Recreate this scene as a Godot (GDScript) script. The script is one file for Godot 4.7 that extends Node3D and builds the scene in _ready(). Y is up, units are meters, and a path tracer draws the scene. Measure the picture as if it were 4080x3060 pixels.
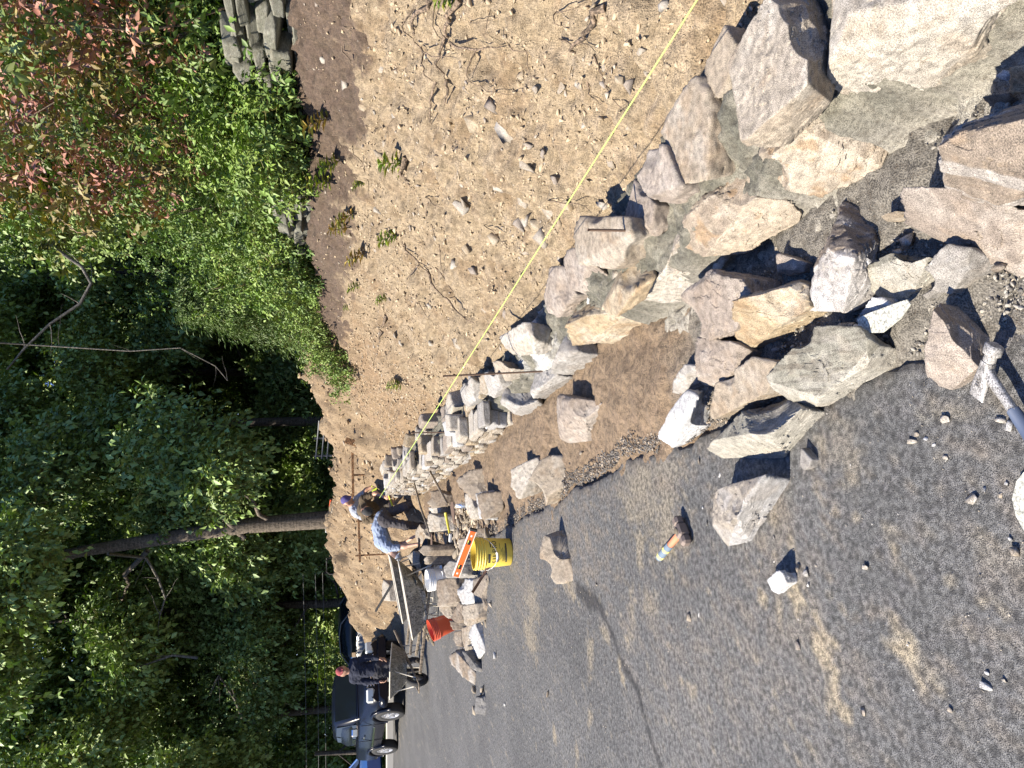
extends Node3D
# A retaining wall under construction: the bank on the right, new asphalt on the left, woods behind.

var rng := RandomNumberGenerator.new()
var noise := FastNoiseLite.new()
var cell := FastNoiseLite.new()
var facet := FastNoiseLite.new()
var mats := {}
var names := {}
var balls := {}
var blobs := []

# the frame of the wall: its face starts at WALL_FOOT and runs away from the viewer along ALONG; ACROSS points into the bank
const WALL_FOOT = Vector3(0.33, 0, -3.23)
const ALONG = Vector3(-0.2232, 0, -0.9748)
const ACROSS = Vector3(0.9748, 0, -0.2232)

const WALL_STONES = [
	["pale", 6, [0.945,0.460,-1.557,0.876,0.460,-1.546,0.840,0.440,-1.609,0.818,0.410,-1.691,0.800,0.300,-1.817,0.781,0.170,-1.739,0.769,0.120,-1.691,0.801,0.100,-1.509,0.815,0.080,-1.421,0.841,0.100,-1.360,0.794,0.300,-1.184], [0.35,-0.03,-0.08]],
	["tan", 6, [1.069,0.500,-1.821,1.007,0.500,-1.910,0.986,0.490,-2.042,0.923,0.490,-2.045,0.834,0.480,-2.041,0.705,0.460,-2.018,0.740,0.500,-1.712,0.755,0.500,-1.643,0.856,0.500,-1.680,0.962,0.500,-1.701,0.693,0.380,-1.940,0.757,0.360,-1.743,0.947,0.360,-1.777,1.080,0.360,-1.810], [0.05,-0.12,-0.03]],
	["mottled", 6, [0.705,0.340,-2.154,0.677,0.280,-2.185,0.631,0.220,-2.150,0.614,0.120,-2.109,0.625,0.080,-1.960,0.668,0.080,-1.860,0.737,0.100,-1.799,0.786,0.140,-1.779,0.808,0.280,-1.843,0.748,0.330,-1.875,0.718,0.350,-1.980], [0.17,-0.04,-0.04]],
	["mottled", 6, [0.634,0.330,-2.691,0.680,0.340,-2.498,0.636,0.280,-2.267,0.627,0.160,-2.218,0.586,0.100,-2.250,0.562,0.080,-2.293,0.532,0.120,-2.464,0.503,0.130,-2.568,0.514,0.220,-2.685,0.552,0.280,-2.771], [0.17,-0.04,-0.04]],
	["pale", 6, [0.541,0.300,-2.731,0.520,0.240,-2.638,0.497,0.130,-2.651,0.478,0.120,-2.778,0.447,0.100,-2.967,0.389,0.050,-3.223,0.392,0.100,-3.321,0.408,0.200,-3.330,0.455,0.270,-3.148,0.475,0.300,-2.942,0.526,0.320,-2.779], [0.17,-0.04,-0.04]],
	["gold", 5, [0.360,0.040,-3.518,0.396,0.160,-3.526,0.389,0.240,-3.669,0.372,0.330,-3.870,0.302,0.340,-4.157,0.236,0.280,-4.272,0.193,0.220,-4.359,0.193,0.060,-4.307,0.212,0.050,-4.184,0.334,0.030,-3.748], [0.17,-0.04,-0.04]],
	["gold", 4, [0.310,0.360,-3.346,0.379,0.380,-3.500,0.456,0.380,-3.278,0.457,0.360,-3.143,0.429,0.330,-3.051,0.387,0.280,-3.160,0.389,0.260,-3.387], [0.22,-0.1,-0.05]],
	["grey", 4, [0.186,0.240,-4.298,0.186,0.050,-4.323,0.101,0.040,-4.619,0.062,0.080,-4.840,0.067,0.200,-4.855,0.116,0.300,-4.634,0.202,0.300,-4.360], [0.17,-0.04,-0.04]],
	["grey", 4, [0.061,0.200,-4.855,0.054,0.080,-4.840,0.029,0.030,-4.980,-0.122,0.100,-5.492,-0.119,0.240,-5.375,-0.080,0.270,-5.297,-0.033,0.260,-5.088], [0.17,-0.04,-0.04]],
	["white", 4, [0.037,0.060,-4.874,0.045,0.050,-4.743,-0.040,0.000,-4.785,-0.067,0.000,-4.945,-0.033,0.030,-5.081], [0.2,0,-0.05]],
	["grey", 4, [-0.144,0.320,-6.107,-0.104,0.320,-5.605,-0.083,0.300,-5.181,-0.142,0.100,-5.527,-0.201,0.100,-5.868,-0.351,0.040,-6.587,-0.462,0.060,-7.300,-0.290,0.200,-6.551], [0.17,-0.04,-0.04]],
	["tan", 4, [1.141,0.440,-2.165,1.137,0.440,-2.213,1.129,0.430,-2.257,1.096,0.420,-2.345,1.046,0.420,-2.327,0.971,0.400,-2.295,0.952,0.400,-2.245,1.011,0.420,-2.161,1.055,0.420,-2.115,1.100,0.430,-2.128], [0,-0.2,0]],
	["tan", 4, [1.078,0.440,-2.380,1.053,0.440,-2.307,0.962,0.420,-2.288,0.865,0.420,-2.301,0.729,0.400,-2.356,0.725,0.400,-2.440,0.759,0.410,-2.518,0.858,0.430,-2.592,0.995,0.440,-2.637,1.036,0.450,-2.518,1.064,0.450,-2.437], [0,-0.2,0]],
	["pink", 4, [0.954,0.450,-2.818,0.909,0.460,-2.582,0.780,0.440,-2.518,0.716,0.420,-2.498,0.709,0.400,-2.612,0.742,0.420,-2.775,0.805,0.440,-2.829,0.909,0.450,-2.910], [0,-0.2,0]],
	["pink", 4, [0.894,0.400,-3.018,0.821,0.400,-2.922,0.749,0.400,-2.820,0.662,0.380,-2.840,0.631,0.370,-2.888,0.631,0.370,-2.939,0.669,0.380,-3.109,0.754,0.390,-3.144], [0,-0.2,0]],
	["tan", 4, [0.821,0.520,-3.432,0.750,0.500,-3.136,0.703,0.480,-2.905,0.627,0.460,-2.886,0.596,0.450,-2.966,0.534,0.400,-3.179,0.546,0.440,-3.300,0.591,0.500,-3.492,0.736,0.520,-3.510], [0,-0.25,0]],
	["pink", 4, [0.685,0.440,-3.921,0.719,0.440,-3.858,0.682,0.440,-3.647,0.556,0.400,-3.450,0.507,0.360,-3.581,0.483,0.350,-3.780,0.503,0.380,-3.899,0.599,0.420,-3.947], [0,-0.2,0]],
	["pink", 4, [0.689,0.420,-4.189,0.664,0.420,-3.973,0.496,0.380,-3.899,0.448,0.360,-4.087,0.404,0.360,-4.306,0.449,0.400,-4.437,0.547,0.420,-4.413], [0,-0.2,0]],
	["white", 4, [0.507,0.300,-3.958,0.540,0.300,-3.832,0.485,0.280,-3.711,0.433,0.260,-3.653,0.387,0.240,-3.859,0.392,0.240,-4.067], [0,-0.1,0]],
	["pale", 4, [0.335,0.460,-5.508,0.375,0.460,-5.251,0.396,0.460,-4.664,0.293,0.420,-4.625,0.211,0.380,-4.775,0.208,0.400,-5.152,0.252,0.440,-5.339], [0,-0.2,0]],
	["tan", 4, [0.158,0.420,-5.602,0.187,0.430,-5.341,0.162,0.400,-5.114,0.114,0.380,-5.352,0.018,0.340,-5.872,0.035,0.360,-6.070,0.115,0.400,-5.931], [0,-0.2,0]],
	["grey", 4, [0.099,0.440,-6.206,0.122,0.440,-5.741,0.003,0.380,-5.831,-0.126,0.340,-6.268,-0.085,0.360,-6.443,0.003,0.420,-6.365], [0,-0.2,0]],
	["tan", 4, [0.059,0.460,-6.449,0.088,0.460,-6.186,-0.084,0.400,-6.354,-0.088,0.400,-6.649,-0.008,0.440,-6.620], [0,-0.2,0]],
	["grey", 4, [0.026,0.540,-6.639,0.057,0.540,-6.312,-0.086,0.460,-6.573,-0.184,0.420,-6.860,-0.189,0.480,-7.070,-0.068,0.520,-7.049], [0,-0.25,0]],
]
const LOOSE_STONES = [
	["brown and white split block leaning in the gravel, nearest the smeared mortar face", "brownwhite", 6, [0.415,0.194,-1.982,0.367,0.187,-1.873,0.222,0.122,-2.008,0.243,0.130,-2.187,0.371,0.166,-2.090,0.580,0.094,-2.061,0.561,0.072,-2.027,0.488,0.036,-1.933,0.459,0.000,-1.987,0.238,0.014,-2.125], -0.02],
	["small pinkish cube shaped stone in the shaded hollow under the wall face", "pink", 4, [0.463,0.128,-2.363,0.450,0.120,-2.307,0.408,0.096,-2.234,0.387,0.080,-2.261,0.401,0.112,-2.304,0.413,0.128,-2.355,0.382,0.064,-2.438], 0.02],
	["large smooth brown grey stone leaning on the wall beside bare dirt", "pink", 6, [0.431,0.256,-2.569,0.391,0.224,-2.444,0.330,0.192,-2.421,0.289,0.208,-2.515,0.206,0.192,-2.525,0.175,0.192,-2.728,0.201,0.208,-2.814,0.270,0.224,-2.838,0.334,0.240,-2.858,0.396,0.256,-2.775,0.403,0.264,-2.643], 0],
	["tan wedge stone with golden shaded flank, resting on the brown grey stone", "gold", 6, [0.363,0.094,-2.273,0.328,0.140,-2.151,0.251,0.172,-2.126,0.223,0.109,-2.316,0.136,0.078,-2.601,0.170,0.140,-2.615,0.230,0.203,-2.534,0.280,0.234,-2.479,0.340,0.156,-2.455,0.312,0.234,-2.213], -0.02],
	["grey block with pale streaks lying against the edge of the dirt patch", "pink", 5, [0.199,0.180,-2.869,0.163,0.165,-2.590,0.129,0.105,-2.566,0.058,0.120,-2.650,-0.011,0.090,-2.843,-0.001,0.120,-2.929,0.063,0.165,-2.910], -0.03],
	["smooth tan rounded triangular stone between the grey block and striped slabs", "tan", 5, [0.078,0.126,-2.327,-0.014,0.112,-2.426,-0.062,0.105,-2.555,-0.159,0.070,-2.920,-0.129,0.084,-2.916,-0.074,0.112,-2.864,-0.026,0.126,-2.786,0.089,0.154,-2.508,0.090,0.154,-2.391], -0.02],
	["thick grey green slab with dark weathered stripes and a pale broken end", "striped", 6, [0.183,0.162,-2.095,0.176,0.139,-1.913,0.117,0.116,-1.883,0.056,0.093,-1.933,0.008,0.104,-2.035,-0.050,0.093,-2.183,-0.016,0.116,-2.170,0.009,0.151,-2.372,0.027,0.157,-2.387,-0.023,0.104,-2.422,-0.081,0.046,-2.370,-0.077,0.035,-2.244], -0.02],
	["brown striped block with bright white broken side at edge of the asphalt", "striped", 6, [-0.023,0.120,-2.437,-0.066,0.127,-2.331,-0.081,0.120,-2.240,-0.137,0.060,-2.321,-0.216,0.022,-2.429,-0.279,0.000,-2.498,-0.162,0.165,-2.327,-0.233,0.135,-2.800,-0.272,0.075,-2.955,-0.332,0.000,-3.016,-0.320,0.000,-2.897,-0.081,0.120,-2.565], -0.01],
	["small upright stone with a bright white face on the asphalt edge", "white", 5, [-0.018,0.200,-2.919,-0.063,0.150,-2.847,-0.101,0.120,-2.893,-0.188,0.040,-3.091,-0.288,0.000,-3.348,-0.342,0.000,-3.474,-0.287,0.060,-3.522,-0.219,0.120,-3.360,-0.131,0.180,-3.134,-0.139,0.200,-2.930], -0.02],
	["small grey chip wedged at the corner of the dirt patch", "grey", 4, [0.089,0.140,-3.066,0.086,0.140,-2.959,0.043,0.120,-2.998,-0.019,0.060,-3.190,-0.032,0.040,-3.364,0.011,0.100,-3.252], -0.03],
	["lone notched stone with a grey hollow face on open asphalt", "lone", 6, [-0.448,0.120,-2.817,-0.405,0.140,-2.661,-0.341,0.130,-2.438,-0.426,0.155,-2.533,-0.365,0.060,-2.520,-0.474,0.020,-2.601,-0.582,0.000,-2.673,-0.644,0.000,-2.729,-0.681,0.010,-2.848,-0.690,0.040,-2.847,-0.637,0.080,-2.870,-0.590,0.100,-2.876,-0.507,0.120,-2.828,-0.535,0.140,-2.613], 0],
	["flat grey shard lying on asphalt beside the brown striped block", "grey", 3, [-0.224,0.035,-2.353,-0.263,0.035,-2.292,-0.295,0.030,-2.306,-0.312,0.020,-2.357,-0.288,0.030,-2.368], 0],
	["white angular stone lying alone in the middle of the asphalt", "white", 4, [-0.751,0.050,-2.544,-0.710,0.070,-2.479,-0.687,0.070,-2.415,-0.731,0.050,-2.414,-0.802,0.020,-2.516,-0.792,0.030,-2.551], 0],
	["brown triangular stone with a dark right flank near the trowel", "pink", 6, [0.213,0.070,-1.681,0.185,0.056,-1.646,0.155,0.042,-1.636,0.077,0.028,-1.602,0.044,0.056,-1.575,0.009,0.042,-1.636,-0.021,0.028,-1.708,-0.008,0.042,-1.741,0.047,0.084,-1.720,0.097,0.105,-1.699,0.145,0.126,-1.659,0.181,0.133,-1.618,0.121,0.119,-1.592], -0.01],
	["grey stone with a dark hollow standing over the trowel blade", "grey", 5, [0.355,0.163,-1.570,0.337,0.136,-1.514,0.289,0.102,-1.555,0.256,0.054,-1.660,0.222,0.020,-1.708,0.222,0.020,-1.742,0.246,0.068,-1.749,0.268,0.095,-1.737,0.305,0.136,-1.669,0.334,0.156,-1.609], -0.02],
	["olive grey slab with a white broken ledge behind the trowel", "striped", 6, [0.340,0.093,-1.971,0.357,0.112,-1.910,0.346,0.136,-1.759,0.375,0.149,-1.695,0.361,0.149,-1.601,0.338,0.136,-1.631,0.307,0.112,-1.701,0.272,0.074,-1.760,0.259,0.050,-1.792,0.243,0.019,-1.901,0.271,0.037,-1.958,0.307,0.068,-1.975], -0.02],
	["white sliver of stone tucked under the split brown block", "white", 4, [0.378,0.140,-1.934,0.372,0.130,-1.892,0.293,0.060,-1.985,0.275,0.030,-2.057,0.275,0.030,-2.093,0.287,0.060,-2.066], -0.02],
	["pale grey chip lying between the trowel handle and olive slab", "white", 4, [0.199,0.030,-2.057,0.245,0.090,-1.942,0.249,0.100,-1.871,0.236,0.080,-1.855,0.208,0.050,-1.895,0.191,0.020,-2.001], -0.01],
	["large brown boulder with grey white bands at the near corner", "brownband", 6, [0.526,0.357,-1.386,0.534,0.365,-1.313,0.512,0.357,-1.171,0.492,0.340,-1.136,0.404,0.289,-1.194,0.397,0.221,-1.349,0.449,0.221,-1.505,0.501,0.306,-1.433,0.597,0.255,-1.426,0.600,0.221,-1.294,0.562,0.289,-1.441], 0],
	["flat pale brown boulder under the banded one in the near corner", "pink", 6, [0.493,0.260,-1.577,0.471,0.220,-1.636,0.429,0.150,-1.693,0.395,0.140,-1.623,0.363,0.100,-1.616,0.357,0.080,-1.558,0.312,0.040,-1.531,0.259,0.000,-1.494,0.284,0.000,-1.422,0.387,0.140,-1.310,0.430,0.240,-1.341], -0.03],
	["dark brown brick shaped stone in shade beside the near boulder", "brown", 4, [0.710,0.100,-1.513,0.691,0.100,-1.443,0.680,0.050,-1.486,0.698,0.050,-1.558,0.705,0.080,-1.536], 0],
	["tan block with a rusty top in the near right corner", "gold", 4, [0.723,0.160,-1.387,0.710,0.170,-1.340,0.681,0.150,-1.325,0.669,0.100,-1.375,0.692,0.100,-1.443], 0],
	["white granular stone beside the rusty tan block", "white", 3, [0.757,0.080,-1.496,0.761,0.090,-1.466,0.746,0.080,-1.462,0.738,0.050,-1.493,0.753,0.030,-1.551], 0],
	["long flat golden stone lying in rubble under banded boulder", "tan", 3, [0.483,0.140,-1.813,0.480,0.140,-1.755,0.471,0.110,-1.785,0.472,0.090,-1.853,0.478,0.110,-1.849], 0.06],
	["boulder with a hollow dark end lying on the bare dirt", "pink", 5, [-0.064,0.200,-4.768,-0.109,0.220,-4.538,-0.104,0.200,-4.275,-0.186,0.120,-4.437,-0.271,0.080,-4.529,-0.381,0.030,-4.698,-0.418,0.100,-4.918,-0.370,0.160,-4.929,-0.243,0.210,-4.822,-0.115,0.220,-4.803], -0.03],
	["tan stone with a shaded notch lying close to the wall foot", "tan", 4, [-0.497,0.111,-6.900,-0.467,0.049,-6.800,-0.600,-0.020,-6.686,-0.716,-0.020,-6.686,-0.785,0.049,-6.800,-0.709,0.093,-6.871,-0.581,0.120,-6.914], -0.02],
	["upright slab with a broad shaded face beside the grey-brown block", "pale", 4, [-0.585,0.096,-5.766,-0.629,0.084,-5.750,-0.810,0.158,-5.849,-0.951,0.205,-5.912,-0.916,0.245,-5.964,-0.868,0.274,-6.001,-0.712,0.270,-5.995,-0.688,0.237,-5.954], -0.02],
	["big grey brown block patched with shade at the asphalt edge", "tan", 5, [-0.539,0.105,-5.438,-0.531,-0.020,-5.315,-0.682,-0.005,-5.330,-0.777,0.006,-5.341,-0.874,0.121,-5.453,-0.963,0.232,-5.558,-0.967,0.260,-5.585,-0.901,0.280,-5.603,-0.701,0.208,-5.536,-0.601,0.160,-5.491], -0.02],
	["dark faced boulder leaning near the foot of the far wall", "brown", 4, [-0.968,0.227,-8.255,-0.921,0.029,-8.098,-1.146,-0.020,-8.058,-1.313,0.139,-8.186,-1.315,0.164,-8.206,-1.185,0.303,-8.314,-1.074,0.335,-8.339], -0.02],
	["brown layered stone block in front of the dark faced boulder", "brown", 4, [-1.161,0.222,-7.739,-1.107,-0.004,-7.531,-1.280,-0.020,-7.515,-1.413,0.108,-7.635,-1.434,0.176,-7.697,-1.318,0.199,-7.718], -0.02],
	["white crusted stone between the layered block and the bottle", "white", 4, [-1.186,0.205,-7.904,-1.158,0.158,-7.791,-1.199,0.122,-7.700,-1.278,0.158,-7.791,-1.427,0.131,-7.723,-1.445,0.177,-7.836], 0],
	["long pale slab lying behind the layered block", "pale", 3, [-1.316,0.178,-8.805,-1.288,0.135,-8.703,-1.466,0.093,-8.600,-1.596,0.124,-8.677,-1.493,0.167,-8.780], 0],
	["mottled boulder behind the water bottle at the far wall foot", "brown", 4, [-1.596,0.396,-10.802,-1.516,0.296,-10.726,-1.594,0.132,-10.600,-1.757,0.149,-10.613,-1.809,0.330,-10.751,-1.725,0.413,-10.814], -0.02],
	["pale boulder on the rubble beside the worker's shoe", "pale", 4, [-1.846,0.375,-10.988,-1.796,0.276,-10.885,-1.804,0.196,-10.800,-2.041,0.196,-10.800,-2.082,0.342,-10.954,-1.959,0.391,-11.005], -0.02],
	["lone tan boulder with a shaded brown face on asphalt near the bucket", "tan", 5, [-1.131,0.146,-5.345,-1.151,0.092,-5.267,-1.185,0.045,-5.199,-1.347,0.006,-5.140,-1.408,0.000,-5.131,-1.477,0.085,-5.257,-1.410,0.126,-5.315,-1.339,0.171,-5.379,-1.246,0.175,-5.384], 0],
	["long brown stone lying along the asphalt side of the rubble pile", "brown", 4, [-2.275,0.126,-8.500,-2.194,0.015,-8.241,-2.390,0.000,-8.205,-2.547,0.024,-8.264,-2.695,0.100,-8.441,-2.572,0.136,-8.524], 0],
	["white quartz stone between the yellow bucket and brown stones", "white", 4, [-2.411,0.258,-8.828,-2.317,0.197,-8.737,-2.318,0.114,-8.609,-2.552,0.108,-8.600,-2.634,0.209,-8.755,-2.532,0.258,-8.828], 0],
	["mottled brown block in the rubble pile under the level", "brown", 4, [-2.501,0.402,-9.444,-2.445,0.223,-9.246,-2.577,0.183,-9.200,-2.724,0.210,-9.231,-2.849,0.388,-9.429,-2.698,0.423,-9.467], 0],
	["smooth tan block at the asphalt end of the rubble pile", "tan", 4, [-2.564,0.255,-8.475,-2.513,0.109,-8.313,-2.666,0.097,-8.300,-2.796,0.206,-8.421,-2.755,0.267,-8.489], 0],
	["grey brown stone wedged in the middle of the rubble pile", "brown", 4, [-2.663,0.221,-8.964,-2.693,0.185,-8.900,-2.875,0.185,-8.900,-2.967,0.282,-9.070,-2.898,0.300,-9.102], 0],
	["tan lump beside the red bucket in the rubble pile", "tan", 4, [-2.864,0.390,-9.537,-2.823,0.261,-9.420,-2.946,0.240,-9.400,-3.013,0.290,-9.446,-2.942,0.376,-9.524], 0],
	["rounded brown stone behind the smooth tan block", "brown", 3, [-2.921,0.334,-9.085,-2.962,0.284,-9.057,-2.936,0.184,-9.000,-3.013,0.184,-9.000,-3.032,0.284,-9.057], 0],
	["flat tan stone half under the white slab", "tan", 4, [-2.948,0.193,-8.896,-2.877,0.113,-8.700,-3.056,0.134,-8.752,-3.212,0.161,-8.818,-3.115,0.193,-8.896], 0],
	["white jagged slab lying at the left end of the rubble pile", "white", 4, [-2.817,0.086,-8.598,-2.997,0.042,-8.512,-3.073,0.000,-8.425,-3.296,0.064,-8.555,-3.217,0.164,-8.749,-3.123,0.182,-8.782,-2.894,0.119,-8.663], 0],
	["brown stone behind the flat tan stone and white slab", "brown", 4, [-3.265,0.239,-9.351,-3.142,0.214,-9.308,-3.096,0.151,-9.200,-3.299,0.151,-9.200,-3.309,0.201,-9.286], 0],
	["long grey brown stone with a pale seam, farthest left of the pile", "brownband", 4, [-3.395,0.282,-9.280,-3.344,0.240,-9.238,-3.364,0.172,-9.168,-3.560,0.000,-8.985,-3.697,0.066,-9.055,-3.653,0.146,-9.139,-3.521,0.282,-9.280], 0],
	["dark stone lying between the white slab and the long seamed stone", "dark", 4, [-3.199,0.213,-8.774,-3.208,0.169,-8.725,-3.350,0.056,-8.600,-3.391,0.068,-8.614,-3.364,0.143,-8.697], 0],
	["lone dark cube of stone with a pale edge on far asphalt", "dark", 4, [-3.634,0.094,-8.475,-3.622,0.035,-8.397,-3.735,0.000,-8.351,-3.801,0.017,-8.374,-3.835,0.105,-8.491,-3.787,0.111,-8.498], 0],
	["tan stone on the asphalt behind the wheelbarrow handles", "tan", 4, [-4.007,0.194,-12.278,-4.013,0.039,-12.196,-4.113,0.000,-12.176,-4.145,0.116,-12.237,-4.091,0.204,-12.284], 0],
	["dark brown stone under the wheelbarrow handles on the asphalt", "brown", 4, [-4.419,0.208,-13.298,-4.378,0.062,-13.205,-4.459,0.000,-13.165,-4.551,0.021,-13.178,-4.554,0.208,-13.298], 0],
	["round mottled boulder being lifted by the stooping worker", "mottled", 4, [-2.696,0.272,-13.657,-2.547,0.200,-13.579,-2.530,0.088,-13.456,-2.680,0.038,-13.400,-2.889,0.068,-13.434,-2.928,0.220,-13.601,-2.837,0.292,-13.679], 0],
	["pale stone lying behind the white bucket", "tan", 4, [-2.685,0.574,-11.733,-2.613,0.503,-11.655,-2.686,0.381,-11.519,-2.799,0.364,-11.500,-2.907,0.416,-11.558,-2.831,0.520,-11.674], 0],
	["brown flat stone standing behind the black pail", "brown", 3, [-2.406,0.532,-10.721,-2.320,0.473,-10.680,-2.319,0.374,-10.611,-2.389,0.357,-10.600,-2.480,0.457,-10.669], 0],
	["small tan stone between black pail and dark faced stone", "tan", 3, [-2.560,0.431,-10.896,-2.510,0.385,-10.824,-2.633,0.369,-10.800,-2.649,0.424,-10.884], 0],
	["grey stone slab lying under the orange level", "grey", 4, [-2.248,0.407,-9.057,-2.161,0.324,-8.994,-2.164,0.228,-8.921,-2.313,0.200,-8.900,-2.380,0.365,-9.026], 0],
	["big pale boulder standing on rubble behind the steel bottle", "pale", 4, [-1.921,0.397,-10.801,-1.878,0.357,-10.753,-1.911,0.232,-10.600,-2.091,0.232,-10.600,-2.154,0.373,-10.772], 0],
	["brown shaded stone supporting the right end of the level", "brown", 4, [-1.701,0.206,-8.335,-1.641,0.126,-8.299,-1.637,0.020,-8.250,-1.735,0.000,-8.241,-1.772,0.193,-8.329], 0],
	["grey brown stone under the level beside the masons hammer", "brown", 4, [-1.893,0.241,-8.933,-1.859,0.138,-8.815,-1.991,0.125,-8.800,-2.055,0.215,-8.904], 0],
	["pale boulder at the foot of the dirt heap by the truck", "pale", 4, [-7.478,0.335,-23.738,-7.418,0.186,-23.637,-7.470,0.000,-23.509,-7.745,0.000,-23.509,-7.779,0.373,-23.764,-7.644,0.392,-23.777], 0],
	["large pale boulder half hidden behind the farther wheelbarrow", "pale", 4, [-4.899,0.633,-18.360,-4.765,0.606,-18.308,-4.828,0.472,-18.051,-5.206,0.446,-18.000,-5.270,0.579,-18.257,-5.082,0.633,-18.360], 0.1],
]

func _ready():
	rng.seed = 7
	noise.noise_type = FastNoiseLite.TYPE_SIMPLEX_SMOOTH
	noise.frequency = 1.0
	noise.fractal_type = FastNoiseLite.FRACTAL_FBM
	noise.fractal_octaves = 3
	noise.seed = 3
	cell.noise_type = FastNoiseLite.TYPE_CELLULAR
	cell.frequency = 1.0
	cell.fractal_type = FastNoiseLite.FRACTAL_NONE
	cell.seed = 5
	facet.noise_type = FastNoiseLite.TYPE_CELLULAR
	facet.cellular_return_type = FastNoiseLite.RETURN_CELL_VALUE
	facet.frequency = 1.0
	facet.fractal_type = FastNoiseLite.FRACTAL_NONE
	facet.seed = 8
	# the phone was turned on its side: the world's up points to the left of the picture
	var camera := Camera3D.new()
	camera.name = "camera"
	var tilt := deg_to_rad(13.19)
	camera.transform = Transform3D(Basis(Vector3(0, -cos(tilt), sin(tilt)), Vector3.RIGHT, Vector3(0, sin(tilt), cos(tilt))), Vector3(0, 1.65, 0))
	camera.fov = 54.81
	camera.near = 0.05
	camera.far = 400.0
	add_child(camera)
	camera.current = true
	var sky_look := ProceduralSkyMaterial.new()
	sky_look.sky_top_color = Color(0.27, 0.41, 0.66)
	sky_look.sky_horizon_color = Color(0.70, 0.76, 0.82)
	sky_look.sky_curve = 0.14
	sky_look.ground_bottom_color = Color(0.16, 0.15, 0.12)
	sky_look.ground_horizon_color = Color(0.30, 0.32, 0.30)
	sky_look.sun_angle_max = 1.0
	var sky := Sky.new()
	sky.sky_material = sky_look
	var env := Environment.new()
	env.background_mode = Environment.BG_SKY
	env.sky = sky
	env.ambient_light_source = Environment.AMBIENT_SOURCE_SKY
	env.tonemap_mode = Environment.TONE_MAPPER_LINEAR
	env.tonemap_exposure = 2.5
	env.sdfgi_enabled = true
	env.ssao_enabled = true
	env.ssil_enabled = true
	var world := WorldEnvironment.new()
	world.name = "sky_environment"
	world.environment = env
	add_child(world)
	var sun := DirectionalLight3D.new()
	sun.name = "sun"
	sun.light_energy = 1.6
	sun.light_color = Color(1.0, 0.955, 0.88)
	sun.light_angular_distance = 0.5
	sun.shadow_enabled = true
	add_child(sun)
	sun.look_at_from_position(Vector3.ZERO, Vector3(0.66, -0.70, -0.24), Vector3.UP)
	make_materials()
	var t0 := Time.get_ticks_msec()
	build_setting()
	print("setting ", Time.get_ticks_msec() - t0)
	build_wall()
	build_loose_stones()
	print("stones ", Time.get_ticks_msec() - t0)
	build_plants()
	print("plants ", Time.get_ticks_msec() - t0)
	build_far_things()
	build_tools()
	print("tools ", Time.get_ticks_msec() - t0)
	build_people()
	print("people ", Time.get_ticks_msec() - t0)

# ------------------------------------------------------------------ nodes
func numbered(called: String) -> String:
	if not names.has(called):
		names[called] = 0
		return called
	names[called] += 1
	return "%s_%03d" % [called, names[called]]

func tag(o: Node, label: String, category: String, group := ""):
	o.set_meta("label", label)
	o.set_meta("category", category)
	if group != "":
		o.set_meta("group", group)

func thing(called: String, label: String, category: String, where := Vector3.ZERO, turn := 0.0, group := "") -> Node3D:
	var o := Node3D.new()
	o.name = numbered(called)
	add_child(o)
	o.position = where
	o.rotation.y = turn
	tag(o, label, category, group)
	return o

func put(called: String, mesh: Mesh, material: Material, parent: Node = self, where := Vector3.ZERO) -> MeshInstance3D:
	var o := MeshInstance3D.new()
	o.name = numbered(called) if parent == self else called
	o.mesh = mesh
	o.material_override = material
	o.position = where
	o.cast_shadow = GeometryInstance3D.SHADOW_CASTING_SETTING_ON
	parent.add_child(o, true)
	return o

func scatter(called: String, mesh: Mesh, material: Material, spots: Array, colours: Array, parent: Node = self) -> MultiMeshInstance3D:
	var mm := MultiMesh.new()
	mm.transform_format = MultiMesh.TRANSFORM_3D
	mm.use_colors = true
	mm.mesh = mesh
	mm.instance_count = spots.size()
	for i in spots.size():
		mm.set_instance_transform(i, spots[i])
		mm.set_instance_color(i, colours[i])
	var o := MultiMeshInstance3D.new()
	o.name = numbered(called) if parent == self else called
	o.multimesh = mm
	o.material_override = material
	parent.add_child(o, true)
	return o

# ------------------------------------------------------------------ materials
func lin(r: float, g: float, b: float) -> Color:
	return Color(r, g, b).linear_to_srgb()

func flat(r: float, g: float, b: float, rough := 0.8, metal := 0.0) -> StandardMaterial3D:
	var m := StandardMaterial3D.new()
	m.albedo_color = lin(r, g, b)
	m.roughness = rough
	m.metallic = metal
	return m

func noise_bytes(size: int, frequency: float, octaves: int, number: int, kind := FastNoiseLite.TYPE_SIMPLEX_SMOOTH) -> PackedByteArray:
	var n := FastNoiseLite.new()
	n.noise_type = kind
	n.frequency = frequency
	n.seed = number
	n.fractal_octaves = octaves
	n.fractal_type = FastNoiseLite.FRACTAL_FBM if octaves > 1 else FastNoiseLite.FRACTAL_NONE
	return n.get_seamless_image(size, size).get_data()

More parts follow.
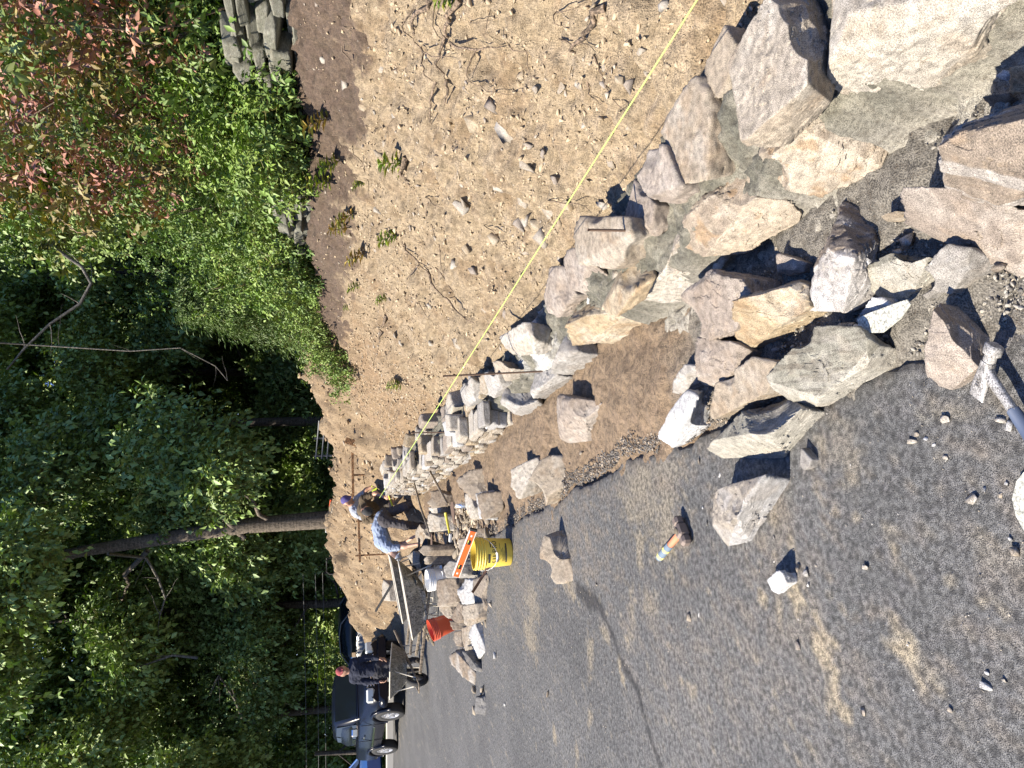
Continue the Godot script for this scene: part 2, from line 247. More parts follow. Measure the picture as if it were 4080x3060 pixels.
# a grain: coarse mottling, fine mottling and specks, as a grey or tinted multiplier
func grain(size: int, coarse: float, fine: float, specks: float, speck_tone: Color, contrast: float, number: int) -> Array:
	var a := noise_bytes(size, coarse, 4, number)
	var b := noise_bytes(size, fine, 3, number + 1)
	var c := noise_bytes(size, fine * 1.7, 1, number + 2, FastNoiseLite.TYPE_CELLULAR)
	var d := noise_bytes(size, coarse * 0.6, 3, number + 3)
	var out := PackedByteArray()
	out.resize(size * size * 3)
	var bump := PackedByteArray()
	bump.resize(size * size)
	for i in size * size:
		var v := 0.83 + contrast * ((a[i] - 128) * 0.0018 + (b[i] - 128) * 0.0042 + (c[i] - 128) * 0.0016)
		var s := clampf((d[i] * 0.4 + b[i] * 0.6 - 255.0 * (1.0 - specks)) * 0.05, 0.0, 1.0)
		out[i * 3] = clampi(int(255.0 * lerpf(v, speck_tone.r, s)), 0, 255)
		out[i * 3 + 1] = clampi(int(255.0 * lerpf(v, speck_tone.g, s)), 0, 255)
		out[i * 3 + 2] = clampi(int(255.0 * lerpf(v, speck_tone.b, s)), 0, 255)
		bump[i] = clampi(int(a[i] * 0.35 + b[i] * 0.4 + c[i] * 0.25), 0, 255)
	var img := Image.create_from_data(size, size, false, Image.FORMAT_RGB8, out)
	img.generate_mipmaps()
	var nrm := Image.create_from_data(size, size, false, Image.FORMAT_L8, bump)
	nrm.bump_map_to_normal_map(6.0)
	nrm.generate_mipmaps()
	return [ImageTexture.create_from_image(img), ImageTexture.create_from_image(nrm)]

func grained(tex: Array, metres: float, depth: float, rough := 0.92, world := true) -> StandardMaterial3D:
	var m := StandardMaterial3D.new()
	m.vertex_color_use_as_albedo = true
	m.albedo_texture = tex[0]
	m.normal_enabled = true
	m.normal_texture = tex[1]
	m.normal_scale = depth
	m.uv1_triplanar = true
	m.uv1_world_triplanar = world
	m.uv1_scale = Vector3.ONE / metres
	m.roughness = rough
	return m

func make_materials():
	var stone := grain(1024, 0.010, 0.09, 0.26, Color(0.46, 0.44, 0.42), 0.9, 11)
	var soil_tex := grain(512, 0.02, 0.11, 0.33, Color(0.50, 0.45, 0.40), 1.05, 31)
	var tar := grain(512, 0.03, 0.16, 0.40, Color(0.50, 0.50, 0.50), 1.25, 51)
	mats.rock = grained(stone, 0.40, 0.4)
	mats.rock_small = grained(stone, 0.9, 0.9, 0.92, false)
	mats.soil = grained(soil_tex, 0.42, 2.0, 0.97)
	mats.mortar = grained(soil_tex, 0.22, 2.4, 0.95)
	mats.asphalt = grained(tar, 0.42, 1.3, 0.85)
	mats.pebble = StandardMaterial3D.new()
	mats.pebble.vertex_color_use_as_albedo = true
	mats.pebble.roughness = 0.95
	mats.leaf = StandardMaterial3D.new()
	mats.leaf.vertex_color_use_as_albedo = true
	mats.leaf.roughness = 0.55
	mats.leaf.backlight_enabled = true
	mats.leaf.backlight = Color(0.38, 0.45, 0.12)
	mats.leaf.cull_mode = BaseMaterial3D.CULL_DISABLED
	var bark := grain(256, 0.02, 0.10, 0.35, Color(0.45, 0.44, 0.42), 1.6, 71)
	mats.bark = grained(bark, 0.5, 1.6, 0.95)
	mats.bark.vertex_color_use_as_albedo = false
	mats.bark.albedo_color = lin(0.14, 0.12, 0.10)
	mats.pale_bark = mats.bark.duplicate()
	mats.pale_bark.albedo_color = lin(0.24, 0.22, 0.19)
	mats.trunk_bark = mats.bark.duplicate()
	mats.trunk_bark.albedo_color = lin(0.23, 0.19, 0.15)
	mats.root = mats.bark.duplicate()
	mats.root.albedo_color = lin(0.27, 0.20, 0.14)
	mats.board = mats.bark.duplicate()
	mats.board.albedo_color = lin(0.36, 0.19, 0.085)

# ------------------------------------------------------------------ shapes
func ball(level: int) -> Array:
	# a geodesic sphere: [vertices, indices]
	if balls.has(level):
		return balls[level]
	var t := (1.0 + sqrt(5.0)) / 2.0
	var v := [Vector3(-1, t, 0), Vector3(1, t, 0), Vector3(-1, -t, 0), Vector3(1, -t, 0), Vector3(0, -1, t), Vector3(0, 1, t), Vector3(0, -1, -t), Vector3(0, 1, -t), Vector3(t, 0, -1), Vector3(t, 0, 1), Vector3(-t, 0, -1), Vector3(-t, 0, 1)]
	for i in v.size():
		v[i] = v[i].normalized()
	var f := [0, 11, 5, 0, 5, 1, 0, 1, 7, 0, 7, 10, 0, 10, 11, 1, 5, 9, 5, 11, 4, 11, 10, 2, 10, 7, 6, 7, 1, 8, 3, 9, 4, 3, 4, 2, 3, 2, 6, 3, 6, 8, 3, 8, 9, 4, 9, 5, 2, 4, 11, 6, 2, 10, 8, 6, 7, 9, 8, 1]
	for l in level:
		var mid := {}
		var g := []
		for i in range(0, f.size(), 3):
			var m := []
			for e in 3:
				var a: int = f[i + e]
				var b: int = f[i + (e + 1) % 3]
				var key := mini(a, b) * 100000 + maxi(a, b)
				if not mid.has(key):
					mid[key] = v.size()
					v.append(((v[a] + v[b]) * 0.5).normalized())
				m.append(mid[key])
			g.append_array([f[i], m[0], m[2], f[i + 1], m[1], m[0], f[i + 2], m[2], m[1], m[0], m[1], m[2]])
		f = g
	var idx := PackedInt32Array()
	for i in range(0, f.size(), 3):   # clockwise fronts
		idx.append_array([f[i], f[i + 2], f[i + 1]])
	balls[level] = [PackedVector3Array(v), idx]
	return balls[level]

func finish(verts: PackedVector3Array, idx: PackedInt32Array, cols = null) -> ArrayMesh:
	var arrays := []
	arrays.resize(Mesh.ARRAY_MAX)
	arrays[Mesh.ARRAY_VERTEX] = verts
	arrays[Mesh.ARRAY_INDEX] = idx
	if cols != null:
		arrays[Mesh.ARRAY_COLOR] = cols
	var st := SurfaceTool.new()
	st.create_from_arrays(arrays)
	st.generate_normals()
	return st.commit()

func hull_planes(p: PackedVector3Array, merge := 0.95) -> Array:
	var out := []
	var found := []
	var n := p.size()
	for i in n:
		for j in range(i + 1, n):
			var ab := p[j] - p[i]
			for k in range(j + 1, n):
				var m := ab.cross(p[k] - p[i])
				var len := m.length()
				if len < 1e-6:
					continue
				m /= len
				var d := m.dot(p[i])
				var lo := 0.0
				var hi := 0.0
				for q in p:
					var e := m.dot(q) - d
					lo = minf(lo, e)
					hi = maxf(hi, e)
					if lo < -0.002 and hi > 0.002:
						break
				if lo < -0.002 and hi > 0.002:
					continue
				if hi > 0.002:
					m = -m
					d = -d
				found.append([len, Plane(m, d)])
	# the broad faces first; a face nearly parallel to one already there is left out, so that faces stay large and flat
	found.sort_custom(func(x, y): return x[0] > y[0])
	for q in found:
		var fresh := true
		for o in out:
			if o.normal.dot(q[1].normal) > merge:
				fresh = false
				break
		if fresh:
			out.append(q[1])
	return out

const TONES = {
	"tan": [[0.382, 0.325, 0.252], [0.282, 0.220, 0.157], [0.515, 0.482, 0.426]],
	"pale": [[0.481, 0.439, 0.374], [0.382, 0.321, 0.244], [0.598, 0.583, 0.548]],
	"mottled": [[0.432, 0.363, 0.278], [0.216, 0.169, 0.131], [0.581, 0.532, 0.452]],
	"gold": [[0.448, 0.363, 0.244], [0.274, 0.186, 0.096], [0.548, 0.507, 0.435]],
	"grey": [[0.365, 0.346, 0.322], [0.232, 0.211, 0.183], [0.531, 0.524, 0.505]],
	"white": [[0.564, 0.566, 0.566], [0.415, 0.389, 0.348], [0.664, 0.676, 0.687]],
	"pink": [[0.349, 0.296, 0.248], [0.249, 0.203, 0.165], [0.481, 0.439, 0.392]],
	"brown": [[0.274, 0.220, 0.165], [0.166, 0.127, 0.096], [0.432, 0.389, 0.331]],
	"brownwhite": [[0.332, 0.287, 0.244], [0.166, 0.127, 0.096], [0.598, 0.600, 0.600]],
	"brownband": [[0.299, 0.245, 0.191], [0.207, 0.161, 0.122], [0.581, 0.575, 0.557]],
	"striped": [[0.299, 0.287, 0.235], [0.108, 0.093, 0.074], [0.481, 0.456, 0.400]],
	"lone": [[0.382, 0.338, 0.278], [0.299, 0.270, 0.235], [0.415, 0.422, 0.435]],
	"dark": [[0.166, 0.161, 0.157], [0.100, 0.097, 0.096], [0.382, 0.372, 0.348]],
	"old": [[0.25, 0.25, 0.205], [0.11, 0.12, 0.08], [0.40, 0.40, 0.36]],
}

# a stone as the worn solid inside a cloud of corner points; returns the mesh about its base point and that point
func stone(points: PackedVector3Array, level: int, kind: String, number: int, rough := 1.0) -> Array:
	var lo := points[0]
	var hi := points[0]
	for p in points:
		lo = lo.min(p)
		hi = hi.max(p)
	var ext := (hi - lo) * 0.5
	var planes := hull_planes(points)
	var mid := Vector3.ZERO
	for p in points:
		mid += p
	mid /= points.size()
	mid = mid.lerp((lo + hi) * 0.5, 0.4)
	# keep the middle inside
	var room := minf(0.02, minf(ext.x, minf(ext.y, ext.z)) * 0.3)
	for t in 8:
		for pl in planes:
			var gap: float = pl.d - pl.normal.dot(mid)
			if gap < room:
				mid -= pl.normal * (room - gap)
	var size := (ext.x + ext.y + ext.z) / 3.0
	var r := RandomNumberGenerator.new()
	r.seed = number * 977 + 13
	# a few knocked-off corners
	for c in 2:
		var dir := Vector3(r.randf_range(-1, 1), r.randf_range(-0.4, 1), r.randf_range(-1, 1)).normalized()
		var far := -1e9
		for p in points:
			far = maxf(far, dir.dot(p))
		var reach := far - dir.dot(mid)
		planes.append(Plane(dir, dir.dot(mid) + reach * r.randf_range(0.90, 0.97)))
	var bed := Vector3(r.randf_range(-0.5, 0.5), 1.0, r.randf_range(-0.5, 0.5)).normalized()
	var tone: Array = TONES[kind]
	var base := Color(tone[0][0], tone[0][1], tone[0][2])
	var stain := Color(tone[1][0], tone[1][1], tone[1][2])
	var light := Color(tone[2][0], tone[2][1], tone[2][2])
	var ballv: PackedVector3Array = ball(level)[0]
	var ds := PackedFloat32Array()
	var ns := PackedVector3Array()
	var face_tone := PackedFloat32Array()
	for pl in planes:
		var ft := r.randf_range(-0.5, 0.5)
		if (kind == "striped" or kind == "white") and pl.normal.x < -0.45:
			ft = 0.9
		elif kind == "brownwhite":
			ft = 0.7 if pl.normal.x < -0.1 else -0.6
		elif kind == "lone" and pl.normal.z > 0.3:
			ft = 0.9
		face_tone.append(ft)
		ds.append(maxf(pl.d - pl.normal.dot(mid), size * 0.04))
		ns.append(pl.normal)
	var verts := PackedVector3Array()
	verts.resize(ballv.size())
	var cols := PackedColorArray()
	cols.resize(ballv.size())
	var off := Vector3(r.randf() * 50, r.randf() * 50, r.randf() * 50)
	var origin := Vector3(mid.x, lo.y, mid.z)
	var rusty: float = {"mottled": 0.75, "gold": 0.6, "tan": 0.3, "pale": 0.28, "brownband": 0.3, "pink": 0.15}.get(kind, 0.12)
	# bites left by the hammer: hollows with sharp rims
	var scoops := []
	if level >= 4:
		for c in 2:
			var u := Vector3(r.randf_range(-1, 1), r.randf_range(-0.3, 0.9), r.randf_range(-1, 1)).normalized()
			var reach := 1e9
			for q in ns.size():
				var along := ns[q].dot(u)
				if along > 0.0:
					reach = minf(reach, ds[q] / along)
			var big_r := size * r.randf_range(0.5, 1.1)
			scoops.append([u * (reach + big_r * r.randf_range(0.88, 0.96)), big_r])
	var stripes := kind == "striped" or kind == "brownband" or kind == "brownwhite"
	for i in ballv.size():
		var dir := ballv[i] * ext
		var sum := 0.0
		var most := 0.0
		var best := 0
		for j in ns.size():
			var q := ns[j].dot(dir)
			if q > 0.0:
				var s := q / ds[j]
				s *= s
				s *= s
				s *= s
				s *= s
				s = s * s * s
				s *= s
				sum += s
				if s > most:
					most = s
					best = j
		var p := dir / pow(sum, 1.0 / 96.0)
		for h in scoops:
			var b := p.normalized().dot(h[0])
			var under: float = h[1] * h[1] - ((h[0] as Vector3).length_squared() - b * b)
			if under > 0.0:
				var t := b - sqrt(under)
				if t > 0.0 and t < p.length():
					p = p.normalized() * t
		var at := p + off
		var layered := at + bed * (at.dot(bed) * 4.0)
		var big := noise.get_noise_3dv(at / size * 0.9)
		var fine := noise.get_noise_3dv(at * 16.0)
		var sheet := noise.get_noise_3dv(layered * 7.0)
		var chip := cell.get_noise_3dv(at * 9.0)
		var push := rough * (size * (0.014 * big + 0.006 * chip) + (0.0030 * fine + 0.0030 * sheet + 0.0045 * facet.get_noise_3dv((at + bed * 1.5 * at.dot(bed)) * 8.0 + Vector3(fine, sheet, -fine))) * minf(1.0, size / 0.12))
		verts[i] = mid + p * (1.0 + push / maxf(p.length(), size * 0.2)) - origin
		var stain_amount := smoothstep(0.02, 0.42, noise.get_noise_3dv(at * 5.0 + Vector3(9, 3, 1)) + 0.5 * sheet)
		var light_amount := smoothstep(0.05, 0.5, noise.get_noise_3dv(at * 3.4 + Vector3(31, 7, 5)) - 0.4 * sheet)
		if stripes:
			var band := noise.get_noise_3dv((at + bed * (at.dot(bed) * 9.0)) * 5.0)
			stain_amount = smoothstep(-0.02, 0.16, band)
			if kind != "striped":
				light_amount = smoothstep(0.0, 0.2, -noise.get_noise_3dv((at + bed * (at.dot(bed) * 3.0)) * 2.6))
				stain_amount *= 0.5
		# freshly split faces are lighter, weathered ones keep their stain
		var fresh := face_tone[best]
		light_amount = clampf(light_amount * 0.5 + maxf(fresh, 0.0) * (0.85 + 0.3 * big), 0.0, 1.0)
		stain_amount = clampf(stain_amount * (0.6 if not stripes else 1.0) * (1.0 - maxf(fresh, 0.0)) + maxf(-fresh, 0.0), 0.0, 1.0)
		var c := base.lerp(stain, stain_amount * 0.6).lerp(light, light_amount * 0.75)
		var rust := smoothstep(0.18, 0.45, noise.get_noise_3dv(at * 6.5 + Vector3(17, 2, 40)) + 0.25 * fine) * rusty
		c = c.lerp(Color(0.31, 0.20, 0.105), rust * 0.85)
		c *= 1.0 + 0.14 * fine + 0.10 * big
		c.a = 1.0
		cols[i] = c
	return [finish(verts, ball(level)[1], cols), origin]

# a sharp-edged fragment: the hull of a few scattered corners, one tone a face
func shard(w: float, h: float, d: float, r: RandomNumberGenerator, kind: String, corners := 11) -> ArrayMesh:
	var p := PackedVector3Array()
	for k in corners:
		var q := Vector3(r.randf_range(-1, 1), r.randf_range(-1, 1), r.randf_range(-1, 1))
		q /= pow(pow(absf(q.x), 5.0) + pow(absf(q.y), 5.0) + pow(absf(q.z), 5.0), 0.2)
		p.append(q * Vector3(w, h, d) * 0.5 * r.randf_range(0.8, 1.0))
	var mid := Vector3.ZERO
	for q in p:
		mid += q / corners
	var tone: Array = TONES[kind]
	var v := PackedVector3Array()
	var c := PackedColorArray()
	for i in corners:
		for j in range(i + 1, corners):
			for k in range(j + 1, corners):
				var n := (p[j] - p[i]).cross(p[k] - p[i])
				var plane_d := n.dot(p[i])
				var pos := false
				var neg := false
				for q in p:
					var e := n.dot(q) - plane_d
					if e > 1e-7:
						pos = true
					elif e < -1e-7:
						neg = true
				if pos and neg:
					continue
				var mix := r.randf()
				var col := Color(tone[0][0], tone[0][1], tone[0][2]).lerp(Color(tone[1][0], tone[1][1], tone[1][2]), mix * 0.6).lerp(Color(tone[2][0], tone[2][1], tone[2][2]), r.randf() * 0.5)
				if n.dot(p[i] - mid) > 0:
					v.append_array([p[i], p[k], p[j]])
				else:
					v.append_array([p[i], p[j], p[k]])
				c.append_array([col, col, col])
	var arrays := []
	arrays.resize(Mesh.ARRAY_MAX)
	arrays[Mesh.ARRAY_VERTEX] = v
	arrays[Mesh.ARRAY_COLOR] = c
	var st := SurfaceTool.new()
	st.create_from_arrays(arrays)
	st.generate_normals()
	return st.commit()

# corner points of a rough block, for stones of which the picture shows only size and place
func block_points(w: float, h: float, d: float, r: RandomNumberGenerator, ragged := 0.22) -> PackedVector3Array:
	var p := PackedVector3Array()
	for sx in [-1, 1]:
		for sy in [0, 1]:
			for sz in [-1, 1]:
				p.append(Vector3(sx * w * 0.5 * (1.0 - r.randf() * ragged), h * (sy + (r.randf() - 0.5) * ragged * 0.8), sz * d * 0.5 * (1.0 - r.randf() * ragged)))
	return p

func tube(path: Array, radii: Array, sides := 6, st: SurfaceTool = null, ends := true) -> SurfaceTool:
	if st == null:
		st = SurfaceTool.new()
		st.begin(Mesh.PRIMITIVE_TRIANGLES)
	st.set_smooth_group(0)
	var rings := []
	var up := Vector3.UP
	for i in path.size():
		var dir: Vector3 = (path[mini(i + 1, path.size() - 1)] - path[maxi(i - 1, 0)]).normalized()
		var a := dir.cross(up)
		if a.length() < 0.1:
			a = dir.cross(Vector3.RIGHT)
		a = a.normalized()
		var b := a.cross(dir).normalized()
		up = b
		var ring := []
		for s in sides:
			var t := TAU * s / sides
			ring.append(path[i] + (a * cos(t) + b * sin(t)) * radii[i])
		rings.append(ring)
	for i in path.size() - 1:
		for s in sides:
			var n := (s + 1) % sides
			quad(st, rings[i][s], rings[i][n], rings[i + 1][n], rings[i + 1][s])
	if ends:
		for s in sides:
			var n := (s + 1) % sides
			st.add_vertex(path[0])
			st.add_vertex(rings[0][n])
			st.add_vertex(rings[0][s])
			var e := path.size() - 1
			st.add_vertex(path[e])
			st.add_vertex(rings[e][s])
			st.add_vertex(rings[e][n])
	return st

func quad(st: SurfaceTool, a: Vector3, b: Vector3, c: Vector3, d: Vector3):
	# a b c d counter-clockwise seen from outside; fronts run clockwise
	st.add_vertex(a)
	st.add_vertex(c)
	st.add_vertex(b)
	st.add_vertex(a)
	st.add_vertex(d)
	st.add_vertex(c)

func done(st: SurfaceTool) -> ArrayMesh:
	st.index()
	st.generate_normals()
	return st.commit()

func begin(smooth := true) -> SurfaceTool:
	var st := SurfaceTool.new()
	st.begin(Mesh.PRIMITIVE_TRIANGLES)
	st.set_smooth_group(0 if smooth else -1)
	return st

# a box with chamfered edges about a centre
func box(st: SurfaceTool, at: Vector3, size: Vector3, basis := Basis.IDENTITY, bevel := 0.0):
	st.set_smooth_group(-1)
	var h := size * 0.5
	var bv := minf(bevel, minf(h.x, minf(h.y, h.z)) * 0.9)
	var axes := [Vector3.RIGHT, Vector3.UP, Vector3.BACK]
	var tf := Transform3D(basis, at)
	if bv <= 0.0:
		for ax in 3:
			for s in [-1.0, 1.0]:
				var n: Vector3 = axes[ax] * s
				var u: Vector3 = axes[(ax + 1) % 3]
				var v: Vector3 = n.cross(u)
				quad(st, tf * ((n - u - v) * h), tf * ((n + u - v) * h), tf * ((n + u + v) * h), tf * ((n - u + v) * h))
		return
	var g := h - Vector3.ONE * bv
	for ax in 3:
		for s in [-1.0, 1.0]:
			var n: Vector3 = axes[ax] * s
			var u: Vector3 = axes[(ax + 1) % 3]
			var v: Vector3 = n.cross(u)
			var c := n * h
			quad(st, tf * (c + (-u - v) * g), tf * (c + (u - v) * g), tf * (c + (u + v) * g), tf * (c + (-u + v) * g))
	for ax in 3:
		var w: Vector3 = axes[ax]
		var u: Vector3 = axes[(ax + 1) % 3]
		var v: Vector3 = axes[(ax + 2) % 3]
		for su in [-1.0, 1.0]:
			for sv in [-1.0, 1.0]:
				var p1: Vector3 = u * su * h + v * sv * g
				var p2: Vector3 = u * su * g + v * sv * h
				if su * sv > 0:
					quad(st, tf * (p1 - w * g), tf * (p2 - w * g), tf * (p2 + w * g), tf * (p1 + w * g))
				else:
					quad(st, tf * (p2 - w * g), tf * (p1 - w * g), tf * (p1 + w * g), tf * (p2 + w * g))
	for sx in [-1.0, 1.0]:
		for sy in [-1.0, 1.0]:
			for sz in [-1.0, 1.0]:
				var s := Vector3(sx, sy, sz)
				var a := tf * (s * Vector3(h.x, g.y, g.z))
				var b := tf * (s * Vector3(g.x, h.y, g.z))
				var c := tf * (s * Vector3(g.x, g.y, h.z))
				if sx * sy * sz > 0:
					st.add_vertex(a)
					st.add_vertex(c)
					st.add_vertex(b)
				else:
					st.add_vertex(a)
					st.add_vertex(b)
					st.add_vertex(c)

# a turned shape: profile of (radius, height)
func lathe(st: SurfaceTool, profile: Array, sides := 24, tf := Transform3D.IDENTITY):
	st.set_smooth_group(0)
	for i in profile.size() - 1:
		for s in sides:
			var t0 := TAU * s / sides
			var t1 := TAU * (s + 1) / sides
			var a: Vector2 = profile[i]
			var b: Vector2 = profile[i + 1]
			quad(st, tf * Vector3(a.x * cos(t1), a.y, a.x * sin(t1)), tf * Vector3(a.x * cos(t0), a.y, a.x * sin(t0)), tf * Vector3(b.x * cos(t0), b.y, b.x * sin(t0)), tf * Vector3(b.x * cos(t1), b.y, b.x * sin(t1)))

# an outline in a plane pushed to a thickness: x and y of the outline along basis.x and basis.y
func plate(st: SurfaceTool, outline: PackedVector2Array, thick: float, tf: Transform3D):
	st.set_smooth_group(-1)
	if Geometry2D.is_polygon_clockwise(outline):
		outline.reverse()
	var tri := Geometry2D.triangulate_polygon(outline)
	var h := thick * 0.5
	for i in range(0, tri.size(), 3):
		var a := outline[tri[i]]
		var b := outline[tri[i + 1]]
		var c := outline[tri[i + 2]]
		if (b - a).cross(c - a) < 0:
			var t := b
			b = c
			c = t
		for p in [a, c, b]:
			st.add_vertex(tf * Vector3(p.x, p.y, h))
		for p in [a, b, c]:
			st.add_vertex(tf * Vector3(p.x, p.y, -h))
	for i in outline.size():
		var a := outline[i]
		var b := outline[(i + 1) % outline.size()]
		quad(st, tf * Vector3(a.x, a.y, -h), tf * Vector3(b.x, b.y, -h), tf * Vector3(b.x, b.y, h), tf * Vector3(a.x, a.y, h))

func facing(z: Vector3, up := Vector3.UP) -> Basis:
	var b := Basis()
	b.z = z.normalized()
	b.x = up.cross(b.z).normalized()
	b.y = b.z.cross(b.x)
	return b

# ------------------------------------------------------------------ the ground
func to_wall(x: float, z: float) -> Vector2:
	var rel := Vector3(x, 0, z) - WALL_FOOT
	return Vector2(rel.dot(ACROSS), rel.dot(ALONG))

func from_wall(s: float, l: float, y := 0.0) -> Vector3:
	var p := WALL_FOOT + ACROSS * s + ALONG * l
	return Vector3(p.x, y, p.z)

const RIDGE = [[5.0, -14.0, 2.3], [1.5, -15.5, 2.42], [0.35, -16.0, 2.38], [-1.75, -17.2, 1.66], [-2.9, -19.5, 1.62], [-4.1, -22.0, 1.98], [-5.0, -22.0, 1.86], [-5.8, -22.0, 1.55], [-6.6, -22.3, 1.35], [-7.1, -22.3, 1.0], [-7.8, -22.5, 0.1]]

func heap(x: float, z: float) -> float:
	var best := -1.0
	for i in RIDGE.size() - 1:
		var a := Vector2(RIDGE[i][0], RIDGE[i][1])
		var b := Vector2(RIDGE[i + 1][0], RIDGE[i + 1][1])
		var t := clampf((Vector2(x, z) - a).dot(b - a) / (b - a).length_squared(), 0.0, 1.0)
		var q := a.lerp(b, t)
		var dz := z - q.y
		if dz > 0:
			dz *= 1.35
		var r := Vector2(x - q.x, dz).length()
		best = maxf(best, lerpf(RIDGE[i][2], RIDGE[i + 1][2], t) - 0.62 * maxf(r - 0.25, 0.0))
	return best

func edge_of_asphalt(l: float) -> float:
	return -0.56 - 0.075 * maxf(l - 1.0, 0.0) + 0.05 * noise.get_noise_2d(l * 2.2, 4.0) + 0.02 * noise.get_noise_2d(l * 11.0, 8.0)

func soil(x: float, z: float) -> float:
	var w := to_wall(x, z)
	var s := w.x
	var l := w.y
	var y := lerpf(-0.05, 0.05 + 0.05 * smoothstep(0.0, 1.0, l), smoothstep(-0.85, -0.05, s))
	var bank := 0.24 + maxf(s - 0.5, 0.0) * 0.75
	var crest := 1.93 + 0.10 * noise.get_noise_2d(l * 0.6, 1.0) + 0.03 * (s - 2.8)
	# the lip is undercut a little: full slope up to it, then nearly level
	bank = minf(bank, crest)
	if s > 0.35:
		y = maxf(y, bank * smoothstep(0.35, 0.6, s))
	y = maxf(y, heap(x, z) - 0.12) if l > 8.0 else y
	return y

func rumple(p: Vector3) -> float:
	return 0.15 * noise.get_noise_3dv(p * 1.1) + 0.05 * noise.get_noise_3dv(Vector3(p.x * 0.8, p.y * 0.8, p.z * 3.2)) + 0.07 * noise.get_noise_3dv(p * 4.5) + 0.05 * noise.get_noise_3dv(p * 12.0) + 0.024 * cell.get_noise_3dv(p * 9.0) + 0.018 * noise.get_noise_3dv(p * 30.0)

func soil_tone(p: Vector3, s: float, l: float) -> Color:
	var n := noise.get_noise_3dv(p * 2.0)
	var m := noise.get_noise_3dv(p * 9.0 + Vector3(4, 9, 2))
	var c := Color(0.35, 0.275, 0.182).lerp(Color(0.285, 0.208, 0.128), smoothstep(-0.1, 0.5, n))
	c = c.lerp(Color(0.42, 0.335, 0.23), smoothstep(0.05, 0.5, m))
	# redder subsoil towards the far end, and browner fill before the wall
	c = c.lerp(Color(0.31, 0.215, 0.128), smoothstep(4.0, 9.0, l + 2.0 * n) * 0.85)
	if s < 0.2:
		c = c.lerp(Color(0.25, 0.18, 0.118), 0.9)
		c = c.lerp(Color(0.21, 0.195, 0.168), smoothstep(0.3, -0.2, l + 0.4 * n))
	# the band of dark topsoil along the lip
	var lip := smoothstep(-0.06, 0.10, s - (2.72 - 0.5 * smoothstep(-1.5, 2.0, l)) + 0.30 * n + 0.15 * m) * (1.0 - smoothstep(8.0, 10.0, l))
	c = c.lerp(Color(0.115, 0.08, 0.06), lip * 0.92)
	return c

func steps(from: float, to: float, list: Array) -> PackedFloat32Array:
	# list of [until, step]
	var out := PackedFloat32Array()
	var v := from
	var i := 0
	while v < to:
		out.append(v)
		while i < list.size() - 1 and v >= list[i][0]:
			i += 1
		v += list[i][1]
	out.append(to)
	return out

func sheet_mesh(rows: PackedFloat32Array, cols: PackedFloat32Array, point: Callable, tone: Callable) -> ArrayMesh:
	var v := PackedVector3Array()
	var c := PackedColorArray()
	for a in rows:
		for b in cols:
			var p: Vector3 = point.call(a, b)
			v.append(p)
			c.append(tone.call(p, a, b))
	var idx := PackedInt32Array()
	var n := cols.size()
	for i in rows.size() - 1:
		for j in n - 1:
			var q := i * n + j
			idx.append_array([q, q + 1, q + n, q + 1, q + n + 1, q + n])
	return finish(v, idx, c)

func bank_point(s: float, l: float) -> Vector3:
	var p := from_wall(s, l)
	p.y = soil(p.x, p.z)
	var slope := smoothstep(0.5, 0.8, s) * (1.0 - 0.5 * smoothstep(2.6, 3.2, s))
	var r := rumple(p)
	var n := (Vector3.UP * 0.8 - ACROSS * 0.6) if slope > 0.1 else Vector3.UP
	p += n * r * lerpf(0.45, 1.0, slope)
	return p

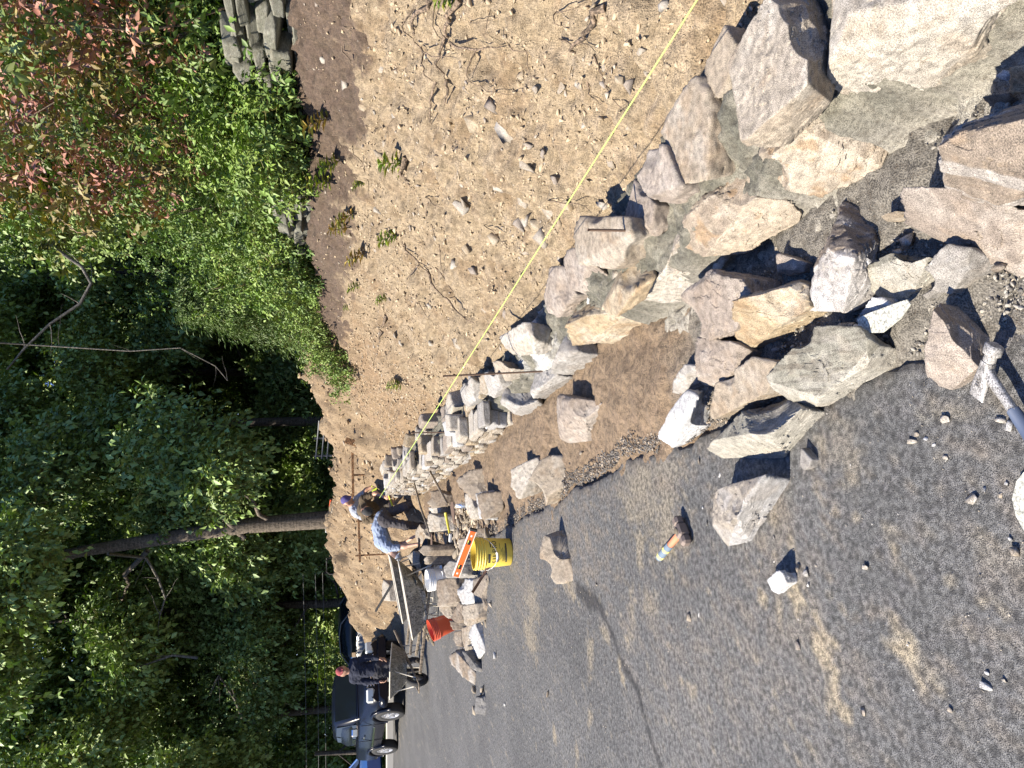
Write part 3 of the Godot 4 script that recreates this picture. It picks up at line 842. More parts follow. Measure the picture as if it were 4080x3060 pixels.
const DUST = [[-0.81,-2.42,0.064,0.052,1.00],[-0.85,-2.64,0.035,0.026,1.00],[-0.90,-2.54,0.053,0.025,0.80],[-0.82,-2.30,0.049,0.021,1.00],[-0.89,-2.29,0.040,0.074,1.00],[-0.95,-2.26,0.048,0.047,1.00],[-1.01,-2.21,0.051,0.023,1.00],[-1.10,-2.16,0.029,0.034,0.90],[-0.74,-1.93,0.034,0.031,0.70],[-0.79,-1.87,0.048,0.058,1.00],[-0.83,-1.81,0.047,0.028,1.00],[-0.86,-1.77,0.021,0.018,1.00],[-0.89,-1.83,0.029,0.021,1.00],[-0.83,-1.87,0.022,0.029,0.80],[-0.55,-1.57,0.023,0.022,0.35],[-1.32,-2.34,0.027,0.021,0.60],[-1.09,-2.24,0.047,0.026,0.60],[-1.06,-2.01,0.020,0.014,0.70],[-1.93,-6.28,0.142,0.209,0.50],[-2.24,-6.33,0.154,0.252,0.60],[-1.33,-4.01,0.115,0.046,0.55],[-1.85,-4.76,0.127,0.071,0.60],[-1.57,-4.44,0.055,0.089,0.55],[-1.19,-3.75,0.075,0.081,0.50],[-1.50,-5.20,0.073,0.089,0.80],[-1.69,-4.21,0.038,0.028,0.90],[-1.75,-4.15,0.030,0.028,0.90],[-1.52,-4.08,0.037,0.027,0.90],[-2.64,-5.03,0.080,0.045,0.60],[-2.75,-5.57,0.059,0.048,0.80],[-2.23,-4.73,0.059,0.045,0.60],[-2.26,-7.63,0.263,0.357,0.35],[-1.48,-3.26,0.036,0.031,0.60],[-1.47,-3.36,0.018,0.019,0.80],[-0.59,-3.89,0.210,0.202,0.50],[-0.77,-3.56,0.168,0.201,0.50],[-0.90,-3.89,0.140,0.052,0.60],[-0.22,-2.28,0.048,0.027,0.50],[-0.26,-2.11,0.066,0.036,0.40],[-0.52,-2.56,0.039,0.025,0.50],[-0.58,-2.46,0.028,0.014,0.70],[-0.21,-2.17,0.084,0.097,0.30],[-0.46,-1.95,0.023,0.037,0.60],[-0.49,-1.93,0.030,0.021,0.70],[-0.44,-1.99,0.023,0.011,0.60],[-0.08,-1.73,0.031,0.067,0.35],[-0.18,-1.65,0.013,0.024,0.50],[-0.44,-2.21,0.017,0.013,0.70],[-0.38,-2.30,0.018,0.013,0.60],[-0.57,-2.46,0.033,0.017,0.60],[-0.40,-1.63,0.017,0.023,0.35],[-0.52,-2.56,0.053,0.033,0.50],[-0.28,-2.09,0.028,0.015,0.50],[-0.45,-1.57,0.032,0.057,0.25],[-0.62,-3.90,0.211,0.299,0.40],[-0.51,-3.58,0.130,0.174,0.40]]

func tar_tone(p: Vector3, _a, _b) -> Color:
	var n := noise.get_noise_2d(p.x * 0.9, p.z * 0.6)
	var f := noise.get_noise_2d(p.x * 9.0, p.z * 4.0)
	var g := noise.get_noise_2d(p.x * 24.0 + 70.0, p.z * 15.0)
	var c := Color(0.18, 0.179, 0.175)
	c *= 1.0 + 0.25 * n + 0.14 * f
	# trodden-in dust: scattered flecks and a few spills
	var fleck := smoothstep(0.20, 0.42, f * 0.62 + g * 0.5 + 0.12 * n)
	c = c.lerp(Color(0.31, 0.285, 0.235), fleck * 0.34)
	c = c.lerp(Color(0.42, 0.37, 0.28), smoothstep(0.50, 0.58, g * 0.8 + 0.45 * noise.get_noise_2d(p.x * 5.0 + 11.0, p.z * 3.0)) * 0.7)
	var spill := 0.0
	for d in DUST:
		var q := Vector2((p.x - d[0]) / d[2], (p.z - d[1]) / d[3]).length()
		if q < 2.0:
			spill = maxf(spill, (1.0 - smoothstep(0.55, 1.25, q + 1.1 * f + 1.0 * g)) * d[4])
	c = c.lerp(Color(0.50, 0.42, 0.29), spill * 0.92)
	# soil walked out from the trench
	var near_edge := to_wall(p.x, p.z).x
	var walk := smoothstep(-2.6, -0.7, near_edge) * smoothstep(-0.1, 0.45, f * 0.7 + g * 0.4 + n * 0.5)
	c = c.lerp(Color(0.33, 0.25, 0.165), walk * 0.35)
	# a wet trickle across the paving
	var path := -1.02 - 0.16 * (p.z + 4.2) - 0.10 * sin(p.z * 2.1) if p.z > -4.6 else -99.0
	var ta := Vector2(p.x, p.z)
	var wet := 9.0
	for i in WET.size() - 1:
		var a := Vector2(WET[i][0], WET[i][1])
		var b := Vector2(WET[i + 1][0], WET[i + 1][1])
		var t := clampf((ta - a).dot(b - a) / (b - a).length_squared(), 0.0, 1.0)
		wet = minf(wet, ta.distance_to(a.lerp(b, t)) / lerpf(WET[i][2], WET[i + 1][2], t))
	c = c.lerp(Color(0.035, 0.034, 0.035), (1.0 - smoothstep(0.7, 1.2, wet + 0.5 * g)) * 0.8)
	c.a = 1.0
	return c

const WET = [[-1.46,-5.00,0.054],[-1.46,-4.78,0.072],[-1.43,-4.56,0.045],[-1.51,-4.40,0.018],[-1.56,-4.29,0.027],[-1.65,-4.21,0.018],[-1.70,-4.09,0.036],[-1.70,-4.03,0.018],[-1.74,-3.92,0.032],[-1.82,-3.85,0.018],[-1.91,-3.76,0.018],[-2.02,-3.60,0.018]]

func build_setting():
	var ground := put("ground", sheet_mesh(steps(-150, 150, [[-40, 12.0], [40, 4.0], [150, 12.0]]), steps(-200, 30, [[-60, 14.0], [30, 4.0]]),
		func(x: float, z: float): return Vector3(x, -0.09 + 0.05 * noise.get_noise_2d(x * 0.2, z * 0.2) - 0.05, z),
		func(p: Vector3, _a, _b): return Color(0.085, 0.075, 0.045).lerp(Color(0.06, 0.09, 0.03), 0.5 + 0.5 * noise.get_noise_3dv(p * 0.3))), mats.soil)
	ground.set_meta("kind", "structure")
	# the asphalt: a sheet up to a crumbled edge beside the trench
	var across := PackedFloat32Array()
	for v in steps(-45, 0, [[-9, 1.2], [-4.0, 0.08], [-0.0, 0.03]]):
		across.append(v)
	var asphalt := put("asphalt_road", sheet_mesh(across, steps(-23.6, 4.0, [[-14, 0.25], [-7, 0.09], [-1.2, 0.035], [4, 0.4]]),
		func(u: float, z: float):
			var l := (z - WALL_FOOT.z) / ALONG.z
			var e := from_wall(edge_of_asphalt(l), l)
			var y := 0.008 * noise.get_noise_2d((e.x + u) * 1.1, z * 1.1) + 0.004 * noise.get_noise_2d((e.x + u) * 9.0, z * 9.0)
			if u > -0.001:
				y = -0.07
			elif u > -0.07:
				y -= 0.012 * (0.5 + noise.get_noise_2d(z * 30.0, 2.0))
			return Vector3(e.x + u, y, e.z + 0.0 * l),
		tar_tone), mats.asphalt)
	asphalt.set_meta("kind", "structure")
	# the cut bank of gravelly soil
	var bank := put("embankment", sheet_mesh(steps(-1.1, 14.0, [[0.5, 0.03], [3.0, 0.020], [4.5, 0.07], [14, 0.6]]), steps(-3.2, 16.0, [[3.6, 0.021], [9.5, 0.042], [16, 0.1]]), bank_point, soil_tone), mats.soil)
	bank.set_meta("kind", "structure")
	bank_details(bank)
	var pile := put("dirt_heap", sheet_mesh(steps(-10.5, 4.0, [[4, 0.08]]), steps(-27.0, -13.6, [[-16, 0.09], [-13, 0.08]]),
		func(x: float, z: float):
			var p := Vector3(x, maxf(heap(x, z), -0.25), z)
			p.y += (rumple(p) * 1.7 + 0.10 * noise.get_noise_3dv(p * 2.6) + 0.05 * cell.get_noise_3dv(p * 5.0)) if p.y > -0.2 else 0.0
			return p,
		func(p: Vector3, _a, _b):
			var n := noise.get_noise_3dv(p * 1.5)
			return Color(0.30, 0.215, 0.128).lerp(Color(0.38, 0.285, 0.18), smoothstep(-0.3, 0.4, n + 0.6 * noise.get_noise_3dv(p * 6.0)))), mats.soil)
	var r := RandomNumberGenerator.new()
	r.seed = 61
	var spots := []
	var tones := []
	for i in 7000:
		var x := r.randf_range(-8.2, 3.0)
		var z := r.randf_range(-23.5, -14.2)
		var y := heap(x, z)
		if y < 0.05:
			continue
		var q := Vector3(x, y, z)
		q.y += rumple(q) * 1.7 + 0.10 * noise.get_noise_3dv(q * 2.6) + 0.05 * cell.get_noise_3dv(q * 5.0)
		var size := 0.015 + 0.05 * pow(r.randf(), 4.0)
		spots.append(Transform3D(Basis.from_euler(Vector3(r.randf() * TAU, r.randf() * TAU, r.randf() * TAU)).scaled(Vector3(size * 1.3, size, size)), q))
		var t := r.randf_range(0.65, 1.3)
		tones.append(Color(0.31 * t, 0.225 * t, 0.135 * t) if r.randf() < 0.85 else Color(0.40 * t, 0.34 * t, 0.25 * t))
	scatter("clods", fragment(r), mats.pebble, spots, tones, pile).set_meta("kind", "stuff")
	tag(pile, "heap of brown excavated soil in front of the dark woods", "dirt heap")

func bank_normal(s: float, l: float) -> Vector3:
	return (Vector3.UP * 0.8 - ACROSS * 0.6) if s > 0.55 and s < 2.7 else Vector3.UP

const BANK_STONES = [[1.07,0.87,0.126],[0.95,0.75,0.090],[1.35,0.63,0.132],[1.19,0.49,0.158],[0.99,0.40,0.092],[1.28,0.34,0.085],[1.39,0.52,0.089],[2.11,1.42,0.081],[1.79,1.02,0.055],[1.24,0.10,0.052],[1.18,0.06,0.058],[1.11,-0.07,0.042],[1.34,1.21,0.073],[1.46,1.17,0.064],[2.38,1.98,0.101],[2.00,2.25,0.090],[2.19,1.92,0.088],[1.93,1.63,0.072],[1.04,0.31,0.060],[0.97,0.28,0.060],[0.90,0.85,0.125],[0.82,0.61,0.103],[0.74,0.42,0.098],[0.65,0.25,0.080],[0.75,0.74,0.097],[0.90,0.98,0.094],[0.83,0.82,0.082],[1.27,1.53,0.115],[1.25,1.38,0.084],[1.03,1.58,0.105],[1.16,2.26,0.097],[0.88,3.45,0.139],[1.03,2.09,0.083],[1.85,2.91,0.098],[1.97,3.16,0.089],[1.72,2.84,0.072],[1.13,1.91,0.071],[1.24,3.52,0.078],[0.85,2.47,0.066],[0.72,2.20,0.094],[0.65,0.86,0.074],[1.97,4.09,0.100],[0.71,2.73,0.091],[0.85,-0.94,0.047],[0.83,-0.74,0.038],[0.81,-0.54,0.062],[0.84,-0.56,0.040],[0.79,-0.60,0.044],[0.96,-0.33,0.036],[0.72,-0.40,0.035],[0.88,-0.13,0.037],[0.71,-0.08,0.056]]

func bank_details(bank: Node):
	var r := RandomNumberGenerator.new()
	r.seed = 21
	# the stones the picture lets one pick out, bedded in the face
	var shapes := []
	for k in 20:
		shapes.append(shard(1.0, 0.6, 0.8, r, ["pale", "tan", "gold", "pale", "tan", "pink", "gold"][k % 7]))
	var big := 0
	for b in BANK_STONES:
		var p := bank_point(b[0], b[1])
		var o := put("stone", shapes[big % 20], mats.rock_small, bank, p - bank_normal(b[0], b[1]) * b[2] * 0.04)
		o.basis = Basis(Quaternion(Vector3.UP, bank_normal(b[0], b[1]))) * Basis(Vector3.UP, r.randf() * TAU) * Basis.from_scale(Vector3.ONE * b[2] * 1.2)
		big += 1
	while big < 250:
		var l := r.randf_range(-2.4, 6.0)
		var s := r.randf_range(0.6, 2.7)
		var size := 0.026 + 0.065 * pow(r.randf(), 2.6) * (1.0 + 0.12 * maxf(l, 0.0))
		var p := bank_point(s, l)
		var o := put("stone", shapes[big % 20], mats.rock_small, bank, p - bank_normal(s, l) * size * 0.08)
		o.basis = Basis(Quaternion(Vector3.UP, bank_normal(s, l))) * Basis.from_euler(Vector3(r.randf_range(-0.5, 0.5), r.randf() * TAU, r.randf_range(-0.5, 0.5))) * Basis.from_scale(Vector3(size, size * r.randf_range(0.6, 1.1), size))
		big += 1
	# the finer gravel
	var spots := []
	var tones := []
	for i in 60000:
		var l := -2.6 + 15.0 * pow(r.randf(), 1.5)
		var s := r.randf_range(0.5, 2.75)
		if s > 2.66 - 0.5 * smoothstep(-1.5, 2.0, l) and r.randf() < 0.85:
			continue
		if noise.get_noise_2d(s * 2.4 + 40.0, l * 1.8) + r.randf_range(-0.35, 0.35) < -0.05:
			continue
		var p := bank_point(s, l)
		var size := 0.0035 + 0.016 * pow(r.randf(), 5.0) + 0.0008 * maxf(l, 0.0)
		spots.append(Transform3D(Basis.from_euler(Vector3(r.randf() * TAU, r.randf() * TAU, r.randf() * TAU)).scaled(Vector3(size * r.randf_range(0.7, 1.6), size * r.randf_range(0.6, 1.2), size * r.randf_range(0.8, 1.5))), p))
		var t := r.randf_range(0.75, 1.35)
		tones.append(Color(0.32 * t, 0.255 * t, 0.172 * t).lerp(Color(0.3, 0.28, 0.26), 0.6 if r.randf() < 0.08 else 0.0))
	for k in 4:
		var ss := []
		var tt := []
		for i in range(k, spots.size(), 4):
			ss.append(spots[i])
			tt.append(tones[i])
		scatter("gravel", fragment(r), mats.pebble, ss, tt, bank).set_meta("kind", "stuff")
	# roots torn out of the face
	for t in ROOTS:
		var a := bank_point(t[0], t[1]) + bank_normal(t[0], t[1]) * 0.01
		var b := bank_point(t[2], t[3]) + bank_normal(t[2], t[3]) * 0.02
		var path := []
		var radii := []
		for k in 9:
			var u := k / 8.0
			var q := a.lerp(b, u)
			var w := to_wall(q.x, q.z)
			var ground_q := bank_point(w.x, w.y)
			q.y = maxf(q.y, ground_q.y + 0.012)
			q += bank_normal(1.0, 0.0) * (t[5] * sin(u * PI)) + Vector3(r.randf_range(-1, 1), r.randf_range(-1, 1), r.randf_range(-1, 1)) * 0.018 * a.distance_to(b)
			path.append(q)
			radii.append(t[4] * (1.0 - 0.65 * u))
		put("root", done(tube(path, radii, 6)), mats.root, bank)
	for i in 34:
		var s := r.randf_range(0.8, 2.6)
		var l := r.randf_range(-2.3, 5.5)
		var path := []
		var radii := []
		var q := bank_point(s, l) + bank_normal(s, l) * 0.01
		var dir := (ALONG * r.randf_range(-1, 1) - Vector3.UP * r.randf_range(0.0, 0.8) - ACROSS * 0.5).normalized()
		for k in 7:
			path.append(q)
			radii.append(0.0045 * (1.0 - 0.11 * k))
			q += dir * 0.05
			dir = (dir + Vector3(r.randf_range(-0.5, 0.5), r.randf_range(-0.5, 0.4), r.randf_range(-0.5, 0.5))).normalized()
			var w := to_wall(q.x, q.z)
			q.y = maxf(q.y, bank_point(w.x, w.y).y + 0.006)
		put("root", done(tube(path, radii, 4)), mats.root, bank)

# a plain angular fragment about two units across, white so that each copy takes its own colour
func fragment(r: RandomNumberGenerator) -> ArrayMesh:
	var m := shard(2.0, 1.1, 1.6, r, "white", 9)
	var arrays := m.surface_get_arrays(0)
	arrays[Mesh.ARRAY_COLOR] = null
	var out := ArrayMesh.new()
	out.add_surface_from_arrays(Mesh.PRIMITIVE_TRIANGLES, arrays)
	return out

func chips(level: int) -> ArrayMesh:
	var v: PackedVector3Array = ball(level)[0].duplicate()
	for i in v.size():
		v[i] *= 1.0 + (1.6 if level == 0 else 0.6) * noise.get_noise_3dv(v[i] * 1.9 + Vector3(7, 7, 7))
	var arrays := []
	arrays.resize(Mesh.ARRAY_MAX)
	var flat_v := PackedVector3Array()
	for i in ball(level)[1]:
		flat_v.append(v[i])
	arrays[Mesh.ARRAY_VERTEX] = flat_v
	var st := SurfaceTool.new()
	st.create_from_arrays(arrays)
	st.generate_normals()
	return st.commit()

const ROOTS = [[1.03,-0.69,1.04,-0.40,0.0168,0.02],[1.74,0.21,1.83,0.62,0.0159,0.03],[1.60,0.05,1.63,0.35,0.0171,0.03],[1.88,0.48,1.79,0.64,0.0059,0.06],[1.79,0.64,1.52,0.31,0.0052,0.05],[1.77,0.65,1.63,0.70,0.0069,0.04],[1.63,0.70,1.60,1.08,0.0094,0.02],[1.64,0.34,1.56,0.64,0.0097,0.04],[1.56,0.64,1.55,0.81,0.0109,0.02],[1.58,0.30,1.31,-0.09,0.0079,0.05],[1.31,-0.09,1.23,-0.14,0.0050,0.03],[1.48,0.22,1.42,0.35,0.0062,0.04],[1.42,0.35,1.18,0.14,0.0031,0.03],[1.24,-0.13,1.14,-0.07,0.0032,0.02],[1.18,-0.47,1.08,-0.66,0.0039,0.05],[1.18,-0.47,1.12,-0.47,0.0032,0.04],[2.36,1.48,2.25,1.51,0.0063,0.01],[0.95,-0.36,0.86,-0.33,0.0045,0.02],[1.74,1.77,1.65,1.97,0.0232,0.03],[1.41,-0.22,1.32,-0.11,0.0028,0.06],[1.51,0.02,1.39,-0.16,0.0030,0.05],[1.65,3.08,1.36,3.04,0.0111,0.02],[1.36,3.04,1.14,3.00,0.0134,0.03],[1.14,3.00,0.85,2.79,0.0096,0.02],[1.31,2.85,0.96,2.51,0.0053,0.02],[1.45,3.07,1.50,3.55,0.0086,0.03],[1.50,1.96,1.30,2.20,0.0073,0.02],[1.30,2.20,1.18,2.60,0.0054,0.02],[1.70,5.42,1.64,6.47,0.0197,0.02],[1.54,6.25,1.37,6.37,0.0196,0.02],[1.52,1.95,1.37,1.73,0.0052,0.03],[1.36,3.49,1.17,3.66,0.0065,0.02]]

# ------------------------------------------------------------------ the new wall
func wall_top(l: float) -> float:
	if l < 3.3:
		return 0.37
	if l < 4.2:
		return 0.40
	if l < 5.4:
		return 0.50
	if l < 7.0:
		return 0.60
	if l < 8.6:
		return 0.70
	return 0.78

func build_wall():
	var r := RandomNumberGenerator.new()
	r.seed = 5
	var wall := thing("stone_wall", "half built mortared fieldstone retaining wall running along the cut bank", "stone wall", from_wall(0.25, 3.0))
	wall.set_meta("kind", "thing")
	var number := 0
	for w in WALL_STONES:
		var p := PackedVector3Array()
		for i in range(0, w[2].size(), 3):
			p.append(Vector3(w[2][i], w[2][i + 1], w[2][i + 2]))
		var push := Vector3(w[3][0], w[3][1], w[3][2])
		var mid := Vector3.ZERO
		for q in p:
			mid += q / p.size()
		var n := p.size()
		for i in n:
			if i % 2 == 0:
				p.append(mid + (p[i] - mid) * 0.85 + push)
		var made := stone(p, w[1], w[0], 500 + number)
		put("stone", made[0], mats.rock, wall, made[1] - wall.position)
		number += 1
	# the farther courses of flat fieldstone
	var shapes := []
	var kinds := ["pale", "tan", "pale", "grey", "gold", "pale", "white", "tan", "pink", "pale"]
	for k in 30:
		shapes.append(stone(block_points(1.0, 1.0, 1.0, r, 0.2), 3, kinds[k % 10], 600 + k, 1.0)[0])
	var made_count := 0
	var y := 0.0
	var course := 0
	while y < 0.76:
		var high := r.randf_range(0.05, 0.1)
		var l := 3.2 + r.randf() * 0.2
		while l < 12.2:
			var long := r.randf_range(0.16, 0.42)
			if y + high * 0.6 < wall_top(l + long * 0.5) and made_count < 268:
				var d := r.randf_range(0.2, 0.28)
				var o := put("stone", shapes[r.randi() % 30], mats.rock_small, wall, from_wall(0.02 + d * 0.5 + 0.06 * y + r.randf_range(-0.02, 0.03), l + long * 0.5, y) - wall.position)
				o.basis = Basis(Vector3.UP, atan2(ALONG.x, ALONG.z) + r.randf_range(-0.07, 0.07)) * Basis(Vector3.BACK, r.randf_range(-0.05, 0.05)) * Basis.from_scale(Vector3(d, high * 1.02, long * 0.97))
				made_count += 1
			l += long
		y += high
		course += 1
	# the back row, standing free above the fill
	var l := 3.4
	while l < 12.0:
		var long := r.randf_range(0.2, 0.4)
		var top := wall_top(l) + r.randf_range(-0.06, 0.1)
		var o := put("stone", shapes[r.randi() % 30], mats.rock_small, wall, from_wall(0.52 + r.randf_range(-0.03, 0.05), l + long * 0.5, top - 0.22) - wall.position)
		o.basis = Basis(Vector3.UP, atan2(ALONG.x, ALONG.z) + r.randf_range(-0.3, 0.3)) * Basis(Vector3.BACK, r.randf_range(-0.2, 0.2)) * Basis.from_scale(Vector3(r.randf_range(0.12, 0.22), r.randf_range(0.12, 0.24), long))
		l += long
	for k in 16:
		var lk := r.randf_range(3.5, 11.0)
		var top := wall_top(lk)
		var o := put("stone", shapes[r.randi() % 30], mats.rock_small, wall, from_wall(r.randf_range(0.22, 0.42), lk, top - 0.1) - wall.position)
		o.basis = Basis(Vector3.UP, r.randf() * TAU) * Basis.from_scale(Vector3(r.randf_range(0.1, 0.22), r.randf_range(0.1, 0.17), r.randf_range(0.14, 0.3)))
	# the concrete between the two faces and smeared down the near face
	var core := sheet_mesh(steps(-0.20, 0.60, [[1, 0.016]]), steps(-2.6, 12.2, [[2.5, 0.018], [4, 0.03], [12, 0.08]]),
		func(s: float, l: float):
			var p := from_wall(s, l)
			var top := wall_top(l) - 0.07
			if l < 3.3:
				top = lerpf(0.31, 0.40, smoothstep(0.08, 0.40, s))
			top += 0.05 * noise.get_noise_2d(l * 3.0, s * 3.0)
			var face := smoothstep(-0.03, 0.13, s + 0.05 * noise.get_noise_2d(l * 2.0, 9.0))
			face = maxf(face, 0.45 * smoothstep(-0.20, -0.02, s + 0.06 * noise.get_noise_2d(l * 3.0, 2.0)) * smoothstep(0.7, 0.1, l))
			if l > 0.4:
				face = lerpf(face, smoothstep(0.13, 0.20, s), smoothstep(0.3, 0.6, l))
			if l > 0.5 and l < 3.3:
				top -= 0.07
			p.y = lerpf(-0.12, top, face)
			var lumps := smoothstep(0.05, 0.5, face)
			p.y += lumps * (0.026 * noise.get_noise_3dv(p * 14.0) + 0.045 * maxf(cell.get_noise_3dv(p * 17.0), -0.7) + 0.022 * noise.get_noise_3dv(p * 38.0))
			if s > 0.52:
				p.y -= (s - 0.52) * 2.0
			return p - wall.position,
		func(_p: Vector3, s: float, l: float):
			var n := noise.get_noise_2d(l * 2.2, s * 2.0)
			var c := Color(0.16, 0.153, 0.122).lerp(Color(0.27, 0.255, 0.205), smoothstep(-0.2, 0.4, noise.get_noise_2d(l * 7.0, s * 7.0)))
			c = c.lerp(Color(0.40, 0.38, 0.33), smoothstep(0.12, 0.0, s) * smoothstep(3.2, 2.4, l))
			c = c.lerp(Color(0.62, 0.62, 0.60), smoothstep(0.25, 0.05, absf(l - 1.75 - 0.3 * n) - 0.14) * smoothstep(-0.05, 0.15, s + 0.2 * n))
			return c)
	put("mortar", core, mats.mortar, wall)

func build_loose_stones():
	var number := 0
	for w in LOOSE_STONES:
		var p := PackedVector3Array()
		for i in range(0, w[3].size(), 3):
			p.append(Vector3(w[3][i], w[3][i + 1], w[3][i + 2]))
		var mid := Vector3.ZERO
		var low := 9.0
		for q in p:
			mid += q / p.size()
			low = minf(low, q.y)
		var n := p.size()
		var base: float = w[4]
		for i in n:
			if i % 2 == 0 or p[i].y < low + 0.05:
				var q := mid + (p[i] - mid) * (0.86 if base < 0.0 or mid.z > -5.0 else 1.2)
				p.append(Vector3(q.x, base - 0.01, q.z))
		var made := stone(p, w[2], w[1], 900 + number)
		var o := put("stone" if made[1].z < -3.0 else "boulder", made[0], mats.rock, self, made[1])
		tag(o, w[0], "stone", "loose stones waiting to be laid")
		number += 1
	rubble()

# ------------------------------------------------------------------ small stones
const CHIPS = [[-0.677,-2.409,0.038,0.026,"tan",-0.00,0.0,"narrow tan chip beside the white angular stone"],[-0.683,-2.360,0.030,0.029,"grey",-0.00,0.0,"pale grey chip just past the narrow tan chip"],[-0.722,-2.353,0.018,0.016,"white",-0.00,0.0,"tiny white chip near the white angular stone"],[-0.588,-2.057,0.018,0.026,"pale",-0.00,0.0,"small round pale pebble on open asphalt"],[-0.960,-2.411,0.041,0.027,"pink",-0.00,0.0,"brown oval pebble beside the sandy spill"],[-1.053,-2.068,0.038,0.025,"tan",-0.00,0.0,"tan split pebble below the long sandy spill"],[-0.789,-1.601,0.020,0.042,"white",-0.00,0.0,"pointed white chip near the lower left corner of asphalt"],[-0.747,-2.666,0.024,0.015,"brown",-0.00,0.0,"dark sliver above the white angular stone"],[-0.716,-2.548,0.016,0.024,"tan",-0.00,0.0,"small tan chip touching the white angular stone"],[-0.754,-1.599,0.012,0.017,"white",-0.00,0.0,"small white chip near the pointed white chip"],[-0.751,-1.545,0.014,0.018,"pale",-0.00,0.0,"pale pebble beside the pointed white chip"],[-0.901,-1.717,0.017,0.020,"tan",-0.00,0.0,"tan pebble past the second sandy spill"],[-0.306,-1.646,0.032,0.059,"pale",-0.00,0.0,"small oblong pale block on asphalt near the big trowel"],[-0.276,-1.608,0.016,0.016,"white",-0.00,0.0,"white fleck beside the oblong pale block"],[-0.099,-1.736,0.024,0.037,"pale",-0.00,0.0,"pale wedge chip near the brown triangular stone"],[-0.169,-1.856,0.021,0.041,"pale",-0.00,0.0,"pale half round chip on the near asphalt"],[-0.173,-1.774,0.012,0.019,"white",-0.00,0.0,"white crumb beside the half round chip"],[-0.147,-1.837,0.017,0.019,"tan",-0.00,0.0,"tan crumb above the half round chip"],[-0.158,-1.804,0.016,0.019,"white",-0.00,0.0,"bright crumb right of the half round chip"],[-0.205,-1.734,0.015,0.019,"pale",-0.00,0.0,"pale crumb below the half round chip"],[-0.092,-1.557,0.017,0.033,"pale",-0.00,0.0,"pale flat chip below the rock hammer"],[-0.107,-1.530,0.034,0.026,"white",-0.00,0.0,"long whitish chip below the rock hammer"],[-0.419,-1.509,0.027,0.035,"tan",-0.00,0.0,"tan flat pebble below the big trowel"],[-0.253,-1.539,0.014,0.013,"white",-0.00,0.0,"white spot of quartz beside the big trowel"],[-0.284,-1.559,0.017,0.013,"tan",-0.00,0.0,"tan sliver beside the big trowel"],[-0.391,-1.530,0.012,0.013,"white",-0.00,0.0,"white quartz bit left of the tan flat pebble"],[-0.586,-2.056,0.020,0.026,"pale",-0.00,0.0,"rounded pale pebble left of the oblong block"],[-0.403,-2.986,0.026,0.017,"white",-0.00,0.0,"white flake above the lone notched stone"],[-0.363,-3.183,0.042,0.017,"brown",-0.00,0.0,"thin brown stick like sliver on the asphalt"],[-0.574,-3.149,0.018,0.014,"white",-0.00,0.0,"white flake between the sledgehammer and the notched stone"],[-0.641,-3.107,0.030,0.014,"dark",-0.00,0.0,"dark sliver beside the sledgehammer head"],[-0.679,-2.764,0.022,0.013,"grey",-0.00,0.0,"small grey chip at the tip of the notched stone"],[-0.596,-2.569,0.021,0.012,"grey",-0.00,0.0,"grey splinter left of the notched stone"],[-2.920,-7.808,0.086,0.059,"white",-0.00,0.0,"bright white shard on far asphalt beside the white slab"],[-3.256,-7.345,0.041,0.029,"white",-0.00,0.0,"white fleck beyond the lone dark cube"],[-1.122,-3.278,0.052,0.037,"tan",-0.00,0.0,"tan pebble on the mid asphalt with a sharp shadow"],[-1.084,-3.183,0.025,0.013,"white",-0.00,0.0,"white flake beside the tan mid pebble"],[-2.504,-5.751,0.076,0.038,"brown",-0.00,0.0,"curled brown leaf like chip on the far asphalt"],[-1.308,-4.592,0.026,0.029,"tan",-0.00,0.0,"small tan chip beside the wet stain"],[0.301,-1.616,0.035,0.045,"pale",-0.00,0.0,"pale chip lying under the flat pale boulder"],[0.321,-1.567,0.038,0.052,"white",0.05,0.0,"white streaked stone under the flat pale boulder"],[0.287,-1.515,0.026,0.047,"brown",0.05,0.0,"brown bar shaped chip beside the flat boulder"],[0.384,-1.858,0.025,0.048,"pale",0.05,0.0,"pale cube chip in the rubble behind olive slab"],[0.409,-1.899,0.021,0.029,"tan",0.05,0.0,"tan chip in the shaded rubble by the split block"],[0.410,-1.804,0.045,0.057,"pale",0.05,0.0,"pale rubble stone behind the olive slab"],[0.145,-1.958,0.017,0.035,"grey",-0.00,0.0,"grey chip below the small trowel"],[0.265,-2.036,0.018,0.031,"grey",-0.00,0.0,"grey flake under the white sliver"],[0.434,-2.567,0.031,0.036,"tan",0.03,0.0,"little tan stone in the dark hollow below the wall"],[0.130,-2.516,0.030,0.070,"grey",0.03,0.0,"flat shaded stone behind the striped slab"],[0.532,-3.425,0.069,0.130,"tan",0.30,0.0,"tan lump on the wet mortar behind the wall face"],[-0.189,-4.705,0.109,0.039,"tan",-0.00,0.0,"narrow tan splinter beside the hollow boulder"],[-0.104,-4.808,0.043,0.039,"pale",-0.00,0.0,"pale chip at the shaded end of hollow boulder"],[-0.674,-5.265,0.037,0.043,"tan",-0.00,0.0,"tan crumb at the corner of grey brown block"],[-0.473,-4.888,0.044,0.050,"tan",-0.00,0.0,"tan pebble on the crumbled asphalt edge"]]

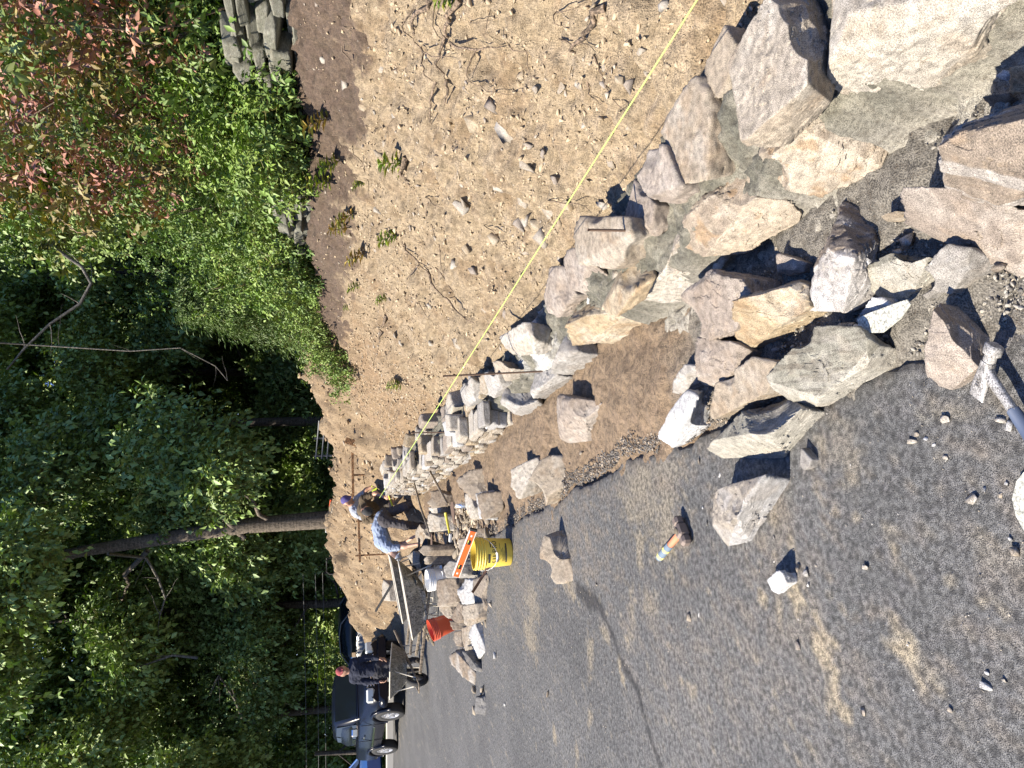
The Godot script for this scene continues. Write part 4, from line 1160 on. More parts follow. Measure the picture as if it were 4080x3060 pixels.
func rubble():
	var r := RandomNumberGenerator.new()
	r.seed = 77
	var spots := []
	var tones := []
	# broken asphalt and gravel along the crumbled edge and between the near stones
	for i in 16000:
		var l := -2.9 + 9.0 * pow(r.randf(), 1.6)
		var spread := 0.10 if l > -0.2 else 0.30
		if l < -0.6:
			spread = 0.34
		var s := edge_of_asphalt(l) + 0.05 + absf(r.randfn(0.0, spread)) - 0.05
		if l > 0.0 and s > edge_of_asphalt(l) + 0.10 + 0.06 * noise.get_noise_1d(l * 5.0):
			continue
		if s > 0.0:
			continue
		var p := from_wall(s, l)
		p.y = maxf(soil(p.x, p.z) + 0.01 if s > edge_of_asphalt(l) else 0.0, -0.04) + 0.006
		var size := 0.003 + 0.0075 * pow(r.randf(), 2.2)
		if l > 0.0:
			size *= 1.1
		spots.append(Transform3D(Basis.from_euler(Vector3(r.randf() * TAU, r.randf() * TAU, r.randf() * TAU)).scaled(Vector3.ONE * size), p))
		var t := r.randf_range(0.6, 1.5)
		var c := Color(0.10 * t, 0.093 * t, 0.085 * t)
		if r.randf() < 0.25:
			c = Color(0.24 * t, 0.20 * t, 0.155 * t)
		if l < -0.2 and r.randf() < 0.75:
			c = Color(0.235 * t, 0.22 * t, 0.19 * t)
		tones.append(c)
	var g := scatter("gravel", fragment(r), mats.pebble, spots, tones)
	tag(g, "crumbled asphalt and gravel along the broken edge of the paving", "gravel")
	g.set_meta("kind", "stuff")
	# grit lying on the asphalt
	spots = []
	tones = []
	for i in 3600:
		var x := r.randf_range(-4.5, 0.3)
		var z := -1.2 - 9.0 * pow(r.randf(), 1.8)
		if to_wall(x, z).x > edge_of_asphalt(to_wall(x, z).y):
			continue
		var size := 0.0018 + 0.0035 * pow(r.randf(), 4.0) - z * 0.0003
		spots.append(Transform3D(Basis.from_euler(Vector3(r.randf() * TAU, r.randf() * TAU, r.randf() * TAU)).scaled(Vector3(size, size * 0.7, size)), Vector3(x, 0.003, z)))
		var t := r.randf_range(0.5, 1.2)
		tones.append(Color(0.34 * t, 0.30 * t, 0.24 * t) if r.randf() < 0.9 else Color(0.5, 0.48, 0.45))
	g = scatter("grit", fragment(r), mats.pebble, spots, tones)
	tag(g, "fine pale grit strewn over the dark asphalt", "grit")
	g.set_meta("kind", "stuff")
	# chips large enough to pick out
	var n := 0
	for c in CHIPS:
		var o := put("stone_chip", shard(c[2], minf(c[2], c[3]) * 0.7, c[3], r, c[4], 12), mats.rock, self, Vector3(c[0], c[5] + minf(c[2], c[3]) * 0.22, c[1]))
		o.rotation.y = r.randf() * TAU if c[6] < -5.0 else c[6]
		tag(o, c[7], "stone", "stone chips lying about")
		n += 1
	# rubble between the far stones, too jumbled to count
	spots = []
	tones = []
	for i in 900:
		var a := r.randf()
		var p := Vector3(-1.5, 0, -9.3).lerp(Vector3(-3.1, 0, -9.6), a) + Vector3(r.randfn(0, 0.35), 0, r.randfn(0, 0.55))
		if i > 520:
			p = Vector3(-1.25, 0, -8.2).lerp(Vector3(-2.5, 0, -12.5), r.randf()) + Vector3(r.randfn(0, 0.22), 0, r.randfn(0, 0.2))
		if to_wall(p.x, p.z).x > -0.03:
			continue
		var size := 0.012 + 0.06 * pow(r.randf(), 3.0)
		p.y = r.randf() * 0.05
		spots.append(Transform3D(Basis.from_euler(Vector3(r.randf() * TAU, r.randf() * TAU, r.randf() * TAU)).scaled(Vector3(size * 1.4, size * 0.7, size)), p))
		var t := r.randf_range(0.6, 1.3)
		tones.append(Color(0.29 * t, 0.245 * t, 0.185 * t))
	g = scatter("rubble", fragment(r), mats.pebble, spots, tones)
	tag(g, "broken stone rubble between the stones at the far wall foot", "rubble")
	g.set_meta("kind", "stuff")

# ------------------------------------------------------------------ plants
# a spray of folded leaves; each leaf two halves bent along its midrib
func spray(leaves: int, reach: float, long: float, wide: float, number: int, flat_top := 0.6, tint := 0.25) -> ArrayMesh:
	var r := RandomNumberGenerator.new()
	r.seed = number
	var v := PackedVector3Array()
	var c := PackedColorArray()
	var idx := PackedInt32Array()
	# leaves stand along a few twigs, so that the spray has gaps and a grain
	var twigs := []
	for k in maxi(3, leaves / 8):
		twigs.append(Vector3(r.randf_range(-1, 1), r.randf_range(-0.7, 0.8) * flat_top, r.randf_range(-1, 1)).normalized() * reach * r.randf_range(0.55, 1.05))
	for k in twigs.size():
		var e: Vector3 = twigs[k]
		var w3 := e.cross(Vector3(0.3, 1, 0.2)).normalized() * reach * 0.008
		var b3 := v.size()
		v.append_array([w3, -w3, e])
		idx.append_array([b3, b3 + 1, b3 + 2])
		for q in 3:
			c.append(Color(0.9, 0.5, 0.5))
	for i in leaves:
		var twig: Vector3 = twigs[i % twigs.size()]
		var at := twig * (0.15 + 0.85 * sqrt(r.randf())) + Vector3(r.randfn(), r.randfn(), r.randfn()) * reach * 0.07
		var dir := (twig.normalized() * 0.7 + Vector3(r.randf_range(-1, 1), r.randf_range(-1.0, 0.35), r.randf_range(-1, 1))).normalized()
		var up := Vector3(r.randf_range(-0.7, 0.7), 1.0, r.randf_range(-0.7, 0.7)).normalized()
		var side := dir.cross(up).normalized()
		up = side.cross(dir)
		var k := r.randf_range(0.55, 1.3)
		var l := long * k
		var w := wide * k * 0.5
		var b := v.size()
		v.append_array([at, at + dir * l * 0.45 + side * w + up * w * 0.4, at + dir * l - up * l * 0.12, at + dir * l * 0.45 - side * w + up * w * 0.4])
		idx.append_array([b, b + 1, b + 2, b, b + 2, b + 3])
		var t := 1.0 + r.randf_range(-tint, tint)
		var col := Color(t * r.randf_range(0.9, 1.15), t, t * r.randf_range(0.8, 1.1))
		for q in 4:
			c.append(col)
	return finish(v, idx, c)

func branchy(path_from: Vector3, dir: Vector3, long: float, thick: float, r: RandomNumberGenerator, droop := 0.0, pieces := 6) -> Array:
	var path := [path_from]
	var radii := [thick]
	var p := path_from
	var d := dir.normalized()
	for k in pieces:
		d = (d + Vector3(r.randf_range(-0.22, 0.22), r.randf_range(-0.18, 0.18) - droop, r.randf_range(-0.22, 0.22))).normalized()
		p += d * long / pieces
		path.append(p)
		radii.append(thick * (1.0 - 0.85 * (k + 1) / pieces))
	return [path, radii]

func tree(called: String, label: String, where: Vector3, high: float, wide: float, low: float, lobes: int, per_lobe: int, mesh: ArrayMesh, size: float, tones: Array, number: int, group: String, trunk := 0.3, lean := Vector3.ZERO, bark_name := "bark"):
	var r := RandomNumberGenerator.new()
	r.seed = number
	var t := thing(called, label, "tree", where, 0.0, group)
	var path := []
	var radii := []
	for k in 8:
		var u := k / 7.0
		path.append(Vector3(r.randfn(0, 0.12) * u, high * 0.92 * u - 0.3 * (1.0 - u), r.randfn(0, 0.12) * u) + lean * u * u)
		radii.append(trunk * (1.0 - 0.85 * u) * (1.35 if k == 0 else 1.0))
	put("trunk", done(tube(path, radii, 9)), mats[bark_name], t)
	var spots := []
	var cols := []
	for i in lobes:
		var u := (i + r.randf()) / lobes
		var h := lerpf(low, high, u)
		var girth := wide * sin(PI * clampf(lerpf(0.22, 0.97, u), 0.0, 1.0))
		var ang := r.randf() * TAU
		var out := girth * sqrt(r.randf_range(0.15, 1.0))
		var on_trunk := lean * pow(h / high, 2.0) + Vector3(0, h, 0)
		var c := on_trunk + Vector3(cos(ang) * out, r.randfn(0, 0.3), sin(ang) * out)
		var rad := wide * r.randf_range(0.24, 0.42)
		if i % 3 == 0:
			var start := on_trunk - Vector3(0, out * 0.35 + 0.4, 0)
			var br := []
			var rr := []
			for k in 5:
				br.append(start.lerp(c, k / 4.0) + Vector3(r.randfn(0, 0.08), r.randfn(0, 0.08), r.randfn(0, 0.08)) * out * 0.5)
				rr.append(trunk * 0.28 * (1.0 - 0.2 * k))
			put("limb", done(tube(br, rr, 5)), mats[bark_name], t)
		var hue: Color = tones[r.randi() % tones.size()]
		for k in per_lobe:
			var d := Vector3(r.randfn(0, 1), r.randfn(0, 0.8), r.randfn(0, 1)).normalized()
			var p := c + d * rad * pow(r.randf(), 0.45) * Vector3(1.0, 0.72, 1.0)
			var s := size * r.randf_range(0.7, 1.25)
			spots.append(Transform3D(Basis.from_euler(Vector3(r.randf_range(-0.6, 0.6), r.randf() * TAU, r.randf_range(-0.6, 0.6))).scaled(Vector3.ONE * s), p))
			var v := r.randf_range(0.75, 1.25)
			cols.append(Color(hue.r * v, hue.g * v, hue.b * v))
	scatter("crown", mesh, mats.leaf, spots, cols, t).set_meta("kind", "stuff")
	return t

func shrub(called: String, label: String, where: Vector3, high: float, wide: float, count: int, mesh: ArrayMesh, size: float, low_tones: Array, top_tones: Array, number: int, group: String, category := "shrub"):
	var r := RandomNumberGenerator.new()
	r.seed = number
	var t := thing(called, label, category, where, 0.0, group)
	var spots := []
	var cols := []
	var ends := []
	for k in 11:
		var ang := r.randf() * TAU
		var b := branchy(Vector3(cos(ang), 0, sin(ang)) * 0.1, Vector3(cos(ang) * 0.45, 1.0, sin(ang) * 0.45), high * r.randf_range(0.7, 1.08), 0.016, r, 0.0, 8)
		put("stem", done(tube(b[0], b[1], 5)), mats.root, t)
		ends.append(b[0])
	for i in count:
		var path: Array = ends[r.randi() % ends.size()]
		var u := pow(r.randf(), 0.75)
		var p: Vector3 = path[0].lerp(path[4], u * 2.0) if u < 0.5 else path[4].lerp(path[8], u * 2.0 - 1.0)
		p += Vector3(r.randfn(0, 0.24), r.randfn(0, 0.12), r.randfn(0, 0.24)) * wide
		if p.y < 0.02:
			continue
		var s := size * r.randf_range(0.7, 1.3)
		spots.append(Transform3D(Basis.from_euler(Vector3(r.randf_range(-0.7, 0.7), r.randf() * TAU, r.randf_range(-0.7, 0.7))).scaled(Vector3.ONE * s), p))
		# each stem turns colour on its own, its young end first
		var turned := smoothstep(0.30, 0.62, p.y / high + 0.5 * noise.get_noise_3dv((p + where) * 0.9))
		var pool: Array = top_tones if r.randf() < turned else low_tones
		var hue: Color = pool[r.randi() % pool.size()]
		var v := r.randf_range(0.75, 1.3)
		cols.append(Color(hue.r * v, hue.g * v, hue.b * v))
	scatter("crown", mesh, mats.leaf, spots, cols, t).set_meta("kind", "stuff")
	return t

func sprig(where: Vector3, high: float, label: String, tones: Array, number: int, group: String, lean := Vector3.ZERO):
	var r := RandomNumberGenerator.new()
	r.seed = number
	var t := thing("seedling", label, "seedling", where, 0.0, group)
	var b := branchy(Vector3(0, -0.02, 0), Vector3(0, 1, 0) + lean, high, high * 0.03, r, 0.0, 5)
	put("stem", done(tube(b[0], b[1], 5)), mats.root, t)
	var st := begin(false)
	for k in 26:
		var u := 0.15 + 0.85 * k / 25.0
		var f := u * 4.99
		var p: Vector3 = b[0][int(f)].lerp(b[0][int(f) + 1], f - int(f))
		var ang := k * 2.4 + r.randf() * 0.5
		var dir := Vector3(cos(ang), r.randf_range(0.1, 0.7), sin(ang)).normalized()
		var side := dir.cross(Vector3.UP).normalized()
		var up := side.cross(dir)
		var l := high * r.randf_range(0.34, 0.52)
		var w := l * 0.24
		var hue: Color = tones[r.randi() % tones.size()] * r.randf_range(0.8, 1.2)
		hue.a = 1.0
		st.set_color(hue)
		var m1 := p + dir * l * 0.5
		var tip := p + dir * l - up * l * 0.2
		for q in [p, m1 + side * w + up * w * 0.3, tip, p, tip, m1 - side * w + up * w * 0.3]:
			st.add_vertex(q)
	put("leaf", done(st), mats.leaf, t)
	return t

func build_plants():
	var r := RandomNumberGenerator.new()
	r.seed = 99
	var far_leaf := spray(52, 0.95, 0.20, 0.125, 1)
	var mid_leaf := spray(44, 0.62, 0.115, 0.07, 2)
	var bush_leaf := spray(30, 0.30, 0.062, 0.030, 3)
	var red_leaf := spray(26, 0.30, 0.075, 0.034, 4)
	var big_leaf := spray(14, 0.34, 0.15, 0.085, 5, 0.8)
	var needle := spray(60, 0.34, 0.085, 0.016, 6, 0.3)
	# every tree of the wood draws on the same few greens
	var leafy := [Color(0.18, 0.27, 0.085), Color(0.205, 0.295, 0.09), Color(0.16, 0.245, 0.08), Color(0.22, 0.30, 0.085)]
	var g := "trees of the wood behind the site"
	tree("oak_tree", "tall tree with thick leaning trunk rising behind the orange netting", Vector3(-4.75, 0, -26.8), 19, 4.4, 4.6, 26, 84, far_leaf, 1.0, leafy, 1, g, 0.36, Vector3(-2.4, 0, -1), "trunk_bark")
	tree("maple_tree", "tree with a slim straight trunk directly behind the truck cab", Vector3(-13.2, 0, -31), 13.6, 5.0, 4.2, 26, 84, far_leaf, 0.9, leafy, 2, g, 0.17, Vector3(-0.6, 0, 0.5))
	tree("maple_tree", "broad sunlit tree whose foliage hangs above the truck bonnet", Vector3(-9.2, 0, -32), 17, 5.4, 3.0, 30, 88, far_leaf, 0.9, leafy, 3, g, 0.2)
	tree("maple_tree", "sunlit tree behind the truck bed at the lower picture edge", Vector3(-18.0, 0, -33), 12.8, 5.2, 1.2, 28, 84, far_leaf, 0.95, leafy, 4, g, 0.22)
	tree("maple_tree", "leafy tree farthest towards the blue car", Vector3(-23.5, 0, -38), 13.5, 5.5, 0.5, 26, 80, far_leaf, 1.05, leafy, 5, g, 0.25)
	tree("maple_tree", "dense tree between the leaning trunk and the sunlit trees", Vector3(-8.0, 0, -40), 23, 6.0, 1.0, 32, 80, far_leaf, 1.15, leafy, 6, g, 0.3)
	tree("maple_tree", "pale green crown high up behind the spoil heap", Vector3(-1.6, 0, -33), 19, 4.2, 9.5, 20, 80, far_leaf, 0.9, leafy, 7, g, 0.24)
	tree("maple_tree", "dark tree standing deep in shade behind the soil heap", Vector3(0.6, 0, -41), 22, 6.2, 0.6, 34, 80, far_leaf, 1.15, leafy, 8, g, 0.3)
	tree("maple_tree", "dark leafy tree in the middle of the wood", Vector3(5.0, 0, -36), 20, 5.6, 0.6, 32, 80, far_leaf, 1.05, leafy, 9, g, 0.28)
	tree("maple_tree", "dark tree behind the conifer and the green bushes", Vector3(8.2, 1.6, -29), 16, 5.0, 0.6, 30, 84, far_leaf, 0.9, leafy, 10, g, 0.25)
	tree("maple_tree", "tree behind the tall red leaved bushes on the bank", Vector3(11.5, 1.8, -23), 14, 4.6, 0.5, 28, 110, mid_leaf, 1.25, leafy, 11, g, 0.22)
	tree("ash_tree", "pale barked tree rising out of the bushes above the old wall", Vector3(6.6, 1.9, -15.2), 10, 2.6, 3.6, 15, 110, mid_leaf, 0.9, leafy, 12, g, 0.11, Vector3(0.4, 0, 0), "pale_bark")
	for k in 11:
		var x := -38.0 + k * 7.2
		tree("forest_tree", ["tall tree in the back row of the wood at the lower picture edge", "back row tree behind the blue car", "back row tree left of the slim trunk", "back row tree behind the truck cab", "back row tree above the parked dark car", "back row tree behind the thick leaning trunk", "back row tree behind the soil heap", "back row tree in the darkest gap", "back row tree behind the conifer", "back row tree behind green bushes", "back row tree behind red leaved bushes"][k], Vector3(x, 0, -56 + 4.0 * sin(k * 2.3)), 18.5 + 2.5 * sin(k * 1.7), 6.5, 0.3, 26, 72, far_leaf, 1.6, leafy, 40 + k, "back row of the wood", 0.35)
	tree("forest_tree", "dark tree filling the gap behind the soil heap", Vector3(-3.4, 0, -49), 24, 6.5, 0.3, 30, 90, far_leaf, 1.4, leafy, 60, g, 0.3)
	tree("forest_tree", "dark tree filling the gap behind the conifer", Vector3(3.0, 0, -50), 24, 6.5, 0.3, 30, 90, far_leaf, 1.4, leafy, 61, g, 0.3)
	# undergrowth along the edge of the wood
	var ug := []
	var uc := []
	for i in 2600:
		var x := r.randf_range(-27.0, 9.0)
		var h := r.randf() * r.randf() * (3.4 + 1.2 * noise.get_noise_1d(x * 0.5))
		ug.append(Transform3D(Basis.from_euler(Vector3(r.randf_range(-0.6, 0.6), r.randf() * TAU, r.randf_range(-0.6, 0.6))).scaled(Vector3.ONE * r.randf_range(0.6, 1.0)), Vector3(x, h, -31.0 - r.randf() * 5.0 + h * 0.4)))
		var hue: Color = leafy[r.randi() % 4]
		var v := r.randf_range(0.7, 1.3)
		uc.append(Color(hue.r * v, hue.g * v, hue.b * v))
	var under := scatter("undergrowth", mid_leaf, mats.leaf, ug, uc)
	tag(under, "dense leafy undergrowth along the foot of the wood", "undergrowth")
	under.set_meta("kind", "stuff")
	# bushes on top of the bank, turning red at the near end
	var green := [Color(0.10, 0.175, 0.035), Color(0.13, 0.21, 0.045), Color(0.085, 0.15, 0.035)]
	var fresh := [Color(0.17, 0.25, 0.05), Color(0.14, 0.22, 0.05)]
	var red := [Color(0.26, 0.115, 0.09), Color(0.30, 0.15, 0.11), Color(0.19, 0.17, 0.06), Color(0.14, 0.19, 0.05), Color(0.24, 0.19, 0.07)]
	var bg := "bushes along the top of the bank"
	var bushes = [
		[3.9, 2.7, 3.0, 1.3, 900, green, red, "tall bush with red turning leaves nearest the top right corner"],
		[4.4, 3.7, 3.4, 1.4, 1000, green, red, "tall red and green bush behind the old grey wall"],
		[4.2, 5.0, 3.1, 1.4, 950, green, red, "red tipped bush beside the blue gap of sky"],
		[5.3, 5.6, 4.0, 1.6, 950, green, red, "tallest red leaved bush standing behind the others"],
		[3.75, 3.6, 1.5, 1.2, 620, green, fresh, "low green bush hanging over the old wall stones"],
		[4.3, 6.6, 2.6, 1.4, 900, green, green, "green bush in the middle of the bank top"],
		[2.98, 4.15, 0.8, 0.8, 430, fresh, fresh, "bright yellow green low bush sprawling over the old wall"],
		[4.3, 8.2, 2.5, 1.4, 900, green, fresh, "light green bush before the dark wood"],
		[3.9, 9.2, 2.0, 1.2, 700, green, fresh, "light green bush next to the small conifer"],
		[3.0, 6.7, 0.8, 0.9, 380, green, fresh, "low leafy bush on the old wall at mid bank"],
		[6.2, 6.4, 4.4, 1.8, 950, green, green, "tall green bush rising behind the red ones"],
		[6.4, 9.0, 4.0, 1.8, 950, green, green, "tall green bush behind the middle bushes"],
		[6.2, 11.4, 3.6, 1.8, 900, green, green, "tall dark bush behind the light green ones"],
		[5.2, 13.0, 3.0, 1.7, 800, green, green, "dark bush at the end of the bank top"],
		[2.95, 3.1, 0.55, 0.7, 260, green, fresh, "leafy creeper in front of the old wall"],
		[3.55, 7.6, 1.3, 1.0, 520, green, fresh, "rounded green bush above the far old wall stones"],
	]
	var n := 0
	for b in bushes:
		var p := from_wall(b[0], b[1])
		p.y = soil(p.x, p.z) - 0.03
		shrub("bush", b[7], p, b[2], b[3], b[4], red_leaf if b[6] == red else bush_leaf, 1.0, b[5], b[6], 200 + n, bg)
		n += 1
	# the small conifer
	var cp := from_wall(3.5, 10.2)
	cp.y = soil(cp.x, cp.z)
	var t := thing("conifer_sapling", "small soft needled conifer at the far end of the green bushes", "tree", cp)
	put("trunk", done(tube([Vector3(0, -0.1, 0), Vector3(0.02, 1.2, 0), Vector3(0, 2.3, 0)], [0.035, 0.022, 0.006], 6)), mats.bark, t)
	var spots := []
	var cols := []
	for k in 900:
		var u := pow(r.randf(), 0.8)
		var ang := r.randf() * TAU
		var out := (1.0 - u) * 1.15 * sqrt(r.randf()) + 0.05
		spots.append(Transform3D(Basis.from_euler(Vector3(r.randf_range(-0.3, 0.3), r.randf() * TAU, r.randf_range(-0.3, 0.3))).scaled(Vector3.ONE * r.randf_range(0.7, 1.2)), Vector3(cos(ang) * out, 0.15 + u * 2.2 - out * 0.25, sin(ang) * out)))
		var v := r.randf_range(0.7, 1.3)
		cols.append(Color(0.11 * v, 0.17 * v, 0.045 * v))
	scatter("crown", needle, mats.leaf, spots, cols, t).set_meta("kind", "stuff")
	# the branch of large yellowing leaves that reaches in from above
	var lime := [Color(0.16, 0.17, 0.035), Color(0.12, 0.16, 0.05), Color(0.24, 0.19, 0.03), Color(0.13, 0.15, 0.05)]
	var bt := from_wall(5.6, 8.6)
	var bo := thing("overhanging_tree", "branch of large yellowing leaves hanging in front of the dark wood", "tree", Vector3(bt.x, soil(bt.x, bt.z), bt.z))
	put("trunk", done(tube([Vector3(0.5, -0.2, 0), Vector3(0.35, 2.2, 0), Vector3(0.1, 4.4, 0), Vector3(0.2, 6.0, 0)], [0.07, 0.06, 0.05, 0.03], 7)), mats.pale_bark, bo)
	spots = []
	cols = []
	for k in 9:
		var b := branchy(Vector3(0.1, 3.6 + 0.16 * k, 0), Vector3(-0.9 + 0.3 * r.randfn(), -0.12, 0.6 * r.randfn()), r.randf_range(1.2, 2.4), 0.014, r, 0.12, 6)
		put("limb", done(tube(b[0], b[1], 5)), mats.root, bo)
		for i in 34:
			var f := r.randf_range(0.2, 1.0) * 5.99
			var p: Vector3 = b[0][int(f)].lerp(b[0][int(f) + 1], f - int(f)) + Vector3(r.randfn(), r.randfn(), r.randfn()) * 0.14
			spots.append(Transform3D(Basis.from_euler(Vector3(r.randf_range(-0.5, 0.5), r.randf() * TAU, r.randf_range(-0.5, 0.5))).scaled(Vector3.ONE * r.randf_range(0.8, 1.2)), p))
			var hue: Color = lime[r.randi() % 4] * r.randf_range(0.8, 1.2)
			hue.a = 1.0
			cols.append(hue)
	scatter("crown", big_leaf, mats.leaf, spots, cols, bo).set_meta("kind", "stuff")
	# bleached dead limbs in front of the dark wood
	for d in [
		[[[3.9, 9.6, -24.0], [3.4, 8.9, -23.8], [2.9, 8.6, -23.6], [2.3, 8.9, -23.6], [1.7, 9.6, -23.4], [1.0, 10.2, -23.3], [0.4, 10.6, -23.2]], 0.06, "crooked bleached dead limb high in the dark wood"],
		[[[1.1, 10.6, -22.0], [1.0, 8.9, -22.0], [0.9, 7.2, -22.1], [1.0, 5.9, -22.0], [0.5, 5.0, -22.1], [0.1, 4.7, -22.2]], 0.022, "thin pale vine hanging straight down before the dark wood"],
		[[[-5.4, 8.8, -25.9], [-5.9, 8.0, -27.3], [-6.6, 7.6, -27.2], [-7.3, 7.4, -27.3], [-7.9, 7.6, -27.5]], 0.06, "bare broken limb beside the thick leaning trunk"],
		[[[-12.6, 4.6, -29.0], [-12.3, 5.1, -28.8], [-11.6, 5.3, -28.7], [-10.6, 5.9, -28.7]], 0.07, "snapped pale limb on the slim trunk behind the truck"],
		[[[-9.5, 6.4, -27.5], [-9.3, 7.2, -27.4], [-9.6, 8.2, -27.4], [-9.4, 9.0, -27.5]], 0.05, "tangle of bare twigs in the sunlit foliage"]]:
		var o := thing("dead_branch", d[2], "branch", Vector3(d[0][0][0], d[0][0][1], d[0][0][2]))
		var path := []
		var radii := []
		for k in d[0].size():
			path.append(Vector3(d[0][k][0], d[0][k][1], d[0][k][2]) - o.position)
			radii.append(d[1] * (1.0 - 0.7 * k / d[0].size()))
		put("limb", done(tube(path, radii, 7)), mats.pale_bark, o)
		for k in 5:
			var b := branchy(path[mini(k + 1, path.size() - 1)], Vector3(r.randfn(), r.randf_range(-0.4, 0.8), r.randfn() * 0.3), r.randf_range(0.5, 1.3), d[1] * 0.3, r)
			put("twig", done(tube(b[0], b[1], 4)), mats.pale_bark, o)
	# the old dry wall on top of the bank
	var old := thing("old_stone_wall", "old grey lichened dry stone wall half buried in bushes atop the bank", "stone wall", from_wall(3.2, 2.0, 1.95))
	old.set_meta("kind", "thing")
	var shapes := []
	for k in 12:
		shapes.append(stone(block_points(1.0, 1.0, 1.0, r, 0.45), 3, "old", 700 + k, 1.0)[0])
	for course in 7:
		var l := 0.6 + 0.3 * r.randf()
		while l < 6.8:
			var long := r.randf_range(0.16, 0.55)
			var high := r.randf_range(0.06, 0.15)
			if course < 4 or noise.get_noise_2d(l * 0.8, 3.0) > -0.1:
				var q := from_wall(3.12 + r.randf_range(-0.05, 0.08), l + long * 0.5)
				var o := put("stone", shapes[r.randi() % 12], mats.rock_small, old, Vector3(q.x, soil(q.x, q.z) - 0.06 + course * 0.085 + r.randf_range(-0.02, 0.02), q.z) - old.position)
				o.basis = Basis(Vector3.UP, atan2(ALONG.x, ALONG.z) + r.randf_range(-0.25, 0.25)) * Basis(Vector3.BACK, r.randf_range(-0.16, 0.16)) * Basis.from_scale(Vector3(r.randf_range(0.3, 0.45), high, long * 0.98))
			l += long
	# seedlings on the lip and the face of the bank
	var yg := [Color(0.19, 0.25, 0.035), Color(0.25, 0.27, 0.04), Color(0.14, 0.22, 0.04)]
	var bronze := [Color(0.30, 0.22, 0.05), Color(0.27, 0.17, 0.05), Color(0.2, 0.22, 0.05)]
	var gr := "seedlings sprouting on the bank"
	for s in SEEDLINGS:
		var p := bank_point(s[0], s[1])
		sprig(p, s[2], s[4], bronze if s[3] == 1 else yg, 800 + int(s[1] * 100), gr, -ACROSS * 0.4)
	# tall weeds where the bank meets the heap
	for w in [[2.75, 8.1, 0.5, "clump of green weeds hanging over the end of the bank"], [2.45, 8.9, 0.45, "bushy green weeds on the bank beside the soil heap"], [2.1, 9.4, 0.35, "weeds with yellowing tips low on the brown slope"], [2.9, 7.2, 0.4, "grassy weeds under the small conifer"]]:
		var p := bank_point(w[0], w[1])
		shrub("weed", w[3], p, w[2], 0.8, 170, bush_leaf, 0.75, fresh, fresh, 900 + int(w[1] * 10), "weeds at the end of the bank", "weed")

const SEEDLINGS = [[1.73,1.86,0.22,0,"leafy yellow green seedling growing from a stub in the middle of the bank"],[2.46,2.47,0.23,1,"bronze leaved seedling on the lip nearest the old wall"],[2.36,2.98,0.22,0,"green seedling on the lip above the stub"],[2.47,3.60,0.24,0,"upright green seedling on the dark topsoil"],[2.17,3.07,0.13,0,"small sprout between the lip seedlings"],[2.18,3.67,0.21,1,"bushy bronze seedling on the lip"],[2.22,4.04,0.22,1,"reddish seedling next to the bushy bronze one"],[2.04,4.30,0.22,1,"bronze green seedling in front of root tangle"],[1.74,3.15,0.21,0,"broad leaved green seedling low on the lip"],[2.07,5.30,0.17,0,"small green sprout near the far lip"],[1.70,4.64,0.15,0,"little sprout on the face of the bank"],[2.12,6.20,0.12,0,"tiny sprout on the far lip"],[1.25,6.94,0.23,0,"green seedling on the brown end slope"],[1.65,0.08,0.13,0,"bright sprout at the upper picture edge on a root"]]

# ------------------------------------------------------------------ vehicles and other far things
# a skin over rings of equal length, closed at both ends
func loft(st: SurfaceTool, rings: Array, smooth := true, caps := true):
	st.set_smooth_group(0 if smooth else -1)
	var n: int = rings[0].size()
	for i in rings.size() - 1:
		for s in n:
			var t := (s + 1) % n
			quad(st, rings[i][s], rings[i][t], rings[i + 1][t], rings[i + 1][s])
	if caps:
		st.set_smooth_group(-1)
		for e in [0, rings.size() - 1]:
			var mid := Vector3.ZERO
			for p in rings[e]:
				mid += p / n
			for s in n:
				var t := (s + 1) % n
				st.add_vertex(mid)
				if e == 0:
					st.add_vertex(rings[e][s])
					st.add_vertex(rings[e][t])
				else:
					st.add_vertex(rings[e][t])
					st.add_vertex(rings[e][s])

# a rounded cross-section across the vehicle at z, from y0 to y1, leaning in above
func hoop(z: float, half: float, y0: float, y1: float, lean: float, soft: float, zlean := 0.0) -> Array:
	var w0 := half
	var w1 := half - lean
	var pts := [Vector2(-w0 + soft, y0), Vector2(w0 - soft, y0), Vector2(w0, y0 + soft), Vector2(w0 + 0.01, lerpf(y0, y1, 0.5)), Vector2(w1, y1 - soft), Vector2(w1 - soft, y1), Vector2(w1 * 0.4, y1 + soft * 0.25), Vector2(-w1 * 0.4, y1 + soft * 0.25), Vector2(-w1 + soft, y1), Vector2(-w1, y1 - soft), Vector2(-w0 - 0.01, lerpf(y0, y1, 0.5)), Vector2(-w0, y0 + soft)]
	var out := []
	for p in pts:
		out.append(Vector3(p.x, p.y, z - zlean * (p.y - y0)))
	return out

func pane(st: SurfaceTool, corners: Array, out: Vector3, thick := 0.012):
	st.set_smooth_group(-1)
	var a := []
	for c in corners:
		a.append(c + out * thick)
	quad(st, a[0], a[1], a[2], a[3])
	for i in 4:
		var j := (i + 1) % 4
		quad(st, corners[i], corners[j], a[j], a[i])

